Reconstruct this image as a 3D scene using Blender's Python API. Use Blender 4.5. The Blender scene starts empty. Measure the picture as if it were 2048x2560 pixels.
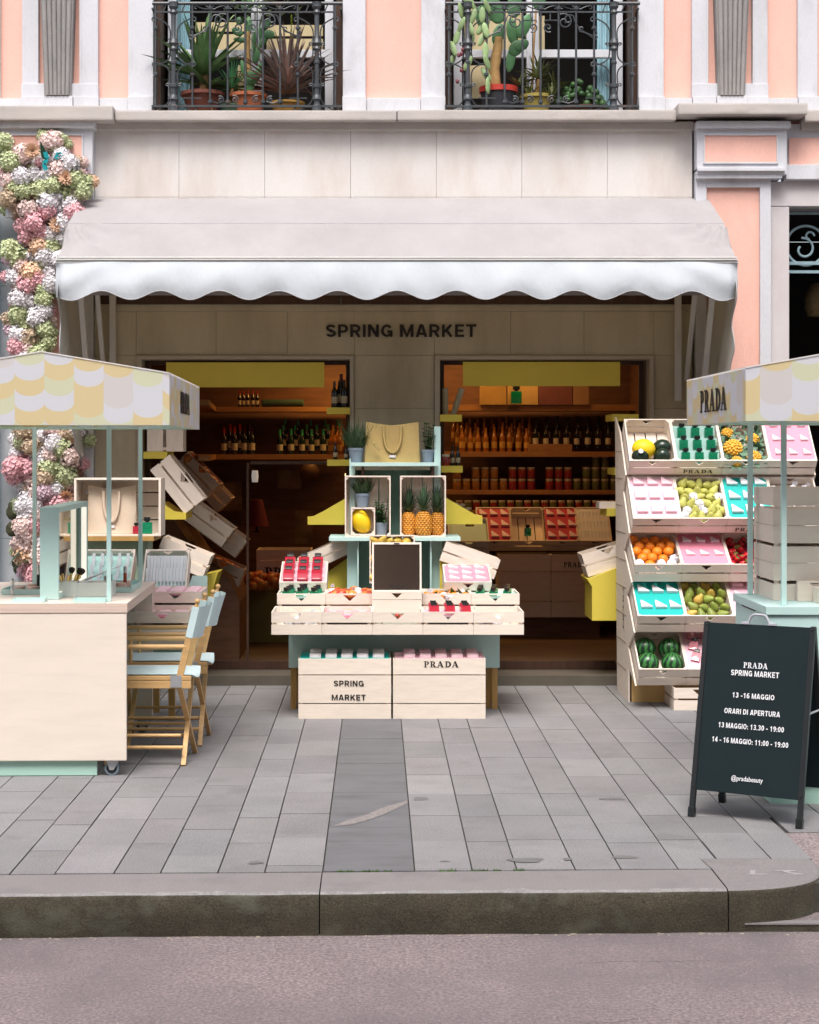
import bpy, bmesh, math, random
from mathutils import Vector, Matrix, Euler
random.seed(7)
S = bpy.context.scene
COL = S.collection
R = math.radians
# ------------------------------------------------------------------ camera, sky, sun, exposure
# the photograph was taken from across the street: eye 1.7 m over the pavement, facade 13.1 m away
FD, VX, VY, EYE = 3790.3, 793.4, 945.9, 1.7
cam = bpy.data.cameras.new("camera")
cam.sensor_fit = 'VERTICAL'; cam.sensor_height = 36.0
cam.lens = 36.0 * 4500 / 2560
cam.shift_x = 82 / 2560; cam.shift_y = -157 / 2560
cam.clip_start = 0.1; cam.clip_end = 400
camo = bpy.data.objects.new("camera", cam); COL.objects.link(camo)
camo.location = (0, 0, EYE); camo.rotation_euler = (R(90), 0, 0)
S.camera = camo
SUN_EL, SUN_AZ = 60, 188          # degrees; azimuth measured clockwise from +Y
w = bpy.data.worlds.new("World"); S.world = w; w.use_nodes = True
nt = w.node_tree
bg = nt.nodes["Background"]
sky = nt.nodes.new("ShaderNodeTexSky"); sky.sky_type = 'NISHITA'
sky.sun_disc = False; sky.sun_elevation = R(SUN_EL); sky.sun_rotation = R(SUN_AZ)
sky.dust_density = 4.0; sky.air_density = 1.0; sky.ozone_density = 1.0
hs = nt.nodes.new("ShaderNodeHueSaturation"); hs.inputs['Saturation'].default_value = 0.6
nt.links.new(sky.outputs[0], hs.inputs['Color'])
nt.links.new(hs.outputs[0], bg.inputs[0]); bg.inputs[1].default_value = 0.14
sl = bpy.data.lights.new("sun", 'SUN'); sl.energy = 1.5; sl.angle = R(24); sl.color = (1.0, 0.965, 0.93)
so = bpy.data.objects.new("sun", sl); COL.objects.link(so)
_d = Vector((math.sin(R(SUN_AZ)) * math.cos(R(SUN_EL)), math.cos(R(SUN_AZ)) * math.cos(R(SUN_EL)), math.sin(R(SUN_EL))))
so.rotation_euler = _d.to_track_quat('Z', 'Y').to_euler(); so.location = (0, 0, 20)
S.view_settings.view_transform = 'Standard'; S.view_settings.look = 'None'
S.view_settings.exposure = 1.0; S.view_settings.gamma = 1.0
S.render.engine = 'CYCLES'
S.cycles.use_denoising = True
S.cycles.max_bounces = 8; S.cycles.transparent_max_bounces = 12
S.cycles.caustics_reflective = False; S.cycles.caustics_refractive = False

# ------------------------------------------------------------------ measuring
def PX(dx, D): return (dx - VX) * D / FD
def PZ(dy, D): return EYE - (dy - VY) * D / FD
def at(dx, dy, D): return Vector((PX(dx, D), D, PZ(dy, D)))
def DG(dy): return EYE * FD / (dy - VY)          # distance of a point on the pavement
YW = 13.1                                        # the facade
def fx(dx): return PX(dx, YW)
def fz(dy): return PZ(dy, YW)
def rx(a): return Matrix.Rotation(R(a), 4, 'X')
def ry(a): return Matrix.Rotation(R(a), 4, 'Y')
def rz(a): return Matrix.Rotation(R(a), 4, 'Z')
def T(*p): return Matrix.Translation(Vector(p[0]) if len(p) == 1 else Vector(p))

# ------------------------------------------------------------------ meshes
class MB:
    def __init__(s, M=None): s.v = []; s.f = []; s.mi = []; s.k = 0; s.M = M
    def add(s, vs, fs):
        b = len(s.v)
        s.v += [(s.M @ Vector(p)) if s.M else Vector(p) for p in vs]
        s.f += [tuple(b + i for i in f) for f in fs]; s.mi += [s.k] * len(fs)
        return s
    def box(s, x0, x1, y0, y1, z0, z1):
        return s.add([(x0,y0,z0),(x1,y0,z0),(x1,y1,z0),(x0,y1,z0),(x0,y0,z1),(x1,y0,z1),(x1,y1,z1),(x0,y1,z1)],
                     [(0,3,2,1),(4,5,6,7),(0,1,5,4),(1,2,6,5),(2,3,7,6),(3,0,4,7)])
    def bar(s, p, q, wx, wy=None):
        p, q = Vector(p), Vector(q); wy = wy or wx
        d = (q - p); L = d.length; d.normalize()
        u = Vector((1,0,0)) if abs(d.x) < .9 else Vector((0,1,0))
        a = (u - d * u.dot(d)).normalized(); b = d.cross(a)
        vs = []
        for c in (p, q):
            vs += [c + a*wx/2*i + b*wy/2*j for i, j in ((-1,-1),(1,-1),(1,1),(-1,1))]
        return s.add(vs, [(3,2,1,0),(4,5,6,7),(0,1,5,4),(1,2,6,5),(2,3,7,6),(3,0,4,7)])
    def prism(s, poly, axis, a, b):
        n = len(poly)
        mk = {'x': lambda p, t: (t, p[0], p[1]), 'y': lambda p, t: (p[0], t, p[1]), 'z': lambda p, t: (p[0], p[1], t)}[axis]
        vs = [mk(p, a) for p in poly] + [mk(p, b) for p in poly]
        fs = [tuple(range(n)), tuple(range(2*n-1, n-1, -1))] + [(i, (i+1) % n, n+(i+1) % n, n+i) for i in range(n)]
        return s.add(vs, fs)
    def tube(s, pts, r, n=8, closed=False):
        pts = [Vector(p) for p in pts]; m = len(pts)
        rr = r if isinstance(r, (list, tuple)) else [r]*m
        vs = []; prev = None
        for i, p in enumerate(pts):
            if closed: t = pts[(i+1) % m] - pts[i-1]
            else: t = pts[min(i+1, m-1)] - pts[max(i-1, 0)]
            t = t.normalized() if t.length > 1e-9 else Vector((0,0,1))
            if prev is None:
                u = Vector((0,0,1)) if abs(t.z) < .9 else Vector((1,0,0))
            else: u = prev
            a = u - t*u.dot(t)
            a = a.normalized() if a.length > 1e-6 else t.orthogonal().normalized()
            prev = a; b = t.cross(a)
            for k in range(n):
                w_ = 2*math.pi*k/n
                vs.append(p + (a*math.cos(w_) + b*math.sin(w_))*rr[i])
        fs = []
        for i in range(m if closed else m-1):
            for k in range(n):
                j = (i+1) % m
                fs.append((i*n+k, i*n+(k+1) % n, j*n+(k+1) % n, j*n+k))
        if not closed: fs += [tuple(range(n-1, -1, -1)), tuple(range((m-1)*n, m*n))]
        return s.add(vs, fs)
    def lathe(s, prof, n=16, M=None, squash=1.0):
        vs = []
        for r, z in prof:
            for k in range(n):
                a = 2*math.pi*k/n; vs.append(Vector((r*math.cos(a), r*squash*math.sin(a), z)))
        if M: vs = [M @ v for v in vs]
        m = len(prof)
        fs = [(i*n+k, i*n+(k+1) % n, (i+1)*n+(k+1) % n, (i+1)*n+k) for i in range(m-1) for k in range(n)]
        fs += [tuple(range(n-1, -1, -1)), tuple(range((m-1)*n, m*n))]
        return s.add(vs, fs)
    def ball(s, c, r, n=12, m=8, M=None):
        if not isinstance(r, (tuple, list)): r = (r, r, r)
        prof = []
        vs = [Vector((0,0,-r[2]))]
        for i in range(1, m):
            t = -math.pi/2 + math.pi*i/m
            for k in range(n):
                a = 2*math.pi*k/n
                vs.append(Vector((r[0]*math.cos(t)*math.cos(a), r[1]*math.cos(t)*math.sin(a), r[2]*math.sin(t))))
        vs.append(Vector((0,0,r[2])))
        if M: vs = [M @ v for v in vs]
        vs = [v + Vector(c) for v in vs]
        fs = [(0, 1+(k+1) % n, 1+k) for k in range(n)]
        for i in range(m-2):
            for k in range(n):
                fs.append((1+i*n+k, 1+i*n+(k+1) % n, 1+(i+1)*n+(k+1) % n, 1+(i+1)*n+k))
        e = len(vs)-1; b = 1+(m-2)*n
        fs += [(e, b+k, b+(k+1) % n) for k in range(n)]
        return s.add(vs, fs)
    def mesh(s, name, mats, smooth=False, bevel=0, seg=2, recalc=True):
        me = bpy.data.meshes.new(name)
        me.from_pydata([tuple(v) for v in s.v], [], s.f)
        for m in (mats if isinstance(mats, (list, tuple)) else [mats]): me.materials.append(m)
        me.polygons.foreach_set('material_index', s.mi)
        if recalc or bevel:
            bm = bmesh.new(); bm.from_mesh(me)
            if recalc: bmesh.ops.recalc_face_normals(bm, faces=bm.faces)
            if bevel:
                es = [e for e in bm.edges if len(e.link_faces) == 2 and e.calc_face_angle(0) > R(30)]
                bmesh.ops.bevel(bm, geom=es, offset=bevel, segments=seg, affect='EDGES', profile=.7, clamp_overlap=True)
            bm.to_mesh(me); bm.free()
        if smooth:
            me.polygons.foreach_set('use_smooth', [True]*len(me.polygons))
            me.set_sharp_from_angle(angle=R(smooth if smooth > 1 else 40))
        me.update()
        return me
    def build(s, name, mats, parent=None, world=False, **k):
        return place(s.mesh(name, mats, **k), name, parent, world)

WM = {}
def place(me, name, parent=None, world=False, M=None):
    o = bpy.data.objects.new(name, me); COL.objects.link(o)
    if parent is not None:
        o.parent = parent
        if world: o.matrix_parent_inverse = WM[parent.name].inverted()
    if M is not None: o.matrix_basis = M
    if parent is None: WM[o.name] = o.matrix_basis.copy()
    return o
def tag(o, label, cat=None, group=None, kind=None):
    o['label'] = label
    if cat: o['category'] = cat
    if group: o['group'] = group
    if kind: o['kind'] = kind
    return o
def thing(name, label, cat, M=None, group=None):
    o = bpy.data.objects.new(name, None); COL.objects.link(o)
    o.empty_display_size = .05
    if M is not None: o.matrix_basis = M if isinstance(M, Matrix) else T(M)
    WM[o.name] = o.matrix_basis.copy()
    return tag(o, label, cat, group)
def solo(mb, name, mats, label, cat, M=None, group=None, kind=None, **k):
    me = mb if isinstance(mb, bpy.types.Mesh) else mb.mesh(name, mats, **k)
    o = place(me, name, M=(M if (M is None or isinstance(M, Matrix)) else T(M)))
    return tag(o, label, cat, group, kind)
def structure(mb, name, mats, **k):
    o = mb.build(name, mats, **k); o['kind'] = 'structure'; return o
KIDS = {}
def kids(o): return KIDS.get(o.name) or [c for c in o.children]
def dup(o, M, label=None, group=None):
    c = o.copy(); COL.objects.link(c); c.matrix_basis = M if isinstance(M, Matrix) else T(M); WM[c.name] = c.matrix_basis.copy()
    if label: c['label'] = label
    if group: c['group'] = group
    for ch in list(o.children):
        d = ch.copy(); COL.objects.link(d); d.parent = c
        for g in list(ch.children):
            e = g.copy(); COL.objects.link(e); e.parent = d
    return c

# ------------------------------------------------------------------ materials
def srgb(r, g, b):
    f = lambda c: (c/255/12.92) if c/255 <= .04045 else ((c/255+.055)/1.055)**2.4
    return (f(r), f(g), f(b))
MATS = {}
def mat(name, col, rough=.6, var=.12, scale=6, stretch=(1,1,1), bump=0, bscale=60, metal=0, spec=.4,
        fine=0, fscale=200, island=0, rnd=0, dirt=None, dscale=2.0, dth=(.5,.75), trans=0, coat=0, emit=None, estr=0, bumpd=.01, detail=5, sheen=0):
    if name in MATS: return MATS[name]
    m = bpy.data.materials.new(name); m.use_nodes = True; MATS[name] = m
    t = m.node_tree; n = t.nodes; L = t.links
    b = n['Principled BSDF']
    b.inputs['Roughness'].default_value = rough; b.inputs['Metallic'].default_value = metal
    b.inputs['Specular IOR Level'].default_value = spec
    if trans: b.inputs['Transmission Weight'].default_value = trans
    if coat: b.inputs['Coat Weight'].default_value = coat; b.inputs['Coat Roughness'].default_value = .1
    if sheen: b.inputs['Sheen Weight'].default_value = sheen
    tc = n.new('ShaderNodeTexCoord'); mp = n.new('ShaderNodeMapping')
    mp.inputs['Scale'].default_value = stretch
    L.new(tc.outputs['Object'], mp.inputs[0])
    def noise(sc, det=detail, rg=.6):
        q = n.new('ShaderNodeTexNoise'); q.inputs['Scale'].default_value = sc; q.inputs['Detail'].default_value = det; q.inputs['Roughness'].default_value = rg
        L.new(mp.outputs[0], q.inputs['Vector']); return q
    def mixc(fac, a, c, mode='MIX'):
        q = n.new('ShaderNodeMix'); q.data_type = 'RGBA'; q.blend_type = mode
        if isinstance(fac, (int, float)): q.inputs[0].default_value = fac
        else: L.new(fac, q.inputs[0])
        for i, x in ((6, a), (7, c)):
            if isinstance(x, tuple): q.inputs[i].default_value = (*x[:3], 1)
            else: L.new(x, q.inputs[i])
        return q.outputs[2]
    def ramp(src, lo, hi, a=0., c=1.):
        q = n.new('ShaderNodeMapRange'); q.inputs[1].default_value = lo; q.inputs[2].default_value = hi
        q.inputs[3].default_value = a; q.inputs[4].default_value = c
        L.new(src, q.inputs[0]); return q.outputs[0]
    c0 = tuple(max(0, x*(1-var)) for x in col); c1 = tuple(min(1, x*(1+var)) for x in col)
    out = mixc(ramp(noise(scale).outputs[0], .3, .7), c0, c1)
    if fine:
        out = mixc(1.0, out, mixc(ramp(noise(fscale, 2).outputs[0], .3, .7), (1-fine,)*3, (1+fine,)*3), 'MULTIPLY')
    if dirt:
        out = mixc(ramp(noise(dscale, 6, .65).outputs[0], *dth), out, dirt)
    if island:
        g = n.new('ShaderNodeNewGeometry')
        q = n.new('ShaderNodeMapRange'); q.inputs[3].default_value = 1-island; q.inputs[4].default_value = 1+island
        L.new(g.outputs['Random Per Island'], q.inputs[0])
        out = mixc(1.0, out, q.outputs[0], 'MULTIPLY')
    if rnd:
        g = n.new('ShaderNodeObjectInfo')
        q = n.new('ShaderNodeMapRange'); q.inputs[3].default_value = 1-rnd; q.inputs[4].default_value = 1+rnd
        L.new(g.outputs['Random'], q.inputs[0])
        out = mixc(1.0, out, q.outputs[0], 'MULTIPLY')
    L.new(out, b.inputs['Base Color'])
    if bump:
        bn = n.new('ShaderNodeBump'); bn.inputs['Strength'].default_value = bump; bn.inputs['Distance'].default_value = bumpd
        L.new(noise(bscale, 4).outputs[0], bn.inputs['Height']); L.new(bn.outputs[0], b.inputs['Normal'])
    if emit:
        b.inputs['Emission Color'].default_value = (*emit, 1); b.inputs['Emission Strength'].default_value = estr
    m['mixc'] = 1
    return m
def glass(name, tint, rough=.02, refl=1.0, alpha=.9):
    """thin sheet glass: lets light straight through and reflects at grazing angles"""
    if name in MATS: return MATS[name]
    m = bpy.data.materials.new(name); m.use_nodes = True; MATS[name] = m
    t = m.node_tree; n = t.nodes; L = t.links; n.remove(n['Principled BSDF'])
    tr = n.new('ShaderNodeBsdfTransparent'); tr.inputs[0].default_value = (*tint, 1)
    gl = n.new('ShaderNodeBsdfGlossy'); gl.inputs['Roughness'].default_value = rough
    fr = n.new('ShaderNodeFresnel'); fr.inputs[0].default_value = 1.5
    mu = n.new('ShaderNodeMath'); mu.operation = 'MULTIPLY'; mu.inputs[1].default_value = refl
    L.new(fr.outputs[0], mu.inputs[0])
    mx = n.new('ShaderNodeMixShader'); L.new(mu.outputs[0], mx.inputs[0]); L.new(tr.outputs[0], mx.inputs[1]); L.new(gl.outputs[0], mx.inputs[2])
    L.new(mx.outputs[0], n['Material Output'].inputs[0])
    return m

WOOD = mat('pale_wood', (.755,.655,.56), .62, .07, 3.2, (2.2,14,14), bump=.06, bscale=9, island=.07, rnd=.03)
WOODY = mat('pale_wood_length', (.755,.655,.56), .62, .07, 3.2, (14,2.2,14), bump=.06, bscale=9, island=.07, rnd=.03)
PLY = mat('plywood', (.77,.68,.585), .5, .05, 2.6, (1,1,5), bump=.02, bscale=20)
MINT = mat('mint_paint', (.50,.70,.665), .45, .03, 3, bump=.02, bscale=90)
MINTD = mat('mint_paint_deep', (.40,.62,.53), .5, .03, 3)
YELL = mat('yellow_paint', (.68,.55,.075), .5, .04, 3, bump=.03, bscale=80)
BLACK = mat('black_print', (.012,.012,.013), .5, .1)
WHITE = mat('white_print', (.8,.8,.82), .5, .02)
# ================================================================== ground
def granite():
    m = mat('granite_slab', (.213,.207,.208), .78, .10, 2.4, fine=.24, fscale=130, bump=.45, bscale=170, dirt=(.150,.147,.145), dscale=3.4, dth=(.54,.85), bumpd=.003)
    return m
GRAN = granite()
def tinted(base_name, name):
    """a copy of a material whose colour is multiplied by the slab's own tone (a face attribute)"""
    m = MATS[base_name].copy(); m.name = name; MATS[name] = m
    n = m.node_tree.nodes; L = m.node_tree.links; b = n['Principled BSDF']
    src = b.inputs['Base Color'].links[0].from_socket
    a = n.new('ShaderNodeAttribute'); a.attribute_name = 'tone'
    q = n.new('ShaderNodeMix'); q.data_type = 'RGBA'; q.blend_type = 'MULTIPLY'; q.inputs[0].default_value = 1
    L.new(src, q.inputs[6]); L.new(a.outputs['Color'], q.inputs[7]); L.new(q.outputs[2], b.inputs['Base Color'])
    return m
GRANT = tinted('granite_slab', 'granite_slabs')
SLATE = mat('dark_granite', (.137,.138,.144), .7, .12, 2.0, (1,3,1), fine=.08, fscale=120, bump=.35, bscale=120, bumpd=.003, dirt=(.095,.096,.10), dscale=3)
JOINT = mat('joint_dirt', (.055,.052,.045), .95, .3, 20)
KERBT = mat('kerb_granite', (.205,.19,.186), .8, .08, 1.5, fine=.16, fscale=150, bump=.3, bscale=140, bumpd=.003, dirt=(.155,.147,.143), dscale=3)
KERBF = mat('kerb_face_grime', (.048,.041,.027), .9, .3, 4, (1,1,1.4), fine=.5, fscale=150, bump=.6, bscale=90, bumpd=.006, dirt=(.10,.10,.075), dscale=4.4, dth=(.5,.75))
ASPH = mat('asphalt', (.245,.197,.196), .9, .12, 1.3, fine=.42, fscale=75, bump=1.0, bscale=70, bumpd=.012, dirt=(.165,.14,.142), dscale=.8, dth=(.42,.66))
KERBE = mat('kerb_worn_edge', (.235,.225,.22), .85, .18, 14, fine=.2, fscale=110, bump=.5, bscale=90, bumpd=.004, dirt=(.20,.19,.16), dscale=9, dth=(.55,.75))
KD = lambda X: 7.19 + (X + 1.52) * .034          # far edge of the kerb stones
KF = lambda X: 6.855 + (X + 1.52) * .030         # front edge of the kerb stones
KH = .163
# bed under the slabs, road, driveway dip
structure(MB().box(-40, 1.80, 7.1, 60, -.6, -.012).box(1.80, 40, 7.985, 60, -.6, -.0121), 'ground', JOINT)
xs = [-40, -2, 6, 40]
g = MB()
n_ = 24
vs = []; fs = []
for i in range(n_+1):
    X = -40 + 80*i/n_
    vs += [(X, -25, -KH), (X, KF(max(-3, min(3, X)))+.01, -KH+.001)]
for i in range(n_): fs.append((2*i, 2*i+2, 2*i+3, 2*i+1))
g.add(vs, fs)
structure(g, 'road', ASPH)
# slabs: real stones with open joints between the courses
lines = [-1.469,-1.290,-1.054,-.868,-.638,-.450,-.217,.153,.3855,.567,.803,.9887,1.2214,1.407]
a, b_ = lines[0], lines[-1]
k = 0
while a > -7: a -= (.185, .235)[k % 2]; lines.insert(0, a); k += 1
k = 0
while b_ < 7: b_ += (.235, .186)[k % 2]; lines.append(b_); k += 1
offs = {-.638:7.774,-.868:7.525,-1.054:7.752,-.450:7.87,.153:7.826,.3855:7.797,.567:7.834,.803:7.834,.9887:7.77,1.2214:7.83,1.407:7.80,-1.469:7.62,-1.290:7.74}
slabs = MB(); tones = []
dark = MB()
PE = 1.81                                         # right edge of the pavement
for i in range(len(lines)-1):
    x0, x1 = lines[i]+.003, lines[i+1]-.003
    central = abs(lines[i]+.217) < 1e-6
    Lg = .8235 if central else .5242
    st = 8.093 if central else offs.get(lines[i], 7.3 + random.random()*.5)
    lo = KD((x0+x1)/2)
    if x0 > 1.40: lo = 7.978
    while st - Lg > lo + .04: st -= Lg
    ends = [lo] + [st + j*Lg for j in range(0, 14)]
    for j in range(len(ends)-1):
        y0, y1 = ends[j] + (.010 if j == 0 else .0027), ends[j+1] - .0027
        if y0 > 13.3: break
        y1 = min(y1, 13.4)
        sk = .010*(x1-x0)/.2
        for (xa, xb) in ([(x0, x1)] if not (x0 < PE < x1 and y0 < 7.9) else [(x0, PE)]):
            if xa > PE-.02 and y0 < 7.97: y0 = 7.988
            if y1 - y0 < .03: continue
            mbx = dark if central else slabs
            h = random.uniform(-.0012, .0012)
            vs = [(xa,y0,-.03),(xb,y0+.004,-.03),(xb,y1+.004,-.03),(xa,y1,-.03),(xa,y0,h),(xb,y0+.004,h),(xb,y1+.004,h),(xa,y1,h)]
            mbx.add(vs, [(4,5,6,7),(0,1,5,4),(1,2,6,5),(2,3,7,6),(3,0,4,7)])
            if not central:
                t_ = random.gauss(.98, .06); tones.append((t_*random.uniform(.985,1.015), t_, t_*random.uniform(.985,1.02)))
o = structure(slabs, 'pavement', GRANT, recalc=False)
ca = o.data.color_attributes.new('tone', 'FLOAT_COLOR', 'CORNER')
for p in o.data.polygons:
    t_ = tones[p.index//5]
    for li in p.loop_indices: ca.data[li].color = (*t_, 1)
o = structure(dark, 'pavement_strip', SLATE, recalc=False)
# a pale worn streak across the dark strip
RQ = random.Random(1)
STRK = mat('mortar_smear', (.215,.195,.185), .9, .15, 30, fine=.2, fscale=120)
pts = [(-.195,8.10),(-.12,8.15),(-.05,8.23),(.02,8.34),(.09,8.50),(.145,8.64),(.146,8.72),(.08,8.60),(.02,8.50),(-.05,8.38),(-.13,8.24),(-.19,8.14)]
structure(MB().add([(x+RQ.uniform(-.006,.006), y+RQ.uniform(-.012,.012), .0018) for x, y in pts], [tuple(range(12))]), 'pavement_stain', STRK)
ST2 = mat('damp_stain', (.145,.143,.14), .7, .1, 30)
for (cx, cy, sx, sy) in ((.62,7.44,.07,.05),(.79,7.46,.018,.03),(1.03,7.5,.05,.035),(1.15,8.75,.06,.04),(-.5,7.40,.03,.03),(.28,7.42,.02,.012),(.21,8.75,.035,.05)):
    q = [(cx+sx*math.cos(t)*(1+.25*math.sin(3*t+cx*9)), cy+sy*math.sin(t)*(1+.2*math.cos(2*t+cy*5))) for t in [i*2*math.pi/18 for i in range(18)]]
    structure(MB().add([(x, y, .0018) for x, y in q], [tuple(range(18))]), 'pavement_stain', ST2)
# kerb stones with rounded, chipped top edge
def kerb_stone(xa, xb):
    m = MB(); n = max(4, int((xb-xa)/.03)); prof = 6
    vs = []; fs = []
    for i in range(n+1):
        X = xa + (xb-xa)*i/n
        ch = .012 + .010*abs(math.sin(X*7.3)) * random.random() + (.016*random.random() if random.random() < .3 else 0)
        yf, yb = KF(X)+.004*math.sin(X*5.1)+.003*math.sin(X*17), KD(X)-.006
        for (y, z) in ((yb,-.03),(yb,.0),(yf+ch*1.6,0),(yf+ch*.5,-.004-ch*.2),(yf,-ch),(yf-.006,-.09),(yf-.004,-KH-.02)): vs.append((X, y, z))
    P = 7
    for i in range(n):
        for k in range(P-1): fs.append((i*P+k, (i+1)*P+k, (i+1)*P+k+1, i*P+k+1))
    m.add(vs, fs); m.add([vs[k] for k in range(P)], [tuple(range(P))]); m.add([vs[n*P+k] for k in range(P)], [tuple(range(P))])
    for i, f in enumerate(m.f):
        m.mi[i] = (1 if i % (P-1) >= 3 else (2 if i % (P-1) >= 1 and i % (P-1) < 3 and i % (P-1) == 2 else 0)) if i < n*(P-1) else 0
    return m
for xa, xb in ((-9,-6),(-5.995,-3.3),(-3.295,-.2215),(-.2165,1.353)):
    structure(kerb_stone(xa, xb), 'kerb', [KERBT, KERBF, KERBE], smooth=50)
# the rounded end stone and the flush slab behind it
def endline(t):
    """outline of the pavement corner, t 0..1 from the last kerb joint round to the side"""
    P0, P1, P2, P3 = (1.358, KF(1.358)), (1.68, KF(1.5)+.02), (1.83, 7.12), (1.808, 7.46)
    c = [(1-t)**3, 3*t*(1-t)**2, 3*t*t*(1-t), t**3]
    return tuple(sum(c[i]*(P0,P1,P2,P3)[i][k] for i in range(4)) for k in (0,1))
m = MB(); N = 24
pl = [endline(i/N) for i in range(N+1)]
top = [(x, y) for x, y in pl] + [(1.34, 7.463), (1.34, KD(1.36)+.0)]
nrm = lambda i: (Vector((pl[min(i+1,N)][1]-pl[max(i-1,0)][1], -(pl[min(i+1,N)][0]-pl[max(i-1,0)][0]))).normalized())
inn = [(pl[i][0]-nrm(i).x*.02, pl[i][1]-nrm(i).y*.02) for i in range(N+1)]
m.add([(x, y, .0025) for x, y in inn] + [(1.342, 7.463, .0025), (1.357, KD(1.357), .0025)], [tuple(range(N+3))])
vs = []; fs = []
for i in range(N+1):
    vs += [(inn[i][0], inn[i][1], .0025), (pl[i][0]-nrm(i).x*.006, pl[i][1]-nrm(i).y*.006, -.005), (pl[i][0], pl[i][1], -.018), (pl[i][0]+nrm(i).x*.004, pl[i][1]+nrm(i).y*.004, -KH-.02)]
for i in range(N):
    for k in range(3): fs.append((i*4+k, (i+1)*4+k, (i+1)*4+k+1, i*4+k+1))
m.add(vs, fs)
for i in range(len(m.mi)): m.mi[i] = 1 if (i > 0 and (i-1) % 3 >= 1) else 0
structure(m, 'kerb', [KERBT, KERBF], smooth=50)
m = MB().prism([(1.641,7.472),(1.806,7.472),(1.81,7.972),(1.641,7.972)], 'z', -.03, 0)
structure(m, 'pavement_slab', GRAN)
structure(MB().prism([(1.413,7.472),(1.634,7.472),(1.634,7.972),(1.413,7.972)], 'z', -.03, .0005), 'pavement_slab', GRAN)
# faded letters sprayed on the end stone
PAINT = mat('faded_paint', (.30,.285,.285), .8, .2, 40)
m = MB()
for poly in ([(1.505,7.25),(1.525,7.25),(1.512,7.19),(1.56,7.19),(1.556,7.175),(1.486,7.175)], [(1.60,7.252),(1.69,7.252),(1.685,7.238),(1.652,7.225),(1.70,7.188),(1.708,7.175),(1.63,7.175),(1.632,7.188),(1.668,7.19),(1.628,7.225),(1.636,7.24),(1.602,7.24)]):
    m.prism(poly, 'z', .0035, .0042)
structure(m, 'road_marking', PAINT)
# driveway dip beside the pavement
m = MB(); N = 12
vs = []; fs = []
for i in range(N+1):
    t = i/N; Y = 6.985 + .997*t; z = -KH+.032 + (KH-.034)*t**1.6
    vs += [(1.45, Y, z), (8, Y, z)]
for i in range(N): fs.append((2*i, 2*i+1, 2*i+3, 2*i+2))
m.add(vs, fs)
structure(m, 'driveway', ASPH)
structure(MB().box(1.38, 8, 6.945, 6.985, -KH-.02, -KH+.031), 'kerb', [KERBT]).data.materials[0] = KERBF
structure(MB().box(1.42, 8, 6.942, 6.99, -KH+.028, -KH+.034), 'kerb', KERBT)
# coarse stone grains standing out of the asphalt
RG = random.Random(8); m = MB()
GRN = mat('asphalt_grain', (.245,.20,.198), .9, .15, 5, island=.42)
for i in range(26000):
    x = RG.uniform(-2.3, 2.4); y = RG.uniform(5.72, KF(min(1.6, x))-.02); s_ = RG.uniform(.0025, .0065); a_ = RG.random()*6.28; h_ = RG.uniform(.0012, .0035)
    q = [(x+s_*math.cos(a_+k*2.094)*RG.uniform(.6,1.2), y+s_*math.sin(a_+k*2.094)*RG.uniform(.6,1.2), -KH) for k in range(3)]
    m.v += [Vector(p) for p in q]+[Vector((x+RG.uniform(-.001,.001), y, -KH+h_))]; b0 = len(m.v)-4
    m.f += [(b0, b0+1, b0+3), (b0+1, b0+2, b0+3), (b0+2, b0, b0+3)]; m.mi += [0]*3
structure(m, 'road_surface', GRN, recalc=False)
m = MB(); CRK = mat('road_crack', (.06,.05,.048), .95, .2, 20)
for (x0, y0, n, dx) in ((.62,6.52,34,.022),(-1.9,6.62,22,.02),(.95,5.9,30,-.012)):
    x, y = x0, y0; pl_ = []
    for k in range(n): pl_.append((x, y)); x += dx*RG.uniform(.5,1.5); y += RG.uniform(-.014,.013)
    for k in range(n-1):
        w_ = .0018*RG.uniform(.4,1.3)*math.sin(3.14*(k+1)/n)
        m.add([(pl_[k][0],pl_[k][1]-w_,-KH+.0016),(pl_[k+1][0],pl_[k+1][1]-w_,-KH+.0016),(pl_[k+1][0],pl_[k+1][1]+w_,-KH+.0016),(pl_[k][0],pl_[k][1]+w_,-KH+.0016)], [(0,1,2,3)])
structure(m, 'road_crack', CRK, recalc=False)
# weeds in the kerb joint
GRASS = mat('weed_green', (.07,.16,.03), .7, .3, 30)
m = MB()
for (x0, x1) in ((-.16,-.09),(-.06,.01),(.03,.06),(.25,.32),(.38,.45),(.47,.5),(.55,.6)):
    for i in range(int((x1-x0)*900)):
        x = random.uniform(x0, x1); y = KD(x)+random.uniform(-.004,.006); h = random.uniform(.004,.013); dx = random.uniform(-.008,.008); dy = random.uniform(-.008,.004)
        m.add([(x-.0015,y,-.002),(x+.0015,y,-.002),(x+dx,y+dy,h)], [(0,1,2)])
o = solo(m, 'weeds', GRASS, 'thin line of green weeds in the joint behind the kerb', 'weeds', kind='stuff', recalc=False)
m = MB()
LITTER = mat('dry_leaf', (.42,.36,.28), .9, .3, 30)
for i in range(150):
    x = random.uniform(-2.6, 2.2); y = KF(min(1.6, x))-.012-abs(random.gauss(0,.02)); s_ = random.uniform(.002,.007)
    m.box(x, x+s_*random.uniform(1,2.5), y, y+s_, -KH, -KH+.003)
for i in range(60):
    x = random.uniform(-2.6, 2.6); y = random.uniform(5.2, 6.8); s_ = random.uniform(.002,.005)
    m.box(x, x+s_, y, y+s_, -KH, -KH+.003)
solo(m, 'litter', LITTER, 'pale crumbs of dirt and dry leaf along the foot of the kerb', 'litter', kind='stuff', recalc=False)

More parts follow.
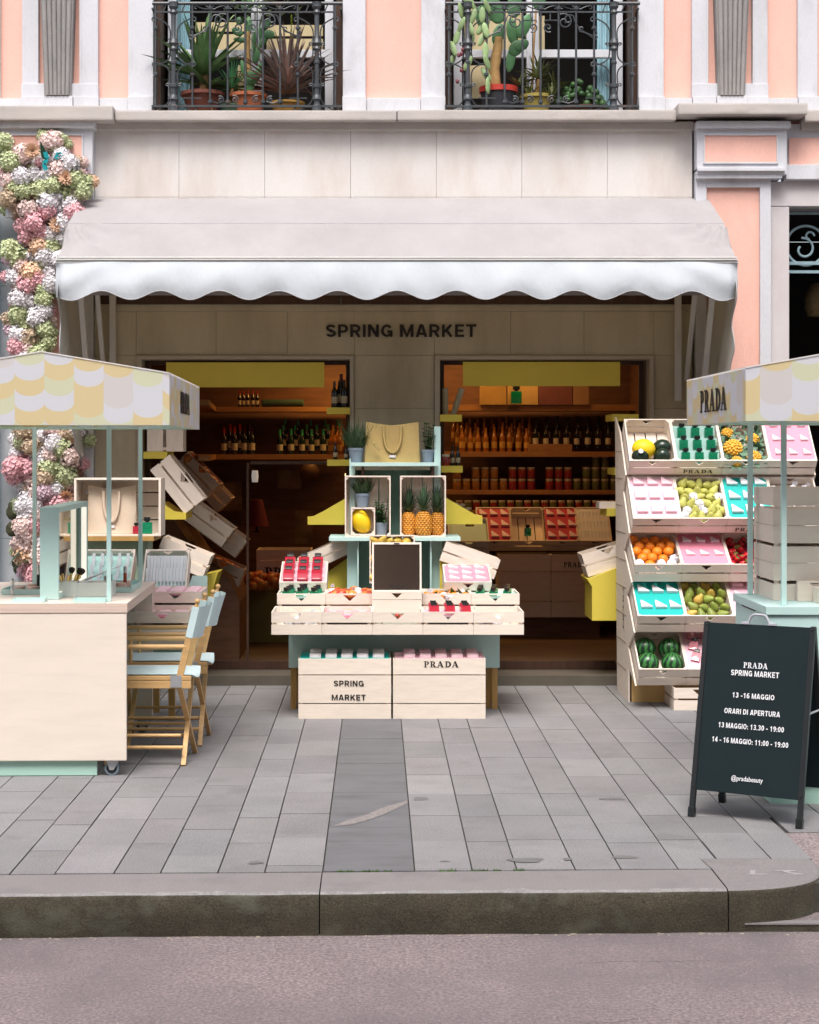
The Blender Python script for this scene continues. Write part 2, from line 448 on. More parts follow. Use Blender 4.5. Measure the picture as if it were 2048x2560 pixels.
# ================================================================== the building
PINK = mat('pink_stucco', (.80,.465,.385), .85, .07, 2.2, (1,1,.5), bump=.3, bscale=110, bumpd=.003, dirt=(.70,.40,.32), dscale=2.6, dth=(.5,.85), fine=.05, fscale=120)
LILAC = mat('white_stucco', (.59,.595,.625), .8, .07, 2.4, (1,1,.4), bump=.3, bscale=70, bumpd=.003, dirt=(.42,.415,.42), dscale=3.4, dth=(.52,.80), fine=.04, fscale=90)
LEDGE = mat('ledge_stone', (.47,.43,.40), .8, .10, 2.5, (1,1,3), bump=.3, bscale=60, bumpd=.004, dirt=(.33,.30,.26), dscale=2.4, dth=(.55,.8), fine=.08, fscale=120)
CONC = mat('grey_concrete', (.30,.285,.275), .9, .15, 3.5, (2,2,.7), bump=.4, bscale=60, bumpd=.006, dirt=(.20,.19,.185), dscale=4, dth=(.5,.8), fine=.1, fscale=100)
MARB = mat('marble_slab', (.665,.63,.60), .42, .07, 1.3, (1,1,.30), bump=.05, bscale=40, dirt=(.50,.43,.385), dscale=2.6, dth=(.44,.78), fine=.035, fscale=140, island=.03)
STNE = mat('frame_stone', (.44,.39,.31), .6, .08, 3, (1,1,.4), dirt=(.33,.28,.21), dscale=3)
DARKW = mat('dark_wood', (.055,.026,.015), .5, .3, 4, (8,8,1.2))
WFRAME = mat('window_white', (.66,.67,.71), .5, .04, 3)
B = thing('building', 'pink and white stuccoed building with a marble shopfront at street level', 'building', T(0, YW, 0))
def BP(mb, name, mats, bevel=0, smooth=False, **k): return mb.build(name, mats, B, True, bevel=bevel, smooth=smooth, **k)
ZL = fz(240)            # top of the ledge, first floor
# upper floor
m = MB()
for x0, x1 in ((-4600, 322), (722, 937), (1345, 5600)): m.box(fx(x0), fx(x1), YW+.04, YW+.5, ZL-.1, 9.6)
m.box(fx(322), fx(722), YW+.041, YW+.5, 6.3, 9.6).box(fx(937), fx(1345), YW+.041, YW+.5, 6.3, 9.6)
BP(m, 'upper_wall', PINK)
def upright(x0, x1, y=0., z0=None, z1=7.4, name='pilaster_strip', mt=LILAC, bev=.006):
    BP(MB().box(fx(x0), fx(x1), YW+y, YW+.06, z0 or fz(208), z1), name, mt, bevel=bev)
for x0, x1 in ((270,322.5),(722,770),(887,937.5),(1344.5,1398),(1680,1722)): upright(x0, x1)
for x0, x1 in ((-260,-160), (-100, 0)): upright(x0, x1)
for (c, xs_) in ((124, (47,80,170,207)), (1538, (1457,1489,1586,1616))):
    upright(xs_[0], xs_[1], -.012); upright(xs_[2], xs_[3], -.012)
    BP(MB().box(fx(xs_[0]-1), fx(xs_[3]+1), YW-.025, YW+.05, fz(209), fz(177)), 'pilaster_strip', LILAC, bevel=.006)
    mm = MB()                                          # thin mouldings round the sunk panel
    for e in (xs_[1], xs_[2]): mm.box(fx(e)-.006, fx(e)+.006, YW-.018, YW+.05, fz(178), 7.3)
    BP(mm, 'panel_moulding', LILAC)
    fl = MB(); n = 6                                   # tapering fluted bracket
    zt, zb = 6.2, fz(204)
    for i in range(n):
        u0 = -1+2*(i+.5)/n
        wt, wb = .150, .086
        p0 = (fx(c)+u0*wb, YW-.06, zb); p1 = (fx(c)+u0*wt, YW-.15, zt)
        fl.tube([p0, p1], [wb/n*1.02, wt/n*1.02], 10)
    fl.add([(fx(c)-.096,YW-.05,zb-.004),(fx(c)+.096,YW-.05,zb-.004),(fx(c)+.160,YW-.14,zt),(fx(c)-.160,YW-.14,zt),
            (fx(c)-.096,YW+.05,zb-.004),(fx(c)+.096,YW+.05,zb-.004),(fx(c)+.160,YW+.05,zt),(fx(c)-.160,YW+.05,zt)],
           [(0,1,2,3),(4,7,6,5),(0,4,5,1),(1,5,6,2),(2,6,7,3),(3,7,4,0)])
    BP(fl, 'fluted_bracket', CONC, smooth=40)
for x0, x1, y in ((-900,47,0),(46,98,-.03),(98,156,-.05),(156,210,-.03),(210,270,-.01),(270,324,-.03),(721,772,-.03),(772,886,-.012),(886,938,-.03),(1344,1399,-.03),(1399,1457,-.012),(1457,1507,-.03),(1507,1570,-.05),(1570,1617,-.03),(1617,1679,-.012),(1679,1724,-.03),(1830,2600,-.01)):
    BP(MB().box(fx(x0)+.001, fx(x1)-.001, YW+y-.012, YW+.07, fz(236), fz(208 if y > -.02 else 205)), 'plinth', LILAC, bevel=.005)
# ledge
for x0, x1, y, z0, z1 in ((-900,246,-.20,263,233),(247.5,835,-.13,260,239),(836.5,1418,-.13,259.5,238),(1417,1685,-.24,253,230),(1686,2500,-.13,262,238)):
    BP(MB().box(fx(x0), fx(x1), YW+y, YW+.4, fz(z0), fz(z1)), 'ledge', LEDGE, bevel=.012)
for x0, x1, y in ((-900,199,-.10),(201,1459,-.045),(1684,2500,-.06)):
    BP(MB().box(fx(x0), fx(x1), YW+y, YW+.2, fz(276), fz(258)), 'ledge_moulding', LEDGE, bevel=.008)
# first-floor windows: dark reveals, white frames, panes
PANE = glass('window_pane', (.80,.86,.86), .015, 1.6)
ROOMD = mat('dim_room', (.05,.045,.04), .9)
CURT = mat('blue_curtain', (.30,.48,.54), .8, .2, 4, (10,1,1))
CREAM = mat('cream_blind', (.58,.48,.28), .8, .1, 4)
def upper_window(x0, x1, mull, curtain, creams):
    yb = YW+.32
    BP(MB().box(fx(x0)-.002, fx(x0)+.05, YW+.06, YW+.49, ZL, 6.3), 'window_reveal', DARKW); BP(MB().box(fx(x1)-.05, fx(x1)+.002, YW+.06, YW+.49, ZL, 6.3), 'window_reveal', DARKW)
    fr = MB()
    for (a_, c_) in ((x0+22, x0+40), (x1-40, x1-22)): fr.box(fx(a_), fx(c_), yb-.03, yb+.04, ZL, 6.28)
    fr.box(fx(mull-13), fx(mull-1), yb-.035, yb+.04, ZL, 6.28).box(fx(mull+1), fx(mull+13), yb-.03, yb+.04, ZL, 6.28)
    fr.box(fx(x0+40), fx(mull-13), yb-.02, yb+.03, fz(102), fz(85)).box(fx(mull+13), fx(x1-40), yb-.02, yb+.03, fz(102), fz(85))
    fr.box(fx(x0+40), fx(x1-40), yb-.025, yb+.03, ZL, ZL+.05)
    f = BP(fr, 'window', WFRAME, bevel=.004)
    for (a_, c_) in ((x0+40, mull-13), (mull+13, x1-40)):
        q = MB().box(fx(a_), fx(c_), yb, yb+.006, ZL+.05, 6.25).build('pane', PANE, f); q.matrix_parent_inverse = WM[B.name].inverted()
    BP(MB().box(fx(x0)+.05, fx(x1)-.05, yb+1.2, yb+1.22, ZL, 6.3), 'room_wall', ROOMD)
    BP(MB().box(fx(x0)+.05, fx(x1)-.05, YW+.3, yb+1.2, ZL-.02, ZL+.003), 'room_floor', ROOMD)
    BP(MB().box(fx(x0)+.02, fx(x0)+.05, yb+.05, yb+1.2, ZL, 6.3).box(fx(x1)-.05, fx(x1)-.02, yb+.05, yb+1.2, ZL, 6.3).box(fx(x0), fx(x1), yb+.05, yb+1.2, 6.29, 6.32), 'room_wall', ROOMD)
    if curtain:
        pts = []; n = 40
        for i in range(n+1):
            t = i/n; pts.append((fx(curtain[0])+(fx(curtain[1])-fx(curtain[0]))*t, yb+.10+.012*math.sin(t*curtain[2])))
        mm = MB()
        mm.add([(x, y, ZL+.03) for x, y in pts] + [(x, y, 6.2) for x, y in pts], [(i, i+1, n+2+i, n+1+i) for i in range(n)])
        BP(mm, 'curtain', CURT, smooth=60, recalc=False)
    for (a_, c_, t0, t1) in creams:
        BP(MB().box(fx(a_), fx(c_), yb+.16, yb+.17, fz(t0), fz(t1)), 'blind', CREAM)
upper_window(322, 722, 536, (352, 388, 24), ((396,522,84,40),(398,520,34,14),(553,676,82,50),(553,676,44,20),(490,520,178,108)))
upper_window(937, 1345, 1129, (1272, 1300, 16), ((985,1112,80,-20),(990,1040,180,108),(1145,1160,80,0)))
# marble fascia, door piers and lintel under the awning
JB = .0009
mw = MB()
OX = (fx(300), fx(738), fx(928), fx(1363))
ZT = fz(757)
MARSHADE = mat('shaded_marble', (.50,.445,.325), .5, .10, 1.3, (1,1,.30), bump=.05, bscale=40, dirt=(.38,.325,.225), dscale=3.0, dth=(.42,.72), fine=.05, fscale=140, island=.04)  # same marble as the fascia, awning shade and its yellow cast put into colour
def slab(x0, x1, z0, z1, y=0): BP(MB().box(x0+JB, x1-JB, YW+y, YW+.16, z0+JB, z1-JB), 'marble_slab', MARB if z0 > 3 else MARSHADE, bevel=.0015)
cuts = [200,377,557.5,738.5,919,1099,1279,1458]
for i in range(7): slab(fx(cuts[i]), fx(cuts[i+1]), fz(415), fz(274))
# band behind the awning box and the lintel course
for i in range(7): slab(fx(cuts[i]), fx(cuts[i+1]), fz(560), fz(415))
lc = [200,287,455,605,746,914.5,1075,1230,1377,1458]
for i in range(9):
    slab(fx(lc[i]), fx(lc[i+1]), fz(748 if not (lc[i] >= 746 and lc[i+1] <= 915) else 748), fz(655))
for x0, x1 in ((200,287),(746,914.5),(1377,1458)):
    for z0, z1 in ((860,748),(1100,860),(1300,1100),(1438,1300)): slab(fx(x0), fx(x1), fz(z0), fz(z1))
BP(MB().box(fx(199), fx(1459), YW+.16, YW+.2, fz(748), fz(240)).box(fx(199), fx(298), YW+.16, YW+.4, 0, fz(748)).box(fx(740), fx(926), YW+.16, YW+.4, 0, fz(748)).box(fx(1366), fx(1459), YW+.16, YW+.4, 0, fz(748)), 'shop_wall', mat('mortar', (.16,.135,.105), .9, .2, 8))
BP(MB().box(fx(201), fx(1457), YW-.012, YW+.1, fz(655), fz(641)), 'cornice_strip', MARSHADE, bevel=.004)
BP(MB().box(fx(205), fx(1453), YW-.03, YW+.15, fz(641), fz(560)), 'shutter_box', DARKW)
for (a_, c_) in ((288,300.5),(737.5,746)): pass
fr = []
for (x0, x1) in ((287,746),(914.5,1377)):
    mm = MB()
    mm.box(fx(x0)+.002, fx(x0+12), YW-.018, YW+.22, .08, fz(748)-.002).box(fx(x1-9), fx(x1)-.002, YW-.018, YW+.22, .08, fz(748)-.002)
    mm.box(fx(x0+12), fx(x1-9), YW-.018, YW+.22, fz(757), fz(748)-.002)
    BP(mm, 'door_surround', STNE, bevel=.003)
    BP(MB().box(fx(x0)-.01, fx(x1)+.01, YW-.16, YW+.3, -.02, .075), 'threshold', mat('shaded_stone', (.10,.085,.065), .8, .15, 5, fine=.1), bevel=.006)  # threshold and skirting: the deep shade at the wall foot is in this dark colour
for a_, c_ in ((200,286),(747,914),(1378,1457)): BP(MB().box(fx(a_), fx(c_), YW-.03, YW+.02, 0, .12), 'skirting', MATS['shaded_stone'], bevel=.004)
# shop glazing: dark wooden frames and sheets of glass a hand's breadth inside
SHOPG = glass('shop_glass', (.93,.92,.90), .02, 1.1)
for (x0, x1, muls) in ((300,738,(518,)),(927,1363,())):
    mm = MB(); yb = YW+.17
    mm.box(fx(x0), fx(x0)+.035, yb, yb+.05, .075, ZT).box(fx(x1)-.035, fx(x1), yb, yb+.05, .075, ZT).box(fx(x0)+.035, fx(x1)-.035, yb, yb+.05, ZT-.03, ZT).box(fx(x0)+.035, fx(x1)-.035, yb, yb+.05, .075, .14)
    for q in muls: mm.box(fx(q)-.009, fx(q)+.009, yb+.004, yb+.046, .14, PZ(975, YW+.2))
    if muls: mm.box(fx(518)+.018, fx(x1)-.035, yb+.006, yb+.044, PZ(978,YW+.2), PZ(972,YW+.2))
    f = BP(mm, 'shop_window', DARKW, bevel=.003)
    q = MB().box(fx(x0)+.035, fx(x1)-.035, yb+.02, yb+.026, .14, ZT-.03).build('pane', SHOPG, f); q.matrix_parent_inverse = WM[B.name].inverted()
# lower pilasters with sunk pink panels
def low_pilaster(c0, c1, s0, s1, p0, p1):
    yp = YW-.06
    BP(MB().box(fx(c0), fx(c1), yp-.05, YW+.1, fz(372), fz(275)), 'pilaster_capital', LILAC, bevel=.006)
    BP(MB().box(fx(c0-2), fx(c1+6), yp-.09, YW+.1, fz(277), fz(262)), 'pilaster_capital', LILAC, bevel=.012)
    BP(MB().box(fx(c0+16), fx(c1-22), yp-.052, yp, fz(347), fz(291)), 'pink_panel', PINK)
    mm = MB()
    for (a_, c_, t0, t1) in ((c0+13,c0+16,350,288),(c1-22,c1-19,350,288),(c0+16,c1-22,291,288),(c0+16,c1-22,350,347)): mm.box(fx(a_), fx(c_), yp-.062, yp, fz(t0), fz(t1))
    BP(mm, 'panel_moulding', LILAC)
    BP(MB().box(fx(c0), fx(c1-5), yp-.075, YW+.1, fz(366), fz(358)).box(fx(c0), fx(c1-9), yp-.045, YW+.1, fz(380), fz(372)), 'capital_moulding', LILAC, bevel=.006)
    BP(MB().box(fx(s0), fx(p0), yp, YW+.1, 0, fz(378)).box(fx(p1), fx(s1), yp, YW+.1, 0, fz(378)).box(fx(p0), fx(p1), yp, YW+.1, fz(397), fz(378)).box(fx(p0), fx(p1), yp, YW+.1, 0, .5), 'pilaster', LILAC, bevel=.005)
    BP(MB().box(fx(p0), fx(p1), yp+.03, YW+.09, .5, fz(397)), 'pink_panel', PINK)
low_pilaster(1462, 1650, 1462, 1620, 1485, 1597)
low_pilaster(8, 200, 40, 199, 62, 178)
# the neighbours on either side: stone door surrounds and dark doorways
BP(MB().box(fx(1650), fx(2300), YW-.02, YW+.1, fz(300), fz(262)).box(fx(1652), fx(2300), YW-.06, YW+.1, fz(380), fz(349)), 'neighbour_band', LILAC, bevel=.006)
BP(MB().box(fx(1660), fx(2300), YW-.03, YW+.1, fz(349), fz(292)), 'pink_panel', PINK)
BP(MB().box(fx(1650.5), fx(2300), YW-.012, YW+.1, fz(382), fz(262)), 'neighbour_band', LILAC)
BP(MB().box(fx(1621), fx(1662), YW+.0, YW+.3, 0, fz(435)).box(fx(1621), fx(2300), YW-.003, YW+.3, fz(435)+.003, fz(382)).box(fx(2060), fx(2300), YW, YW+.3, 0, fz(435)), 'door_surround', mat('pale_stone', (.57,.53,.53), .7, .05, 2, (1,1,.4), dirt=(.50,.45,.45), dscale=2.5), bevel=.005)
NG = mat('iron_pale_blue', (.25,.36,.40), .5, .15, 20)
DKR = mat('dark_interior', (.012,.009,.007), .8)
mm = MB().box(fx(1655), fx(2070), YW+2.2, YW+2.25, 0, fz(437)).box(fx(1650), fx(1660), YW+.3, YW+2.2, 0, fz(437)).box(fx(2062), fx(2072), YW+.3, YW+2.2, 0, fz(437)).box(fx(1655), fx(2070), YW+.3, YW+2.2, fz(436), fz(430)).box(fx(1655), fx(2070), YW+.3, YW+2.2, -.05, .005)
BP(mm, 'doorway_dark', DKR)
def spiral(cx, cz, r0, r1, a0, a1, n=40): return [(cx+(r0+(r1-r0)*i/n)*math.cos(a0+(a1-a0)*i/n), cz+(r0+(r1-r0)*i/n)*math.sin(a0+(a1-a0)*i/n)) for i in range(n+1)]
yy = YW+.16
g = MB()
g.tube([(x, yy, z) for x, z in spiral(fx(1708), fz(512), .145, .145, R(20), R(330), 40)], .010, 6)
g.tube([(x, yy, z) for x, z in spiral(fx(1703), fz(520), .085, .03, R(100), R(-220), 30)], .009, 6)
g.tube([(x, yy, z) for x, z in spiral(fx(1716), fz(492), .035, .02, R(0), R(270), 20)], .008, 6)
g.tube([(x, yy, z) for x, z in spiral(fx(1790), fz(512), .145, .145, R(200), R(510), 40)], .010, 6)
for z0, z1 in ((553,546),(571,565)): g.box(fx(1664), fx(2058), yy-.012, yy+.012, fz(z0), fz(z1))
g.box(fx(1664), fx(1667), yy-.012, yy+.012, fz(571), fz(440)).box(fx(1664), fx(2058), yy-.012, yy+.012, fz(446), fz(441))
BP(g, 'transom_grille', NG, smooth=40)
WICK = mat('wicker', (.20,.14,.06), .8, .3, 40)
l = MB(T(PX(1722,14.0), 14.0, PZ(655,14.0))); l.lathe([(.02,.22),(.06,.2),(.10,.12),(.105,.02),(.08,-.04)], 18)
solo(l, 'pendant_lamp', WICK, 'wicker pendant lamp hanging in the dark doorway at the right edge', 'lamp', smooth=40)
# left neighbour: mint shop frame and pale jamb
BP(MB().box(fx(-4600), fx(40), YW+.0, YW+.3, 0, fz(240)), 'neighbour_wall', LILAC); BP(MB().box(fx(2300), fx(5600), YW+.0, YW+.3, 0, fz(240)), 'neighbour_wall', LILAC)
BP(MB().box(fx(-40), fx(7), YW-.17, YW-.1, 0, fz(436)).box(fx(-200), fx(7), YW-.171, YW-.1, fz(436), fz(415)), 'neighbour_door_frame', mat('aqua_paint', (.44,.68,.72), .4, .03, 3), bevel=.005)
# shop sign lettering on the lintel
def text_mesh(txt, size, off=.0, ext=.001, sp=1.0):
    cu = bpy.data.curves.new('t', 'FONT'); cu.body = txt; cu.size = size; cu.offset = off; cu.extrude = ext
    cu.align_x = 'CENTER'; cu.space_character = sp; cu.resolution_u = 4
    o = bpy.data.objects.new('t', cu); COL.objects.link(o)
    dg = bpy.context.evaluated_depsgraph_get(); me = bpy.data.meshes.new_from_object(o.evaluated_get(dg))
    bpy.data.objects.remove(o); bpy.data.curves.remove(cu)
    return me
def _arc(cx, cy, rx_, ry_, a0, a1, n=12): return [(cx+rx_*math.cos(R(a0+(a1-a0)*i/n)), cy+ry_*math.sin(R(a0+(a1-a0)*i/n))) for i in range(n+1)]
TH = .178; _a = TH/2; _t = 1-_a
GLY = {
 'S': (.66, [_arc(.33,.715,.225,.185,15,270)+_arc(.33,.285,.235,.185,90,-165)]), 'P': (.64, [[(_a,0),(_a,1)],[(_a,_t),(.34,_t)]+_arc(.34,.665,.20,.235,90,-90,8)+[(_a,.43)]]),
 'R': (.68, [[(_a,0),(_a,1)],[(_a,_t),(.36,_t)]+_arc(.36,.675,.20,.225,90,-90,8)+[(_a,.45)],[(.34,.46),(.58,0)]]), 'I': (.20, [[(_a,0),(_a,1)]]),
 'N': (.70, [[(_a,0),(_a,1)],[(.60,0),(.60,1)],[(.13,.95),(.57,.05)]]), 'G': (.74, [_arc(.37,.5,.275,.405,35,325,18)+[(.635,.30)],[(.40,.44),(.72,.44)],[(.64,.50),(.64,.02)]]),
 'M': (.86, [[(_a,0),(_a,1)],[(.76,0),(.76,1)],[(.13,.95),(.43,.08),(.73,.95)]]), 'A': (.74, [[(.09,0),(.34,.97)],[(.65,0),(.40,.97)],[(.20,.26),(.54,.26)],[(.30,.93),(.44,.93)]]),
 'K': (.70, [[(_a,0),(_a,1)],[(.16,.40),(.58,.98)],[(.28,.55),(.60,.01)]]), 'E': (.58, [[(_a,0),(_a,1)],[(_a,_t),(.57,_t)],[(_a,.5),(.53,.5)],[(_a,_a),(.58,_a)]]),
 'T': (.64, [[(.32,0),(.32,1)],[(0,_t),(.64,_t)]]), 'O': (.78, [_arc(.39,.5,.29,.41,0,360,24)]), 'D': (.70, [[(_a,0),(_a,1)],[(_a,_t),(.30,_t)]+_arc(.30,.5,.30,.40,90,-90,12)+[(_a,_a)]]),
 'U': (.70, [[(_a,1),(_a,.35)]+_arc(.35,.33,.25,.24,180,360,10)+[(.60,1)]]), '0': (.60, [_arc(.30,.5,.205,.41,0,360,22)]), '1': (.60, [[(.34,0),(.34,1)],[(.08,.72),(.34,.86)]]),
 '3': (.60, [_arc(.29,.725,.19,.185,160,-80,10)+_arc(.29,.29,.21,.20,80,-160,10)]), '4': (.60, [[(.42,0),(.42,1)],[(.0,.29),(.60,.29)],[(.40,.93),(.07,.30)]]),
 '6': (.60, [_arc(.30,.31,.205,.215,0,360,18),_arc(.33,.45,.235,.455,60,190,10)]), '9': (.60, [_arc(.30,.69,.205,.215,0,360,18),_arc(.27,.55,.235,.455,-120,10,10)]),
 ':': (.22, [[(.11,.0),(.11,.20)],[(.11,.46),(.11,.66)]]), '.': (.22, [[(.11,0),(.11,.20)]]), '-': (.40, [[(.03,.37),(.37,.37)]]), ' ': (.22, [])}
def ribbon(m, pts, th, z, ox):
    pts = [Vector((p[0], p[1], 0)) for p in pts]; n = len(pts)
    closed = (pts[0]-pts[-1]).length < 1e-6
    L_, R_ = [], []
    for i, p in enumerate(pts):
        a_ = pts[i]-pts[i-1] if i else (pts[-1]-pts[-2] if closed else pts[1]-pts[0])
        b_ = pts[i+1]-pts[i] if i < n-1 else (pts[1]-pts[0] if closed else pts[i]-pts[i-1])
        a_ = a_.normalized() if a_.length > 1e-9 else b_.normalized(); b_ = b_.normalized() if b_.length > 1e-9 else a_
        t_ = (a_+b_).normalized(); nn = Vector((-t_.y, t_.x, 0)); k = th/2/max(.5, nn.dot(Vector((-a_.y, a_.x, 0))))
        L_.append(p+nn*k); R_.append(p-nn*k)
    vs = [(v.x+ox, -z, v.y) for v in L_]+[(v.x+ox, -z, v.y) for v in R_]
    m.add(vs, [(i, i+1, n+i+1, n+i) for i in range(n-1)])
def lettering(txt, w, h, mt, parent=None, world=False, M=None, bold=.02, ext=.001, sp=.115, name='lettering'):
    """bold grotesque capitals built from broad strokes; width w, cap height h, in the local XZ plane facing -Y"""
    if any(c not in GLY for c in txt): return lettering_book(txt, w, h, mt, parent, world, M, bold)
    m = MB(); x = 0; z = 0
    for c in txt:
        gw, st = GLY[c]
        for s_ in st: z += .00012; ribbon(m, s_, TH, z, x)
        x += gw+sp
    x -= sp
    for v in m.v: v.x = (v.x-x/2)*w/x; v.z *= h
    return place(m.mesh('lettering', mt, recalc=False), name, parent, world, M)
def lettering_book(txt, w, h, mt, parent=None, world=False, M=None, bold=.02, ext=.001, sp=1.0, name='lettering'):
    """text scaled to width w and cap height h, standing in the local XZ plane, facing -Y, base line centred at the origin;
    made bold by laying the outline a few times side by side"""
    me = text_mesh(txt, 1.0, 0, 0, sp)
    capme = text_mesh('H', 1.0, 0, 0); cz = [v.co.y for v in capme.vertices]; ch, cb = max(cz)-min(cz), min(cz)
    bpy.data.meshes.remove(capme)
    xs_ = [v.co.x for v in me.vertices]; x0, x1 = min(xs_)-bold, max(xs_)+bold
    vs = [v.co.copy() for v in me.vertices]; fs = [tuple(p.vertices) for p in me.polygons]
    bpy.data.meshes.remove(me)
    m = MB()
    for j, (ox, oy) in enumerate(((0,0),(-bold,0),(bold,0),(-bold*.5,bold*.45),(bold*.5,bold*.45),(-bold*.5,-bold*.45),(bold*.5,-bold*.45))):
        m.add([((v.x+ox-(x0+x1)/2)*w/(x1-x0), -.0002*j, (v.y+oy-cb)*h/ch) for v in vs], fs)
    return place(m.mesh('lettering', mt, recalc=False), name, parent, world, M)
LOGO = {}
def logo_mesh(mt):
    """wide serif capitals with heavy stems and hairline serifs"""
    key = mt.name
    if key in LOGO: return LOGO[key]
    m = MB(); z = [0]
    def P(poly, dx=0):
        z[0] += .00006; m.add([(x+dx, -z[0], y) for x, y in poly], [tuple(range(len(poly)))])
    def ring(cx, cy, ro, ri, a0, a1, dx, n=14):
        for i in range(n):
            t0 = R(a0+(a1-a0)*i/n); t1 = R(a0+(a1-a0)*(i+1)/n)
            m.add([(cx+dx+ro[0]*math.cos(t0), 0, cy+ro[1]*math.sin(t0)), (cx+dx+ro[0]*math.cos(t1), 0, cy+ro[1]*math.sin(t1)), (cx+dx+ri[0]*math.cos(t1), 0, cy+ri[1]*math.sin(t1)), (cx+dx+ri[0]*math.cos(t0), 0, cy+ri[1]*math.sin(t0))], [(0,1,2,3)])
    def stem(dx):
        P([(.16,0),(.40,0),(.40,1),(.16,1)], dx); P([(.0,0),(.56,0),(.56,.07),(.0,.07)], dx); P([(.0,.93),(.5,.93),(.5,1),(.0,1)], dx)
    def bowl(dx, top):
        if top: ring(.46, .71, (.44,.29), (.19,.195), 90, -90, dx)
        else: ring(.46, .5, (.62,.5), (.33,.34), 90, -90, dx)
    def A(dx):
        P([(.09,0),(.20,0),(.60,1),(.48,1)], dx); P([(.42,1),(.68,1),(1.12,0),(.82,0)], dx); P([(.30,.27),(.80,.27),(.78,.345),(.32,.345)], dx)
        P([(-.03,0),(.33,0),(.33,.07),(-.03,.07)], dx); P([(.68,0),(1.24,0),(1.24,.07),(.68,.07)], dx)
    x = 0
    stem(x); bowl(x, 1); x += 1.05
    stem(x); bowl(x, 1); P([(.42,.45),(.66,.47),(1.10,0),(.78,0)], x); P([(.72,0),(1.2,0),(1.2,.06),(.72,.06)], x); x += 1.22
    A(x); x += 1.36
    stem(x); bowl(x, 0); x += 1.2
    A(x); x += 1.24
    for i in range(len(m.v)): m.v[i].x = (m.v[i].x - x/2) / x
    me = m.mesh('logo', mt, recalc=False); LOGO[key] = me
    return me
def logo(w, h, mt, parent=None, M=None, world=False):
    o = place(logo_mesh(mt), 'lettering', parent, world, None)
    o.matrix_basis = (M or Matrix()) @ Matrix.Diagonal((w, 1, h, 1))
    return o
SIGNB = mat('sign_black', (.015,.012,.01), .4)
o = lettering('SPRING MARKET', fx(1003)-fx(686), .092, SIGNB, B, True, None, .028)
o.matrix_basis = T((fx(686)+fx(1003))/2, YW-.014, fz(710)); 
BP(MB().box(fx(181), fx(196), YW-.05, YW+.01, .9, fz(975)), 'wall_rail', LILAC, bevel=.004)

# ================================================================== shop interior
BRWN = mat('brown_boards', (.16,.075,.04), .6, .25, 2.5, (1.5,1.5,10), island=.12)
FLOORD = mat('shop_floor', (.12,.075,.04), .6, .2, 3)
SY0, SY1 = YW+.40, 16.5
X0, X1 = fx(300)-.5, fx(1363)+.35
structure(MB().box(X0, X1, YW+.2, SY1, .02, .072), 'shop_floor', FLOORD)
structure(MB().box(X0, X1, SY1, SY1+.1, .07, 2.9), 'shop_back_wall', BRWN)
structure(MB().box(X0-.1, X0, SY0, SY1, .07, 2.9), 'shop_side_wall', BRWN)
structure(MB().box(X1, X1+.1, SY0, SY1, .07, 2.9), 'shop_side_wall', BRWN)
structure(MB().box(X0-.1, X1+.1, YW+.2, SY1+.1, 2.9, 3.0), 'shop_ceiling', mat('shop_ceiling', (.30,.20,.12), .8))
structure(MB().box(PX(742,14.2), PX(925,14.2), YW+.42, 14.1, .07, 2.9), 'shop_pier', DARKW)
# ================================================================== the house across the street (seen in the window panes; it shades the pavement's low sky)
OPP = mat('cream_stucco', (.52,.43,.30), .9, .08, .8, dirt=(.40,.32,.21), dscale=.6)
ob = thing('opposite_building', 'cream stuccoed house across the street mirrored in the upper window panes', 'building', T(0, -5.5, 0))
m = MB().box(-19, 19, -9, -5.5, -.2, 13.2)
m.build('wall', OPP, ob, True)
GLD = mat('dark_pane', (.03,.035,.04), .1)
for fl_ in range(3):
    for i in range(-6, 7):
        x = i*2.7+.6; z = 3.9+fl_*2.9
        w_ = MB().box(x-.72, x+.72, -5.5, -5.40, z-.12, z+2.12).build('window', WFRAME, ob, True)
        q = MB().box(x-.55, x+.55, -5.42, -5.385, z, z+2.0).build('pane', GLD, w_); q.matrix_parent_inverse = WM[ob.name].inverted()
# ================================================================== warm lamps inside the shop
def lamp(loc, size, e, col, rot=(0,0,0)):
    l = bpy.data.lights.new('shop_lamp', 'AREA'); l.energy = e; l.size = size; l.color = col; l.shape = 'DISK'
    o = bpy.data.objects.new('shop_lamp', l); COL.objects.link(o); o.location = loc; o.rotation_euler = rot; return o
lamp((PX(712,15.9), 15.9, 2.62), .25, 5, (1,.52,.14))
lamp((PX(960,15.9), 15.9, 2.70), .25, 3.5, (1,.52,.16))
lamp((PX(1120,15.9), 15.7, 2.75), .5, 3, (1,.55,.2))
lamp((PX(540,15.2), 15.0, 2.8), .6, 1.5, (1,.42,.18))
lamp((PX(1150,15.2), 14.6, 2.8), .6, 1.9, (1,.42,.18))

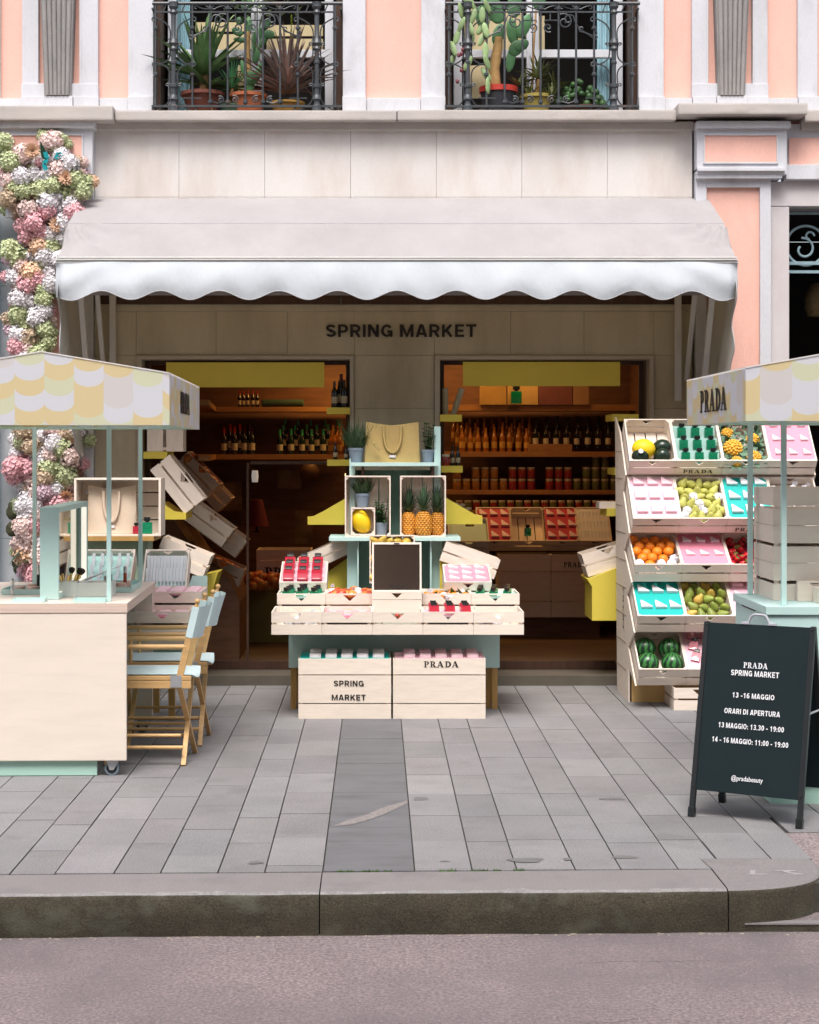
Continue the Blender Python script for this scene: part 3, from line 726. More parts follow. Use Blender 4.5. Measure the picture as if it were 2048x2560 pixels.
# ================================================================== awning
AWN = mat('awning_canvas', (.375,.357,.362), .85, .07, 1.5, (1.3,.6,1), bump=.6, bscale=2.0, bumpd=.06, dirt=(.32,.30,.297), dscale=2.0, dth=(.5,.9), fine=.03, fscale=300)
def translucent(m, col, f):
    """canvas lets some warm light through"""
    t = m.node_tree; n = t.nodes; L = t.links; b = n['Principled BSDF']
    tl = n.new('ShaderNodeBsdfTranslucent'); tl.inputs[0].default_value = (*col, 1)
    mx = n.new('ShaderNodeMixShader'); mx.inputs[0].default_value = f
    L.new(b.outputs[0], mx.inputs[1]); L.new(tl.outputs[0], mx.inputs[2]); L.new(mx.outputs[0], n['Material Output'].inputs[0])
mat('hem_seam', (.31,.29,.30), .9)
translucent(AWN, (.62,.40,.06), .12)
VAL = mat('valance_canvas', (.455,.485,.515), .8, .04, 1.4, (1.6,1,.8), bump=.4, bscale=2.6, bumpd=.04)
ALUM = mat('awning_white_metal', (.58,.57,.55), .4, .05, 5)
AL, AR = fx(180), fx(1485)
aw = thing('awning', 'grey and white canvas awning with scalloped valance over the shopfront', 'awning', T(0, YW-.02, fz(418)))
D1, D2 = 12.49, 12.11
ZA, ZB, ZC = fz(418), PZ(470, D1), PZ(543, D2)
prof = [(YW-.005, ZA), (YW-.06, ZA-.006), (D1, ZB), (D2, ZC)]
def sheet(name, pts2, mt, x0, x1, nx=60, sag=None, th=.004):
    m = MB(); vs = []; P = len(pts2)
    for i in range(nx+1):
        t = i/nx; X = x0+(x1-x0)*t
        for k, (y, z) in enumerate(pts2):
            dy, dz = sag(t, k/(P-1)) if sag else (0, 0)
            vs.append((X, y+dy, z+dz))
    fs = [(i*P+k, (i+1)*P+k, (i+1)*P+k+1, i*P+k+1) for i in range(nx) for k in range(P-1)]
    m.add(vs, fs); return m.build(name, mt, aw, True, smooth=60, recalc=False)
def lerp2(a, b, n): return [(a[0]+(b[0]-a[0])*i/n, a[1]+(b[1]-a[1])*i/n) for i in range(n+1)]
sheet('canvas', lerp2(prof[0], prof[2], 6), AWN, AL-.02, AR+.02, 60)
def fold(t, s):
    e = min(t, 1-t); w_ = math.exp(-e*16); th_ = math.atan2(s, e*9+.02); r_ = math.hypot(s, e*9)
    rad = .026*math.exp(-r_*1.3)*math.sin(13*th_)*min(1, r_*4)
    return (0, rad + 0.030*w_*math.sin(s*8+e*46)*s*(1-s)*4 - .016*math.sin(s*math.pi)*(1-w_)+.009*math.sin(t*23+s*5+2*math.sin(t*7))*s*(1-s)*3+.006*math.sin(t*61-s*9)*s*(1-s)*3)
sheet('canvas', lerp2((D1-.004, ZB-.006), (D2, ZC), 20), AWN, AL-.02, AR+.02, 300, fold)
m = MB(); m.tube([(AL-.02, D1+.004, ZB-.008), (AR+.02, D1+.004, ZB-.008)], .009, 8); m.build('seam', MATS['hem_seam'], aw, True, smooth=40)
m = MB()
for k, (dy, dz, h) in enumerate(((0, 0, .012), (-.012, -.016, .010), (-.004, -.031, .012))):
    m.box(AL-.03-.004*k, AR+.03+.004*k, D2-.03+dy, D2+.02+dy, ZC+dz-h/2, ZC+dz+h/2)
m.build('front_bar', ALUM, aw, True, bevel=.003)
# valance: 13 scallops, rolling forward a little
VB = PZ(622, 12.05); NS = 13
m = MB(); nx = 260; P = 9; vs = []
for i in range(nx+1):
    t = i/nx; X = AL-.035+(AR-AL+.07)*t; e = min(t, 1-t)
    ph = t*NS*2*math.pi*.5
    bot = VB - .030*abs(1) * math.cos((t*11.6-.30)*2*math.pi) - .012*math.exp(-e*25)
    for k in range(P):
        s_ = k/(P-1); z = ZC-.03 + (bot-ZC+.03)*s_
        y = D2-.035 - .05*math.sin(s_*1.9) - .012*math.sin(t*9+s_*2)*s_ - .009*math.sin(t*47+2+s_)*s_ - .006*math.sin(t*101-s_*2)*s_**.7 + .012*math.exp(-e*12)*math.sin(s_*7+e*60)
        if e < .012: y += (.012-e)*6*s_**.5
        vs.append((X, y, z))
fs = [(i*P+k, (i+1)*P+k, (i+1)*P+k+1, i*P+k+1) for i in range(nx) for k in range(P-1)]
m.add(vs, fs); m.build('valance', VAL, aw, True, smooth=70, recalc=False)
# hem cord of the valance
pts = [vs[i*P+P-1] for i in range(nx+1)]
MB().tube(pts, .0035, 5).build('valance_hem', mat('hem_grey', (.36,.36,.37), .7), aw, True, smooth=60)
# inner hem seen below
sheet('inner_hem', [(D2+.03, ZC-.03), (D2+.035, PZ(622, D2+.035))], AWN, AL+.02, AR-.02, 4)
# side curtains with a wavy front edge
SIDEM = mat('side_curtain', (.50,.485,.44), .85, .05, 2, bump=.1, bscale=6, bumpd=.02)
for sgn, X in ((-1, AL-.02), (1, AR+.02)):
    m = MB(); n = 46; vs = []
    for i in range(n+1):
        s_ = i/n; z = ZC-.02 + (1.52-ZC)*s_
        if s_ < .62: yf = D2-.06+.055*s_/.3 + .052*math.sin(s_*2*math.pi*4.1+.7)
        else: yf = D2+.13+(YW-.05-D2-.13)*((s_-.62)/.38)**1.3
        for k in range(6):
            q = k/5; y = yf+(YW-.03-yf)*q
            vs.append((X+.012*math.sin(y*22+s_*3)*(1-q)*s_ - sgn*.03*s_, y, z))
    fs = [(i*6+k, (i+1)*6+k, (i+1)*6+k+1, i*6+k+1) for i in range(n) for k in range(5)]
    # triangle up to the sloping canvas
    b = len(vs); vs += [(X, D1, ZB-.006), (X, YW-.03, ZA-.01), (X, D2, ZC), (X, YW-.03, ZC-.02)]
    fs += [(b, b+1, b+3, b+2)]
    m.add(vs, fs); m.build('side_curtain', SIDEM, aw, True, smooth=60, recalc=False)
    MB().tube([vs[i*6] for i in range(n+1)], .004, 5).build('curtain_hem', MATS['hem_grey'], aw, True, smooth=60)
    xi = X - sgn*.03
    MB().bar((xi-sgn*.10, D2+.03, ZC-.05), (xi-sgn*.05, YW-.06, PZ(938, YW-.06)), .036, .05).build('arm', ALUM, aw, True, bevel=.004)
    MB().bar((xi-sgn*.17, D2+.25, ZC+.05), (xi-sgn*.14, YW-.08, PZ(800, YW-.08)), .03, .04).build('arm', ALUM, aw, True, bevel=.004)
    MB().box(xi-sgn*.20-.022, xi-sgn*.20+.022, YW-.10, YW-.045, 2.05, ZC+.1).build('wall_rail', ALUM, aw, True, bevel=.004)
    MB().tube([(PX(718,12.4), 12.4, PZ(625,12.4)), (PX(718,12.4), 12.4, PZ(641,12.4))], .004, 6).build('crank_rod', ALUM, aw, True)

# ================================================================== balcony railings
IRON = mat('wrought_iron', (.05,.056,.062), .45, .2, 15, spec=.5, dirt=(.16,.095,.06), dscale=6, dth=(.58,.85), bump=.3, bscale=80, bumpd=.002)
def scroll(m, y, cx, cz, s, flip=1, turns=1.6, up=1, r=.0055):
    """C-scroll: spiral with a tail"""
    pts = []
    for i in range(34):
        t = i/33; rr = s*(.12+.88*t**1.2); a = R(60)+turns*2*math.pi*(1-t)
        pts.append((cx+flip*rr*math.cos(a), y, cz+up*rr*math.sin(a)))
    m.tube(pts, r, 5)
def scurve(m, y, p, q, s1, s2, bulge, r=.0055):
    """a bar from p to q that ends in a spiral at each end"""
    p = Vector((p[0], 0, p[1])); q = Vector((q[0], 0, q[1])); d = (q-p); n = Vector((-d.z, 0, d.x)).normalized()
    pts = []
    for i in range(22, 0, -1):
        t = i/22; rr = abs(s1)*(1-t*.82); a = t*4.6
        c = p + n*s1
        v = (-n*math.copysign(1, s1)); ax = d.normalized()
        pts.append(c + v*rr*math.cos(a) - ax*rr*math.sin(a))
    for i in range(13):
        t = i/12; pts.append(p + d*t + n*bulge*math.sin(t*math.pi))
    for i in range(1, 23):
        t = i/22; rr = abs(s2)*(1-t*.82); a = t*4.6
        c = q + n*s2
        v = (-n*math.copysign(1, s2)); ax = d.normalized()
        pts.append(c + v*rr*math.cos(a) + ax*rr*math.sin(a))
    m.tube([(v.x, y, v.z) for v in pts], r, 5)
def railing(x0, x1, label):
    Y = YW-.06
    t = thing('balcony_railing', label, 'railing', T(fx((x0+x1)/2), Y, ZL), 'wrought iron railings of the first floor balconies')
    k = (x1-x0)/400; u = lambda d: fx(x0+(d-322)*k)
    def bp(m, n, **kw): return m.build(n, IRON, t, True, **kw)
    bp(MB().tube([(u(323), Y, fz(11.5)), (u(722), Y, fz(11.5))], .013, 8), 'top_rail', smooth=40)
    bp(MB().box(u(330), u(708), Y-.007, Y+.007, fz(31), fz(28)), 'middle_rail')
    bp(MB().box(u(323), u(718), Y-.012, Y+.012, fz(229), fz(225)), 'bottom_rail')
    for d in (330,407,444,481,518,555,591,628,706):
        m = MB().tube([(u(d), Y, fz(226)), (u(d), Y, fz(13))], .0082, 6)
        for dy in ((63, 160) if d in (330,407,628,706) else (22, 218)): m.lathe([(.010,-.014),(.018,-.008),(.018,.008),(.010,.014)], 8, T(u(d), Y, fz(dy)))
        bp(m, 'baluster', smooth=40)
    for d in (368, 668):
        m = MB(); s_ = .0
        pr = [(240,.055),(234,.05),(228,.05),(224,.034),(216,.03),(214,.05),(208,.046),(203,.027),(190,.027),(188,.04),(182,.04),(180,.024),(140,.023),(138,.032),(134,.032),(132,.023),(112,.026),(108,.044),(102,.03),(96,.05),(90,.038),(84,.024),(36,.026),(32,.044),(26,.03),(20,.05),(14,.046),(10,.05),(9,.03)]
        m.lathe([(r*.70, fz(dy)) for dy, r in pr], 10, T(u(d), Y-.012, 0))
        bp(m, 'post', smooth=30)
    m = MB()
    # frieze of small S-scrolls under the top rail and over the bottom rail
    for i, d in enumerate((407,444,481,518,555,591)):
        a_, c_ = u(d)+.012, u(d+37)-.012; f = 1 if i % 2 else -1
        z0 = fz(20)
        scurve(m, Y, (a_+.02, z0-.012*f), (c_-.02, z0+.012*f), .016*f, -.016*f, .004*f, .0045)
    for d0, d1 in ((330,368),(368,407),(628,668),(668,706)):
        mid = (u(d0)+u(d1))/2; lf = d0 in (330, 628)
        f = 1 if d0 in (330, 628) else -1
        # big C's curling from the post to the balusters
        xa = u(d1)-.03 if f == 1 else u(d0)+.03; xb = u(d0)+.012 if f == 1 else u(d1)-.012
        for zz, s_ in ((fz(92), 1), (fz(186), -1)):
            scurve(m, Y, (xa, zz), (xb+f*.0, zz+s_*.17), .020*f*s_, .026*f*s_, -.045*f*s_)
            scurve(m, Y, (xa, zz-s_*.03), (xb, zz-s_*.17), -.020*f*s_, -.024*f*s_, .045*f*s_)
        m.tube([(mid-.012, Y, fz(31)), (mid, Y, fz(22)), (mid+.012, Y, fz(14))], .005, 5)
    # the large lyre scrolls in the middle field
    for f, d in ((1, 444), (-1, 591)):
        x = u(d)
        scurve(m, Y, (x-f*.11, fz(78)), (x+f*.02, fz(38)), .03*f, -.045*f, -.03*f)
        scroll(m, Y, x+f*.085, fz(50), .062, f, 1.5, 1)
        scurve(m, Y, (x-f*.13, fz(86)), (x-f*.03, fz(70)), .02*f, .022*f, .01*f)
    for f in (1, -1):
        scroll(m, Y, u(518)+f*.055, fz(62), .036, f, 1.4, -1)
        m.tube([(u(518)+f*.13, Y, fz(47)), (u(518)+f*.03, Y, fz(47)), (u(518)+f*.03, Y, fz(52))], .005, 5)
        m.tube([(u(518)+f*.07, Y, fz(47)), (u(518)+f*.07, Y, fz(30))], .005, 5)
        for dd, s_ in ((22, .03), (52, .026)):
            scroll(m, Y, u(518)+f*dd*k/289.3, fz(213), s_, f, 1.5, 1)
        m.tube([(u(518)+f*.25, Y, fz(210)), (u(518)+f*.24, Y, fz(217)), (u(518)+f*.20, Y, fz(221)), (u(518)+f*.15, Y, fz(217))], .005, 5)
        m.box(u(518+f*92)-.10*0-.128, u(518+f*92)+.0, Y-.004, Y+.004, fz(211), fz(209)) if f == -1 else m.box(u(518+92), u(518+92)+.128, Y-.004, Y+.004, fz(211), fz(209))
        m.box(u(518+f*92)+f*.066-.005, u(518+f*92)+f*.066+.005, Y-.005, Y+.005, fz(226), fz(210))
    bp(m, 'scrollwork', smooth=50)
    # return bars that fix the railing to the wall
    m = MB()
    for d in (323, 719):
        for zz in (fz(22), fz(226)): m.bar((u(d), Y, zz), (u(d), YW+.12, zz), .012)
    bp(m, 'wall_bracket')
    return t
railing(322, 722, 'scrolled iron balcony railing in front of an aloe and a spiky dark plant')
railing(937, 1345, 'scrolled iron balcony railing with a drooping pale green cactus over one end')

# ================================================================== balcony plants
TERRA = mat('terracotta', (.42,.13,.055), .8, .15, 8)
def leafmat(n, c, v=.25): return mat(n, c, .5, v, 12, bump=.1, bscale=40, rnd=.1, island=.18)
AGAVE = leafmat('aloe_green', (.085,.17,.055)); AGAV2 = leafmat('aloe_fresh', (.07,.24,.10)); AGAV3 = leafmat('purple_leaf', (.15,.10,.085)); CACT = leafmat('cactus_green', (.075,.19,.075)); CACTP = leafmat('cactus_pale', (.27,.38,.17)); DRY = leafmat('dry_leaf_brown', (.30,.17,.07))
CORK = mat('cactus_trunk', (.42,.26,.10), .9, .25, 12, bump=.5, bscale=40); DGRN = leafmat('bush_dark', (.035,.085,.025)); LIMEF = leafmat('lime_flower', (.42,.52,.05))
def blade(m, p, d, L, wd, curl, n=7, th=.3):
    """tapering arched leaf from p heading d, drooping by curl"""
    p = Vector(p); d = Vector(d).normalized(); side = d.cross(Vector((0,0,1)))
    side = side.normalized() if side.length > .05 else Vector((1,0,0))
    vs = []; q = p.copy(); dd = d.copy()
    for i in range(n+1):
        t = i/n; ww = wd*(math.sin(min(1, t*3+.45)*1.57))*(1-t**1.8)+.0012
        up = side.cross(dd).normalized()
        vs += [q - side*ww/2, q - up*ww*th, q + side*ww/2]
        q = q + dd*L/n; dd = (dd + Vector((0,0,-curl/n))).normalized()
    fs = []
    for i in range(n):
        for k in range(3): fs.append((i*3+k, i*3+(k+1) % 3, (i+1)*3+(k+1) % 3, (i+1)*3+k))
    m.add(vs, fs)
def rosette(m, c, n, L, wd, el0, el1, curl, seed, yflat=.7):
    rr = random.Random(seed)
    for i in range(n):
        a = i*2.399+rr.random()*.5; el = R(el0+(el1-el0)*rr.random())
        d = (math.cos(a)*math.cos(el), math.sin(a)*math.cos(el)*yflat, math.sin(el))
        blade(m, Vector(c)+Vector(d)*.015, d, L*rr.uniform(.75,1.1), wd*rr.uniform(.8,1.1), curl*rr.uniform(.3,1.4))
def pot(t, mt, r0, r1, h, M=None, rim=True, name='pot'):
    m = MB(M); m.lathe([(r0,0),(r1*.97,h*.85),(r1*1.08,h*.85),(r1*1.08,h),(r1*.93,h),(r1*.88,h*.9),(.001,h*.88)] if rim else [(r0,0),(r1,h),(r1*.93,h),(r1*.9,h*.9),(.001,h*.88)], 20)
    return m.build(name, mt, t, smooth=40)
YP = YW+.10
def plant(name, label, dx, mt_leaf, build, cat='potted plant'):
    t = thing(name, label, cat, T(fx(dx), YP, ZL+.002))
    build(t); return t
def b_aloe(t):
    pot(t, mat('brown_pot', (.16,.05,.03), .7), .10, .15, .17)
    m = MB(); rosette(m, (0,0,.30), 34, .46, .075, 14, 84, .35, 3); rosette(m, (.03,0,.22), 10, .32, .05, -5, 25, .3, 4); m.build('leaves', AGAVE, t, smooth=60)
    m = MB(); rosette(m, (.03,-.05,.2), 12, .25, .012, -75, -30, .5, 5); m.build('dry_leaves', DRY, t, smooth=60)
    MB().tube([(0,0,.15),(.02,0,.32)], [.035,.03], 8).build('stem', DRY, t, smooth=60)
plant('aloe_plant', 'large dark green aloe with thick upright leaves in a brown pot', 424, AGAVE, b_aloe)
def b_aloe2(t):
    pot(t, mat('green_pot', (.05,.10,.06), .7), .07, .09, .08)
    m = MB(); rosette(m, (0,0,.20), 30, .24, .02, -10, 80, .5, 6); m.build('leaves', AGAV2, t, smooth=60)
    MB().tube([(0,0,.06),(0,0,.2)], .014, 8).build('stem', DRY, t, smooth=60)
plant('small_aloe', 'small bright green spiky aloe between the brown pot and the terracotta pot', 486, AGAV2, b_aloe2)
def pad(m, c, rx_, rz_, ang, yaw=0, th=.009):
    m.ball(c, (rx_, th, rz_), 10, 7, rz(yaw).to_3x3().to_4x4() @ ry(ang))
def b_cactus(t):
    pot(t, TERRA, .095, .13, .16)
    MB().tube([(0,0,.14),(.005,0,.3),(-.005,0,.48),(0,0,.62)], [.021,.022,.018,.014], 10).build('trunk', CORK, t, smooth=60)
    m = MB()
    for c, a_, b_, g, yw in (((.015,-.03,.24),.036,.10,6,10),((.075,-.03,.31),.03,.09,22,30),((-.03,-.03,.33),.022,.08,-14,0),((.06,-.01,.45),.028,.07,10,0),((.045,-.02,.55),.022,.085,2,50),((.11,0,.55),.025,.06,30,20),((.15,0,.60),.045,.035,10,0),((.09,0,.60),.02,.06,-8,40),((-.05,0,.56),.06,.022,5,0),((-.08,0,.62),.045,.03,30,0),((0,0,.66),.03,.07,0,0),((-.06,0,.70),.035,.03,0,0),((.14,0,.68),.025,.045,20,0),((0,.02,.85),.05,.09,20,0)):
        pad(m, c, a_, b_, g, yw)
    m.build('pads', CACT, t, smooth=60)
plant('cactus', 'tall green prickly pear cactus in an orange terracotta pot', 521, CACT, b_cactus)
def b_dark(t):
    pot(t, mat('ochre_pot', (.36,.20,.05), .8), .09, .12, .10)
    m = MB(); rosette(m, (0,0,.16), 60, .50, .045, 18, 86, .8, 8); m.build('leaves', AGAV3, t, smooth=60)
    m = MB(); rosette(m, (0,-.03,.2), 14, .4, .014, 10, 75, 1.4, 9); m.build('dry_leaves', mat('pinkish_dry_leaf', (.42,.22,.17), .7, .3, 20), t, smooth=60)
    MB().tube([(.03,0,.2),(.035,0,.55),(.03,0,.60)], .006, 6).build('stem', DRY, t)
    m = MB()
    for i in range(60):
        z = .50+.25*i/60; a_ = i*2.4
        blade(m, (.03,0,z), (math.cos(a_), math.sin(a_), -.3), .028*(1.1-i/80), .008, .3, 3)
    m.build('flower_spike', LIMEF, t, smooth=60)
plant('spiky_plant', 'dark purple-brown spiky plant with a lime flower spike', 604, AGAV3, b_dark)
def b_opun(t):
    m = MB(); m.lathe([(.11,0),(.135,.185),(.12,.18),(.001,.17)], 20); m.build('pot', mat('charcoal_pot', (.03,.03,.035), .6), t, smooth=40)
    m = MB(); m.lathe([(.135,.17),(.142,.17),(.142,.21),(.125,.21),(.12,.19)], 20); m.build('pot_rim', mat('red_rim', (.45,.04,.025), .5), t, smooth=40)
    MB().tube([(-.02,0,.15),(-.035,0,.35),(-.005,0,.5),(0,0,.58)], [.045,.042,.036,.03], 10).build('trunk', CORK, t, smooth=60)
    m = MB()
    for c, a_, b_, g in (((0,0,.60),.045,.085,20),((.10,0,.62),.045,.10,-8),((.19,0,.66),.045,.10,25),((.13,0,.50),.05,.07,40),((.09,0,.42),.035,.10,10),((.17,0,.52),.04,.06,55),((-.02,.03,.78),.07,.10,-20),((.12,.05,.82),.06,.09,10),((.30,.03,.86),.05,.08,10),((-.12,0,.72),.05,.09,-12),((-.08,0,.82),.06,.06,30)): pad(m, c, a_, b_, g, 10)
    m.build('pads', CACT, t, smooth=60)
    m = MB(); rr = random.Random(4)
    for (x0, z0, n, dx_) in ((-.17,.86,7,-.012),(-.13,.70,7,.012),(-.235,.80,6,-.02),(-.09,.76,3,-.02),(-.20,.90,3,-.03)):
        x, z = x0, z0
        for i in range(n):
            g = rr.uniform(-35,35)+(70 if z > .85 else 0); pad(m, (x, -.16+rr.uniform(-.02,.02), z), .024, .062, g, rr.uniform(-40,40), .010)
            x += dx_+rr.uniform(-.02,.02); z -= .085
    m.build('drooping_pads', CACTP, t, smooth=60)
    m = MB()
    for c in ((-.27,.45),(-.25,.47),(-.23,.46),(-.28,.42),(-.30,.41),(-.26,.33),(-.28,.30),(-.24,.30),(-.31,.22)): m.ball((c[0],-.17,c[1]), (.014,.014,.017), 8, 6)
    m.build('fruit', mat('purple_fruit', (.16,.04,.05), .5), t, smooth=60)
plant('prickly_pear', 'tall prickly pear in a red-rimmed charcoal pot with pale drooping pads', 1052, CACT, b_opun)
def b_brom(t):
    pot(t, mat('worn_yellow_pot', (.33,.26,.06), .7), .08, .115, .15)
    m = MB()
    for c, s_ in (((0,-.03,.27),1),((-.12,0,.22),.9),((.13,0,.22),.9),((.03,.02,.31),1),((-.06,-.04,.12),.8),((.10,-.05,.12),.8)): rosette(m, c, 20, .16*s_, .024, -10, 75, .6, int(c[0]*99)+50)
    m.build('leaves', leafmat('olive_leaf', (.12,.14,.045)), t, smooth=60)
    MB().tube([(-.03,0,.2),(-.02,0,.5),(0,.02,.78)], .008, 6).build('stake', mat('bamboo', (.38,.22,.09), .7), t)
    MB().tube([(0,0,.1),(.02,-.05,.26)], [.03,.02], 8).build('stem', DRY, t, smooth=60)
plant('bromeliad', 'clump of small olive spiky rosettes in a worn yellow pot', 1132, AGAVE, b_brom)
def b_mound(t):
    pot(t, mat('low_brown_pot', (.10,.045,.025), .8), .13, .15, .06)
    m = MB(); rr = random.Random(2)
    for i in range(70):
        a_ = rr.random()*6.28; q = rr.random()**.5; x = .19*q*math.cos(a_); y = .10*q*math.sin(a_)
        m.ball((x, y, .05+.16*(1-q*q)*rr.uniform(.5,1.1)+(.05 if x < 0 else 0)), rr.uniform(.018,.03), 7, 5)
    m.build('leaves', DGRN, t, smooth=60)
plant('succulent', 'low mound of round dark green succulent near the right end of the balcony', 1232, DGRN, b_mound)

def b_trail(t):
    m = MB(); r_ = random.Random(6)
    for k in range(70):
        x = r_.gauss(0,.10); z = r_.uniform(-.06,.30); blade(m, (x, r_.uniform(-.05,.05), z), (r_.uniform(-1,1), r_.uniform(-.7,.3), r_.uniform(-.9,.9)), r_.uniform(.08,.16), .035, .8, 5, .05)
    m.build('leaves', CACTP, t, smooth=60)
tr = plant('trailing_plant', 'pale green leafy plant spilling over the top of the left balcony rail', 535, CACTP, b_trail)
tr.location.z = fz(14); WM[tr.name] = tr.matrix_basis.copy()
# ================================================================== flower garland
FCOL = {'blush': (.74,.57,.53), 'white': (.72,.69,.71), 'lime': (.47,.52,.29), 'pink': (.68,.37,.40), 'peach': (.72,.48,.32), 'mauve': (.58,.42,.48), 'tan': (.50,.38,.26)}
FM = {k: mat('petal_'+k, c, .7, .16, 25, rnd=.06, island=.22, sheen=.2) for k, c in FCOL.items()}
BLM = {}
def bloom_mesh(kind, seed):
    key = (kind, seed)
    if key in BLM: return BLM[key]
    rr = random.Random(seed*17+1); m = MB(); n = 125
    for i in range(n):
        ph = math.acos(1-1.75*(i+.5)/n); a_ = i*2.39996+rr.random()*.5
        d = Vector((math.sin(ph)*math.cos(a_), math.sin(ph)*math.sin(a_), math.cos(ph)))
        r0 = .86+rr.uniform(-.10,.10); c = d*r0
        nn = (d+Vector((rr.uniform(-.45,.45), rr.uniform(-.45,.45), rr.uniform(-.45,.45)))).normalized()
        u = nn.orthogonal().normalized(); v = nn.cross(u); tw = rr.random()*1.57
        for k in range(4):
            b_ = tw+k*math.pi/2; pr = u*math.cos(b_)+v*math.sin(b_); ps = nn.cross(pr)
            s_ = rr.uniform(.15,.205); up = nn*rr.uniform(.02,.12)
            m.add([c, c+pr*s_*.5-ps*s_*.52+up*.4, c+pr*s_+up, c+pr*s_*.5+ps*s_*.52+up*.4], [(0,1,2,3)])
    m.ball((0,0,0), .74, 12, 8)
    me = m.mesh('bloom', FM[kind], recalc=False)
    BLM[key] = me; return me
def dahlia_mesh(kind):
    key = ('dahlia', kind)
    if key in BLM: return BLM[key]
    m = MB(); rr = random.Random(5)
    for ring, (n, el, L) in enumerate(((14, 5, 1.0), (13, 22, .95), (11, 40, .8), (8, 60, .6), (5, 78, .4))):
        for k in range(n):
            a_ = 2*math.pi*(k+.5*ring)/n+rr.random()*.2; e = R(el)
            d = Vector((math.cos(a_)*math.cos(e), math.sin(a_)*math.cos(e), math.sin(e))); sd = Vector((-math.sin(a_), math.cos(a_), 0)); up = Vector((0,0,.12))
            m.add([d*.12, d*.5*L-sd*.17+up, d*L+up*1.4, d*.5*L+sd*.17+up], [(0,1,2,3)])
    me = m.mesh('dahlia', FM[kind], recalc=False); BLM[key] = me; return me
YG = 12.93
gar = thing('flower_garland', 'garland of pastel hydrangeas and dahlias climbing the pilaster beside the awning', 'flowers', T(PX(90,YG), YG, 0))
rr = random.Random(12)
spots = [(8,300,'lime'),(20,340,'lime'),(45,325,'blush'),(68,318,'peach',1),(100,300,'blush'),(115,296,'blush'),(95,335,'white'),(130,330,'white'),(145,345,'white'),(20,380,'blush'),(45,372,'white'),(75,372,'white'),(105,372,'white'),(125,358,'blush'),(14,418,'tan'),(32,395,'lime'),(50,402,'lime'),(60,425,'mauve'),(85,400,'lime'),(75,402,'peach',1),(112,390,'lime'),(138,375,'peach',1),(160,378,'lime'),(175,400,'lime'),(165,408,'blush'),(140,408,'lime'),(120,412,'white'),(100,425,'white'),(60,440,'blush'),(82,440,'blush'),(35,438,'tan'),(100,445,'pink'),(118,440,'white'),(150,432,'white'),(158,450,'pink'),(140,470,'white'),(50,475,'pink'),(72,470,'pink'),(85,490,'pink'),(60,498,'pink'),(118,475,'peach',1),(100,498,'white'),(135,498,'white'),(110,520,'lime'),(122,545,'white'),(92,540,'white'),(82,520,'peach'),(20,527,'lime'),(38,540,'lime'),(48,560,'blush'),(64,575,'peach'),(88,560,'lime'),(30,585,'white'),(105,575,'white'),(60,600,'pink'),(48,612,'peach'),(78,590,'pink'),(90,610,'lime'),(105,600,'white'),(40,628,'white'),(62,632,'white'),(92,630,'lime'),(38,662,'lime'),(48,680,'lime'),(78,668,'white'),(92,655,'white'),(60,692,'lime'),(95,695,'lime'),(40,705,'white'),(66,712,'tan'),(98,720,'lime'),(36,730,'pink'),(60,735,'blush'),(80,745,'lime'),(50,760,'white'),(75,775,'blush'),(60,800,'lime'),(70,830,'white'),(60,870,'blush'),
 (50,905,'tan'),(75,915,'white'),(98,900,'blush'),(120,905,'blush'),(140,915,'tan'),(160,905,'white'),(48,930,'lime'),(66,940,'tan'),(90,935,'tan'),(115,935,'white'),(130,945,'lime'),(150,960,'blush'),(105,960,'blush'),(85,965,'white'),(40,975,'pink'),(28,985,'pink'),(45,1000,'pink'),(30,1002,'pink'),(60,985,'pink'),(80,990,'tan'),(100,985,'lime'),(125,985,'lime'),(140,1000,'lime'),(120,1010,'lime'),(75,1010,'blush'),(95,1005,'tan'),(115,1030,'white'),(95,1035,'mauve'),(110,1050,'mauve'),(140,1045,'peach',1),(80,1035,'blush'),(60,1050,'white'),(48,1065,'white'),(72,1065,'white'),(100,1065,'pink'),(125,1068,'pink'),(150,1070,'pink'),(58,1090,'white'),(80,1085,'blush'),(50,1110,'blush'),(72,1110,'pink'),(60,1130,'blush'),(84,1125,'peach'),(40,1145,'blush'),(55,1150,'blush'),(75,1150,'blush'),(92,1140,'white'),(50,1170,'peach'),(68,1175,'tan'),(85,1170,'blush'),(60,1195,'pink'),(80,1200,'pink'),(92,1215,'pink'),(70,1215,'pink')]
small = []
for i, sp in enumerate(spots):
    dx, dy, k = sp[:3]
    s_ = rr.uniform(.066,.090) if len(sp) == 3 else .066
    D = YG-rr.uniform(0,.10)-(.05 if len(sp) == 4 else 0)
    me = bloom_mesh(k, i % 3) if len(sp) == 3 else dahlia_mesh(k)
    M = T(PX(dx,D)-gar.location.x, D-YG, PZ(dy,D)) @ rx(90+rr.uniform(-25,25)) @ ry(rr.uniform(-30,30)) @ rz(rr.uniform(0,360)) @ Matrix.Scale(s_, 4)
    if i % 3 != 2 or len(sp) == 4: place(me, 'bloom', gar, M=M)
    else: small.append((me, k, M))
    for j in range(3):     # smaller heads that fill the gaps between the big ones
        k2 = rr.choice(list(FCOL)); M2 = T(PX(dx,D)-gar.location.x+rr.uniform(-.09,.09), rr.uniform(-.02,.06), PZ(dy,D)+rr.uniform(-.08,.08)) @ rx(90+rr.uniform(-40,40)) @ ry(rr.uniform(-40,40)) @ Matrix.Scale(rr.uniform(.04,.058), 4)
        small.append((bloom_mesh(k2, j), k2, M2))
fm = MB(); fk = list(FM)
for me, k, M in small:
    fm.k = fk.index(k); fm.add([M @ v.co for v in me.vertices], [tuple(p.vertices) for p in me.polygons])
fo = fm.build('filler_blooms', [FM[k] for k in fk], gar, recalc=False); fo['kind'] = 'stuff'
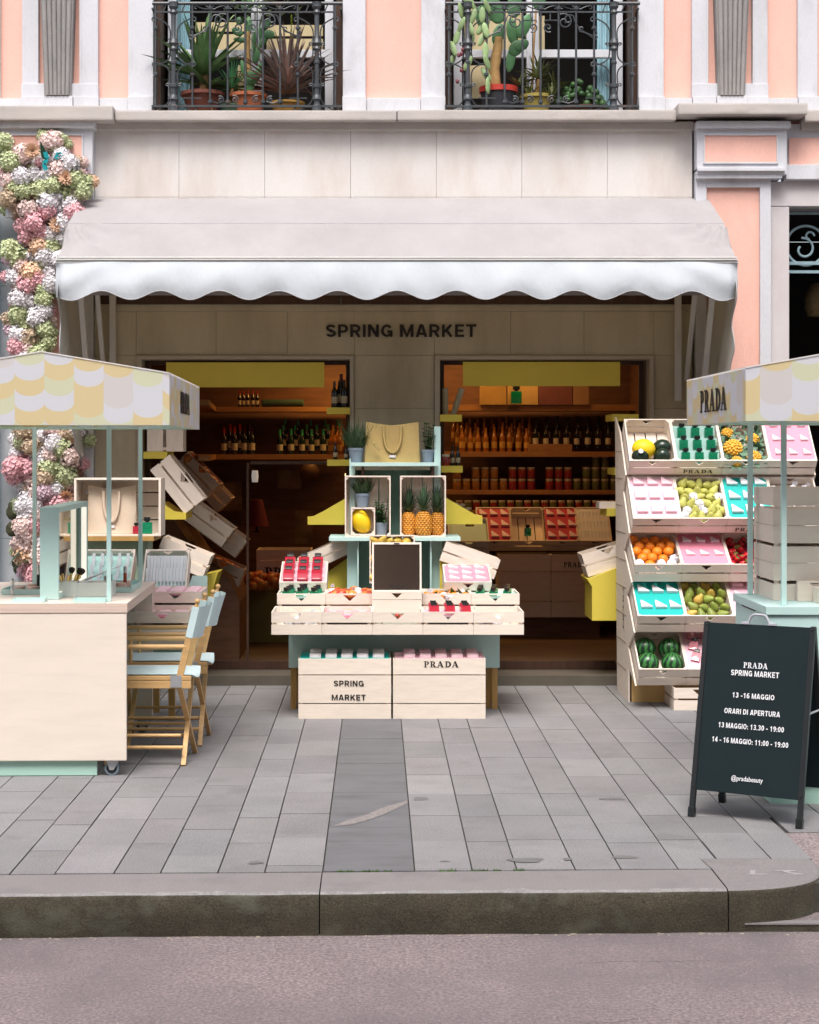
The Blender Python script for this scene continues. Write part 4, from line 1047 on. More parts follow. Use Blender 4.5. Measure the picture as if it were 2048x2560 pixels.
# leaves and ribbon
m = MB(); lf = random.Random(3)
for (dx, dy, a_) in ((38,530,20),(28,1135,170),(42,1160,230),(95,335,100),(95,1130,70),(110,650,0),(30,600,180),(150,350,0),(90,700,200),(60,1180,200),(170,395,20),(55,900,150),(145,945,40)):
    p = at(dx, dy, YG-.1); d = Vector((math.cos(R(a_)), -.3, math.sin(R(a_))))
    blade(m, p, d, .13, .06, .4, 6, .05)
m.build('leaves', leafmat('garland_leaf', (.02,.075,.045)), gar, True, smooth=60)
for pts in ([(95,320),(100,335),(92,345),(97,358)], [(118,335),(124,322),(130,330)], [(100,1128),(96,1118),(99,1108)]):
    m = MB()
    for j in range(len(pts)-1):
        a_, c_ = at(*pts[j], YG-.13), at(*pts[j+1], YG-.13); m.bar(a_, c_, .03, .004)
    m.build('ribbon', mat('teal_ribbon', (.0,.26,.28), .5), gar, True)
m = MB()
for i in range(80):
    t = i/79; m.ball(at(95-45*abs(math.sin(t*2))+rr.uniform(-25,25), 290+930*t, YG+.03), (.06,.03,.06), 7, 5)
m.build('backing_moss', mat('moss', (.05,.05,.025), .9, .4, 30), gar, True, smooth=60)
SCON = mat('outdoor_lamp_white', (.5,.5,.5), .5)
solo(MB().lathe([(.0,.0),(.03,0),(.03,-.07),(.035,-.07),(.035,-.13),(.0,-.13)], 14), 'wall_camera', SCON, 'small white dome fixture under the garland at the left edge', 'fixture', T(at(22,420,12.9)), smooth=40)
# ================================================================== crates
CRM = {}
def slats_of(h):
    if h > .3: return [(0,.245*h*1.0),(.262*h,.722*h),(.738*h,h)]
    if h > .1: return [(0,.44*h),(.53*h,h)]
    return [(0, h)]
def crate_meshes(w, l, h, wood='WOOD'):
    key = (round(w,3), round(l,3), round(h,3), wood)
    if key in CRM: return CRM[key]
    th = .009; W1, W2 = (WOOD, WOODY) if wood == 'WOOD' else (PLY, PLY)
    sl_ = slats_of(h)
    def end(y0, y1, notch=True):
        m = MB()
        for i, (z0, z1) in enumerate(sl_):
            if notch and i == len(sl_)-1 and (z1-z0) > .04 and h < .3:
                t = min(.052, (z1-z0)*.62); zt = z1-.010; zb = max(z0+.008, zt-t*.92); x = w/2
                m.prism([(-x,z0),(0,z0),(0,zb),(-t,zt),(-x,zt)], 'y', y0, y1).prism([(x,z0),(0,z0),(0,zb),(t,zt),(x,zt)], 'y', y0, y1).prism([(-x,zt),(x,zt),(x,z1),(-x,z1)], 'y', y0, y1)
            else: m.box(-w/2, w/2, y0, y1, z0, z1)
        return m
    fr = end(-l/2, -l/2+th).mesh('front_panel', W1)
    bk = end(l/2-th, l/2).mesh('back_panel', W1)
    sd = []
    for s_ in (-1, 1):
        m = MB(); x0, x1 = sorted((s_*w/2, s_*(w/2-th)))
        for z0, z1 in sl_: m.box(x0, x1, -l/2+th, l/2-th, z0, z1)
        for yy_ in (-1, 1):   # corner posts
            c = (s_*(w/2-th), yy_*(l/2-th)); q = .022
            poly = [c, (c[0]-s_*q, c[1]), (c[0], c[1]-yy_*q)]
            m.prism(poly, 'z', .004, h-.004)
        sd.append(m.mesh('side_panel', W2))
    m = MB(); n = 3 if w < .45 else 5; g = .008; bw = (w-2*th-g*(n-1))/n
    n = 4 if w > .25 else 2; bw = (w-2*th-g*(n-1))/n
    for i in range(n):
        x = -w/2+th+i*(bw+g); m.box(x, x+bw, -l/2+th, l/2-th, .001, .008)
    bs = m.mesh('base_panel', W2)
    CRM[key] = (fr, bk, sd[0], sd[1], bs); return CRM[key]
def crate(w, l, h, M, label, group=None, wood='WOOD', back=None):
    t = thing('wooden_crate', label, 'crate', M, group)
    fr, bk, s0, s1, bs = crate_meshes(w, l, h, wood)
    for me, n in ((fr,'front_panel'),(bk,'back_panel'),(s0,'side_panel'),(s1,'side_panel'),(bs,'base_panel')): place(me, n, t)
    return t
def solve_tilt(lip, l, y_top):
    best = None
    for k in range(100, 900):
        a = k/10
        p = lip + Vector((0, l*math.cos(R(a)), l*math.sin(R(a))))
        e = abs(VY - (p.z-EYE)*FD/p.y - y_top)
        if best is None or e < best[0]: best = (e, a)
    return best[1]
def tilted(x, lip_dy, D, y_top, l, h, a=None):
    """matrix of a crate whose front lip (top edge of its low end) lies at display height lip_dy, distance D"""
    lip = Vector((x, D, PZ(lip_dy, D)))
    a = a or solve_tilt(lip, l, y_top)
    Rm = rx(a)
    return T(lip - (Rm @ Vector((0, -l/2, h)))) @ Rm, a

# ------------------------------------------------------------------ goods
SOAPW = mat('soap_white', (.76,.72,.74), .35, .02, 5, spec=.4)
SOAPP = mat('soap_pink', (.80,.55,.60), .35, .02, 5)
TPINK = mat('tray_pink', (.78,.27,.36), .55, .02, 4)
TPALE = mat('tray_pale_pink', (.74,.46,.53), .55, .02, 4)
TTEAL = mat('tray_teal', (.012,.42,.38), .5, .03, 4)
TMINT = mat('tray_mint', (.48,.74,.68), .5, .03, 4)
TWHIT = mat('tray_white', (.74,.72,.70), .5, .03, 4)
RED = mat('red_tray', (.50,.02,.06), .5, .1, 6)
def wedge_mesh(mt, s=1.0):
    k = ('wedge', mt.name, s)
    if k not in CRM:
        m = MB().prism([(-.033*s,-.026*s),(.036*s,-.026*s),(.036*s,-.019*s),(-.024*s,.038*s),(-.033*s,.038*s)], 'z', 0, .020*s)
        CRM[k] = m.mesh('soap_wedge', mt, bevel=.004*s, seg=2, smooth=50)
    return CRM[k]
def tray_in(M, w, l, h, mt, label, depth=.014, name='display_tray'):
    m = MB().box(-w/2+.0105, w/2-.0105, -l/2+.0105, l/2-.0105, h-depth-.012, h-depth)
    return solo(m, name, mt, label, 'tray', M)
def wedges(M, w, l, h, mt, rows, label, group, depth=.014, s=1.0, xs_=(-.29,0.02,.33), y0=-.32, y1=.33):
    for r in range(rows):
        for c in range(3):
            x = w*xs_[c]; y = l*(y0+(y1-y0)*r/max(1, rows-1))
            o = place(wedge_mesh(mt, s), 'soap_wedge', M=M @ T(x, y, h-depth)); tag(o, label, 'soap', group)
BOT = {}
GGLASS = mat('green_glass', (.01,.36,.17), .05, .1, 6, spec=.5, trans=.55)
RGLASS = mat('red_glass', (.66,.04,.075), .05, .15, 6, spec=.5, trans=.45)
PGLASS = mat('pink_glass', (.85,.32,.37), .06, .15, 6, spec=.5, trans=.45)
CAPB = mat('black_cap', (.012,.014,.014), .3)
def perfume(M, gl, label, group=None, s=1.0):
    k = ('perf', gl.name)
    if k not in BOT:
        BOT[k] = (MB().box(-.025,.025,-.013,.013,0,.058).mesh('flask', gl, bevel=.005, smooth=50),
                  MB().box(-.016,.016,-.010,.010,.064,.083).box(-.009,.009,-.007,.007,.058,.065).mesh('cap', CAPB, bevel=.002, smooth=50))
    t = thing('perfume_bottle', label, 'perfume bottle', M @ Matrix.Scale(s, 4), group)
    place(BOT[k][0], 'flask', t); place(BOT[k][1], 'cap', t); return t
FR = {}
def fruit(kind, M, label, group, cat=None):
    if kind not in FR:
        if kind == 'orange':
            FR[kind] = MB().ball((0,0,0), (.036,.036,.034), 16, 10).mesh('orange', mat('orange_peel', (.85,.24,.015), .45, .08, 9, bump=.35, bscale=220, rnd=.12, bumpd=.002), smooth=80)
        elif kind in ('pear', 'ripe_pear', 'green_pear'):
            mt = {'pear': mat('pear_yellowgreen', (.52,.51,.13), .45, .15, 9, fine=.08, fscale=160, rnd=.12), 'ripe_pear': mat('pear_ripe', (.60,.42,.08), .45, .18, 9, fine=.10, fscale=160, rnd=.12, dirt=(.55,.25,.06), dscale=8), 'green_pear': mat('pear_green', (.24,.30,.05), .45, .2, 9, fine=.12, fscale=160, rnd=.18, dirt=(.22,.17,.05), dscale=12)}[kind]
            m = MB(); m.lathe([(.006,-.034),(.020,-.031),(.031,-.018),(.033,-.002),(.028,.015),(.019,.030),(.014,.042),(.007,.049),(.001,.050)], 14)
            m.k = 1; m.tube([(0,0,.048),(.003,0,.058),(.007,0,.066)], .0018, 5)
            FR[kind] = m.mesh('pear', [mt, MATS['dry_leaf_brown']], smooth=60)
        elif kind == 'apple':
            FR[kind] = MB().lathe([(.004,-.030),(.018,-.034),(.032,-.020),(.037,.002),(.032,.022),(.018,.031),(.006,.026),(.001,.022)], 14).mesh('apple', mat('apple_skin', (.55,.06,.03), .35, .3, 8, (1,1,.3), rnd=.2, dirt=(.60,.38,.08), dscale=10, dth=(.45,.7), coat=.2), smooth=60)
        elif kind == 'wrapped':
            m = MB(); rr_ = random.Random(3)
            m.ball((0,0,0), .033, 14, 9)
            for v in m.v: v *= 1+rr_.uniform(-.14,.12)
            m.add([v + Vector((0,0,.02)) for v in (Vector((-.02,0,.02)),Vector((.02,.004,.02)),Vector((.012,0,.045)),Vector((-.016,-.004,.04)))], [(0,1,2,3)])
            FR[kind] = m.mesh('wrapped_fruit', mat('tissue_paper', (.72,.70,.74), .7, .06, 20, bump=.5, bscale=60), smooth=20)
        elif kind == 'melon':
            FR[kind] = MB().ball((0,0,0), (.072,.072,.094), 22, 14).mesh('melon', mat('melon_rind', (.80,.56,.012), .5, .08, 6, (1,1,.3), bump=.5, bscale=40, bumpd=.003), smooth=80)
        elif kind == 'watermelon':
            me = MB().ball((0,0,0), (.073,.073,.071), 26, 16).mesh('watermelon', watermelon_mat(), smooth=80); FR[kind] = me
        elif kind == 'dark_melon':
            FR[kind] = MB().ball((0,0,0), (.056,.056,.064), 20, 12).mesh('dark_melon', mat('dark_rind', (.012,.028,.016), .3, .3, 14, coat=.3), smooth=80)
        elif kind == 'strawberry':
            m = MB(); m.lathe([(.001,-.022),(.008,-.017),(.014,-.004),(.015,.006),(.009,.013),(.001,.014)], 10); m.k = 1
            for i in range(6): 
                a_ = i*1.047; m.add([(0,0,.015),(.011*math.cos(a_-.35),.011*math.sin(a_-.35),.014),(.016*math.cos(a_),.016*math.sin(a_),.010),(.011*math.cos(a_+.35),.011*math.sin(a_+.35),.014)], [(0,1,2,3)])
            FR[kind] = m.mesh('strawberry', [mat('strawberry_red', (.50,.012,.018), .3, .2, 60, rnd=.15, coat=.3), leafmat('berry_leaf', (.08,.22,.04))], smooth=60)
    o = place(FR[kind], {'ripe_pear':'pear','green_pear':'pear','wrapped':'wrapped_fruit','dark_melon':'green_melon'}.get(kind, kind), M=M)
    return tag(o, label, cat or 'fruit', group)
def watermelon_mat():
    m = mat('watermelon_rind', (.02,.10,.025), .35, .1, 10, coat=.25)
    t = m.node_tree; n = t.nodes; L = t.links; b = n['Principled BSDF']
    tc = n.new('ShaderNodeTexCoord'); sx = n.new('ShaderNodeSeparateXYZ'); L.new(tc.outputs['Object'], sx.inputs[0])
    at2 = n.new('ShaderNodeMath'); at2.operation = 'ARCTAN2'; L.new(sx.outputs[0], at2.inputs[0]); L.new(sx.outputs[1], at2.inputs[1])
    nz = n.new('ShaderNodeTexNoise'); nz.inputs['Scale'].default_value = 38; L.new(tc.outputs['Object'], nz.inputs['Vector'])
    ad = n.new('ShaderNodeMath'); ad.operation = 'MULTIPLY_ADD'; L.new(nz.outputs[0], ad.inputs[0]); ad.inputs[1].default_value = .55; L.new(at2.outputs[0], ad.inputs[2])
    ml = n.new('ShaderNodeMath'); ml.operation = 'MULTIPLY'; ml.inputs[1].default_value = 11; L.new(ad.outputs[0], ml.inputs[0])
    sn = n.new('ShaderNodeMath'); sn.operation = 'SINE'; L.new(ml.outputs[0], sn.inputs[0])
    rp = n.new('ShaderNodeValToRGB'); rp.color_ramp.elements[0].position = .38; rp.color_ramp.elements[0].color = (.008,.04,.012,1); rp.color_ramp.elements[1].position = .66; rp.color_ramp.elements[1].color = (.05,.20,.05,1)
    mr = n.new('ShaderNodeMapRange'); mr.inputs[1].default_value = -1; L.new(sn.outputs[0], mr.inputs[0]); L.new(mr.outputs[0], rp.inputs[0])
    L.new(rp.outputs[0], b.inputs['Base Color']); return m
RF = random.Random(21)
def spin(): return rz(RF.uniform(0,360)) @ rx(RF.uniform(0,180)) @ rz(RF.uniform(0,360))
def fill(M, w, l, h, kind, nx, ny, label, group, rise=0, wrapped=0, wl='', mixk=None, cut=0, lay=None):
    """one layer of fruit in a crate, in offset rows"""
    ws = set(RF.sample(range(nx*ny), wrapped)) if wrapped else ()
    for r in range(ny):
        for c in range(nx):
            i = r*nx+c
            x = (-.5+(c+.5+(.25 if r % 2 else -.25)*.8)/nx)*(w-.035); y = (-.5+(r+.5)/ny)*(l-.03)
            if y > l/2-cut: continue
            z = h-.032+rise+RF.uniform(-.008,.008)
            x += RF.uniform(-.005,.005); y += RF.uniform(-.005,.005)
            if i in ws: fruit('wrapped', M @ T(x, y, z) @ spin(), wl, group+' in paper')
            else:
                k = mixk[RF.randrange(len(mixk))] if mixk else kind
                fruit(k, M @ T(x, y, z) @ (spin() if 'pear' not in k else rx(RF.uniform(-50,40)) @ ry(RF.uniform(-50,50)) @ rz(RF.uniform(0,360))), label, group)

# ================================================================== centre table
WLEG = mat('beech_wood', (.46,.27,.085), .5, .12, 4, (10,10,1.4), rnd=.03)
D0 = 11.75
tb = thing('display_table', 'mint green display table on wooden legs carrying two rows of crates', 'table', T(PX(835,D0), D0, 0))
xl, xr = PX(608,D0), PX(1052.3,D0)
zt, zb = PZ(1320,D0), PZ(1406.4,D0)
MB().box(xl, xr, D0, D0+.018, zb, zt).build('apron', MINT, tb, True, bevel=.002)
MB().box(xl, xr, D0-.25, D0+.55, zt-.25*0, zt+.012).build('table_top', MINT, tb, True)
for x in (xl+.03, xr-.03):
    for y in (D0+.045, D0+.40): MB().box(x-.018, x+.018, y-.018, y+.018, 0, zb+.1).build('leg', WLEG, tb, True, bevel=.002)
for x in (xl+.07, xr-.07): MB().box(x-.018, x+.018, D0+.055, D0+.1, 0, zb+.1).build('leg', WLEG, tb, True, bevel=.002)
CW, CL, CH = .317, .415, .15
TG = 'crates in the front row on the table'
x0 = PX(571.4, 11.3); cw1 = (PX(1103.6,11.3)-x0)/5
zf = PZ(1288.5,11.3)-.143
front = [('wrapped white fruit, first from the left',), ('pink tray of pale soap bars',), ('strawberries, below the mirror',), ('red perfume bottles on pale pink',), ('paper-wrapped fruit, rightmost',)]
FM1 = []
for i in range(5):
    M = T(x0+cw1*(i+.5), 11.3+CL/2, zf); FM1.append(M)
    crate(cw1-.0015, CL, .143, M, 'front row table crate with '+front[i][0], TG)
W1 = cw1
tray_in(FM1[1], W1, CL, .143, TPINK, 'pink tray in the second crate of the table front row', .03)
for r in range(3):
    for c in range(3):
        o = solo(MB().box(-.023,.023,-.014,.014,0,.012), 'soap_bar', SOAPP, 'pale pink soap bar on the pink tray in the table front row', 'soap', FM1[1] @ T(-.095+.095*c, -.13+.10*r, .113), 'soap bars on the pink table tray', bevel=.004) if (r, c) == (0, 0) else tag(place(o.data, 'soap_bar', M=FM1[1] @ T(-.095+.095*c, -.13+.10*r, .113)), 'pale pink soap bar on the pink tray in the table front row', 'soap', 'soap bars on the pink table tray')
tray_in(FM1[3], W1, CL, .143, TPALE, 'pale pink tray under the red bottles in the table front row', .02)
for r in range(3):
    for c in range(3): perfume(FM1[3] @ T(-.085+.10*c, -.17+.11*r, .127) @ rx(-62), RGLASS, 'red perfume bottle lying on the pale tray in the front row', 'red bottles in the table front row', 1.25)
for i, n in ((0, 5), (4, 7)):
    for k in range(n): fruit('wrapped', FM1[i] @ T(RF.uniform(-.10,.10), -.16+.3*RF.random(), .055+.02*RF.random()) @ spin(), 'fruit wrapped in white paper in the '+('leftmost' if i == 0 else 'rightmost')+' crate of the front row', 'wrapped fruit '+('on the left' if i == 0 else 'on the right')+' of the table')
for k in range(26): fruit('strawberry', FM1[2] @ T(RF.uniform(-.12,.12), -.185+.25*RF.random(), .085+.02*RF.random()) @ spin(), 'strawberry in the middle crate of the table front row', 'strawberries on the table', 'strawberry')
# second row
x0 = PX(583.4, 11.76); cw2 = (PX(1094.4,11.76)-x0)/5
H2 = .15; z2 = PZ(1250,11.76)-H2
FM2 = []
sec = ['green bottles on mint, left end', 'red and yellow apples', 'the leaning mirror', 'oranges and leafy vegetables', 'green bottles on mint, right end']
for i in range(5):
    M = T(x0+cw2*(i+.5), 11.76+CL/2, z2); FM2.append(M)
    crate(cw2-.0015, CL, H2, M, 'pale crate in the back row of the table with '+sec[i], 'crates in the back row on the table')
for i, sd_ in ((0, 'left'), (4, 'right')):
    tray_in(FM2[i], cw2, CL, H2, TMINT, 'mint tray under green bottles at the '+sd_+' end of the back row', .02)
    for r in range(3):
        for c in range(3): perfume(FM2[i] @ T(-.09+.09*c+.012*(r-1), -.15+.12*r, H2-.045) @ rx(12), GGLASS, 'green perfume bottle on the mint tray at the table\'s '+sd_+' end', 'green bottles at the table\'s '+sd_+' end', 1.0)
fill(FM2[1], cw2, CL, H2, 'apple', 4, 5, 'apple in the second crate of the table back row', 'apples on the table', .012, 3, 'paper-wrapped fruit among the apples on the table')
fill(FM2[3], cw2, CL, H2, 'orange', 4, 5, 'orange in the fourth crate of the table back row', 'oranges on the table', -.01, 6, 'paper-wrapped fruit among the oranges on the table')
m = MB()
for k in range(14): blade(m, FM2[3] @ Vector((RF.uniform(-.12,.12), RF.uniform(-.18,.1), H2-.03)), (RF.uniform(-1,1), RF.uniform(-.6,.3), RF.uniform(.1,.6)), .09, .04, .5, 5, .05)
solo(m, 'lettuce_leaves', leafmat('lettuce', (.10,.22,.08)), 'loose green leaves lying over the oranges on the table', 'leaves', smooth=60)
# make-up mirror leaning up from the middle crate
Dm = 11.66
mr = thing('mirror', 'large mirror in a pale wooden frame leaning on the table centre', 'mirror', T(PX(836,Dm), Dm, PZ(1247,Dm)))
tilt = T(PX(835.8,Dm), Dm, PZ(1247,Dm)) @ rx(-10)
hw = (PX(888,Dm)-PX(783.5,Dm))/2; hh = .325
def mbx(*a): return MB(tilt).box(*a)
for (nm, a_) in (('frame', (-hw, hw, 0, .02, hh-.014, hh)), ('frame', (-hw, hw, 0, .02, 0, .014)), ('frame', (-hw, -hw+.012, 0, .02, .014, hh-.014)), ('frame', (hw-.012, hw, 0, .02, .014, hh-.014))):
    mbx(*a_).build(nm, PLY, mr, True, bevel=.002)
MIRR = mat('mirror_silver', (.80,.78,.74), .03, 0, 1, metal=1)
MIRD = mat('bronze_mirror', (.26,.195,.15), .12, .03, 1, metal=.9)
mbx(-hw+.012, hw-.012, .006, .014, .014, hh-.014).build('mirror_glass', MIRD, mr, True)
mbx(-.018,.018,-.004,.0,hh-.010,hh-.005).build('clip', CAPB, mr, True)
o = logo(.098, .020, BLACK, mr, None); o.matrix_parent_inverse = WM[mr.name].inverted(); o.matrix_basis = tilt @ T(.0, .0045, .025) @ Matrix.Diagonal((.098,1,.020,1))
# mirror box standing on the crate's lip
M = T(PX(835.8,11.64), 11.64+.02, PZ(1262.5,11.64))
bxm = MB(M)
tq = .034
bxm.prism([(-hw,-.0),(0,0),(0,.008),(-tq,.040),(-hw,.040)], 'y', -.012, 0).prism([(hw,0),(0,0),(0,.008),(tq,.040),(hw,.040)], 'y', -.012, 0).prism([(-hw,.0402),(hw,.0402),(hw,.052),(-hw,.052)], 'y', -.012, 0)
bxm.build('box_front', PLY, mr, True)
MB(M).box(-hw, hw, .02, .14, -.08, .046).build('box_body', mat('brown_shadow_wood', (.30,.17,.09), .6), mr, True)
MB(M).box(-hw, hw, -.014, .016, -.085, -.003).build('box_base', PLY, mr, True, bevel=.001)
# tilted crates behind the back row
for (x, lip, top, mt, lab) in ((PX(638,12.04),1226,1182,TPALE,'tilted pale crate of red perfume bottles left of the mirror'), (PX(986,12.04),1225.3,1187.7,TPINK,'tilted pale crate of white soaps on pink right of the mirror')):
    M, a_ = tilted(x, lip, 12.04, top, .40, .13)
    crate(CW, .40, .13, M, lab)
    tray_in(M, CW, .40, .13, mt, ('pale pink tray under the red bottles left of the mirror' if mt is TPALE else 'bright pink tray under white soaps right of the mirror'), .008)
    if mt is TPALE:
        for r in range(3):
            for c in range(3): perfume(M @ T(-.10+.095*c, -.165+.125*r, .128) @ rx(-62), RGLASS, 'red perfume bottle in the tilted crate left of the mirror', 'red bottles left of the mirror', 1.45)
    else: wedges(M, CW, .40, .13, SOAPW, 3, 'white soap on the bright pink tray right of the mirror', 'white soaps right of the mirror', .008, 1.0, (-.28,.0,.28), -.30, .30)
    sgn = -1 if mt is TPALE else 1
m = MB()
for sgn, dx in ((-1,614),(1,1052)):
    x = PX(dx,12.1); m.box(x-.006, x+.006, 11.95, 12.35, PZ(1245,12.1), PZ(1212,12.1))
# crates behind the mirror: an upright one with pears
M = T(PX(826,12.3), 12.42, PZ(1232,12.3)+.165) @ rx(84)
crate(.31, .33, .13, M, 'upright pale crate of pears half hidden behind the mirror')
fill(M, .31, .33, .13, 'ripe_pear', 5, 5, 'ripe pear in the upright crate behind the mirror', 'pears behind the mirror')
# two big crates on the ground in front
gap = 11.35
for (a_, c_, lab, tm, sm) in ((628.5,823.7,'big slatted crate lettered SPRING MARKET, standing on the pavement',TTEAL,SOAPW),(827.8,1022.6,'big slatted crate with black serif lettering and a pink top, on the pavement',TPALE,SOAPP)):
    w_ = PX(c_,gap)-PX(a_,gap); h_ = PZ(1387,gap); l_ = .40
    M = T((PX(a_,gap)+PX(c_,gap))/2, gap+l_/2, 0)
    t = crate(w_, l_, h_, M, lab)
    if tm is TTEAL:
        lettering('SPRING', .190, .036, BLACK, t, M=T(.025,-l_/2-.002,.205), bold=.03); lettering('MARKET', .215, .036, BLACK, t, M=T(.025,-l_/2-.002,.117), bold=.03)
    else: logo(.222, .038, BLACK, t, T(.013,-l_/2-.002,.325))
    # curved insert with five columns of three soaps
    m = MB(); n = 12; prof_ = [(-l_/2+.01+ (l_-.02)*i/n, h_-.004+.020*math.sin(math.pi*min(1,(i/n)*1.05))) for i in range(n+1)]
    m.add([(-w_/2+.011, y, z) for y, z in prof_]+[(w_/2-.011, y, z) for y, z in prof_]+[(-w_/2+.011, y, h_-.02) for y, z in prof_]+[(w_/2-.011, y, h_-.02) for y, z in prof_],
          [(i, i+1, n+2+i, n+1+i) for i in range(n)]+[(i, i+1, 2*(n+1)+i+1, 2*(n+1)+i) for i in range(n)]+[(n+1+i, n+2+i, 3*(n+1)+i+1, 3*(n+1)+i) for i in range(n)]+[(0, n+1, 3*(n+1), 2*(n+1))])
    nm = 'teal' if tm is TTEAL else 'pink'
    solo(m, 'display_tray', tm, f'curved {nm} tray with rounded soaps on top of the big ground crate', 'tray', M, smooth=60)
    sme = MB().lathe([(.002,-.036),(.020,-.034),(.023,-.028),(.023,.028),(.020,.034),(.002,.036)], 14, ry(90)).mesh('soap_bar', sm, smooth=50)
    for r in range(4):
        for c in range(5):
            y = -l_/2+.065+.09*r; z = h_-.010+.020*math.sin(math.pi*min(1,((y+l_/2)/l_)*1.05))
            o = place(sme, 'soap_bar', M=M @ T(-w_/2+.105+.100*c+.0, y, z) @ Matrix.Diagonal((1.05,1.35,1.25,1)))
            tag(o, f'rounded {"white" if tm is TTEAL else "pale pink"} soap on the curved {nm} tray of the ground crate', 'soap', f'soaps on the {nm} ground crate')

# ================================================================== mint display tower
DT = 12.45; DB = 12.95
tw = thing('display_tower', 'tall mint green display stand with two shelves behind the table', 'display stand', T(PX(830,DB), DB, 0))
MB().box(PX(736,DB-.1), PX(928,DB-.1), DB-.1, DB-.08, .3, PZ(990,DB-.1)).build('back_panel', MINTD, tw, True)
for (a_, c_, y0_, zz) in ((914.6,928,1131,898),(736,748,1131,965)):
    MB().box(PX(a_,12.6), PX(c_,12.6), 12.6, 12.95, PZ(y0_,12.6), PZ(zz,12.6)).build('side_panel', MINT, tw, True, bevel=.002)
for (a_, c_) in ((731,752),(908,932)): MB().box(PX(a_,12.6), PX(c_,12.6), 12.6, 12.62, .2, PZ(1139,12.6)).build('side_panel', MINT, tw, True, bevel=.002)
for d in (754,907): MB().box(PX(d,12.55)-.005, PX(d,12.55)+.005, 12.5, 12.9, .5, PZ(1139,12.55)).build('fin', MINT, tw, True)
D1_ = 12.5
MB().box(PX(739.7,D1_), PX(923.4,D1_), D1_, 12.9, PZ(981.5,D1_), PZ(974,D1_)).build('shelf', MINT, tw, True, bevel=.002)
MB().box(PX(693,DT), PX(970,DT), DT, 12.9, PZ(1139.3,DT), PZ(1131.5,DT)).build('shelf', MINT, tw, True, bevel=.002)
for d in (764,911): MB().box(PX(d-3,12.6), PX(d+3,12.6), 12.55, 12.85, PZ(1003,12.6), PZ(982,12.6)).build('bracket', DARKW, tw, True)
zsh = PZ(1131.5,DT); zup = PZ(974,D1_)
# yellow wing shelves
def wing(poly, D, label, th=.30):
    m = MB().prism([(PX(x,D), PZ(y,D)) for x, y in poly], 'y', D, D+.016)
    lo = max(y for x, y in poly)
    xs2 = [x for x, y in poly]
    m.box(PX(min(xs2),D), PX(max(xs2),D), D+.016, D+th, PZ(lo,D), PZ(lo,D)+.016)
    return solo(m, 'wing_shelf', YELL, label, 'shelf', bevel=.0015)
wing([(648,1105),(648,1088),(660,1087),(680,1077),(727,1050),(727,1105)], 12.85, 'yellow shelf with a sloping front left of the mint stand')
wing([(1016,1104),(1016,1086),(1000,1083),(939,1048),(939,1104)], 12.85, 'yellow shelf with a sloping front right of the mint stand')
# upright crates on the lower shelf
def upright_crate(xc, zbase, w_, l_, h_, D, label):
    """opening faces the street, D = distance of the opening"""
    M = T(xc, D+h_, zbase+l_/2) @ rx(90)
    crate(w_, l_, h_, M, label); return M
Dc = 12.47
Ml = upright_crate(PX(774.6,Dc), zsh+.001, .317, .424, .16, Dc, 'upright crate with herbs and a yellow melon on the mint stand')
Mr = upright_crate(PX(891,Dc), zsh+.001, .317, .424, .16, Dc, 'upright crate with three pineapples on the mint stand')
zc = zsh+.012
Mm = upright_crate(PX(764.5,Dc)+.0, zc, .168, .192, .13, Dc+.004, 'small upright crate holding a yellow melon')
fruit('melon', T(PX(759.5,Dc), Dc+.075, zc+.098) @ ry(-28) @ Matrix.Diagonal((.92,.92,.97,1)), 'yellow melon standing tilted in the small upright crate', None, 'melon')
POTC = mat('pot_grey_blue', (.20,.25,.31), .5, .05, 8)
def herb_pot(x, y, z, kind, label, s=1.0, hs=1.0):
    t = thing('potted_herb', label, 'potted plant', T(x, y, z))
    m = MB(Matrix.Scale(s, 4)); m.lathe([(.041,0),(.055,.086),(.058,.086),(.058,.104),(.052,.104),(.050,.092),(.001,.090)], 22); m.build('pot', POTC, t, smooth=40)
    m = MB(); r_ = random.Random(label)
    if kind == 'thyme':
        for i in range(420):
            a_ = r_.random()*6.28; q = r_.random()**.6
            d = Vector((q*math.cos(a_)*.75, q*math.sin(a_)*.6, 1)); L = r_.uniform(.06,.15)*s*hs
            p = Vector((q*.045*math.cos(a_), q*.045*math.sin(a_), .092))*s
            blade(m, p+d*L*.5*r_.random(), d+Vector((r_.uniform(-.4,.4), r_.uniform(-.4,.4), 0)), L*.7, .006, .2, 2, .1)
            mt = leafmat('thyme_green', (.055,.11,.045))
    else:
        mt = leafmat('mint_leaf', (.045,.12,.035))
        for i in range(11):
            a_ = r_.random()*6.28; q = r_.random(); top = r_.uniform(.09,.21)*s*hs
            p0 = Vector((q*.035*math.cos(a_), q*.035*math.sin(a_), .09))*s; p1 = p0+Vector((math.cos(a_)*.04*q, math.sin(a_)*.03, top))
            m.tube([p0, p1], .002, 4)
            for k in range(8):
                f = k/8+.12; c = p0.lerp(p1, f); b_ = r_.random()*6.28
                for e in (0, math.pi): blade(m, c, (math.cos(b_+e), math.sin(b_+e)*.8, r_.uniform(-.1,.5)), r_.uniform(.03,.048)*s, .026*s, .5, 4, .06)
    m.build('foliage', mt, t, smooth=60)
    return t
herb_pot(PX(763,Dc), Dc+.085, zc+.194, 'thyme', 'thyme in a grey pot on top of the small melon crate', .92, .9)
herb_pot(PX(803,Dc), Dc+.075, zc-.002, 'mint', 'mint in a grey pot beside the melon crate', .86, 1.0)
herb_pot(PX(750,12.6), 12.62, zup, 'thyme', 'bushy rosemary in a grey pot left of the jute bag', .98, 1.35)
herb_pot(PX(901,12.6), 12.62, zup, 'mint', 'upright mint in a grey pot right of the jute bag', .86, 1.15)
m = MB()
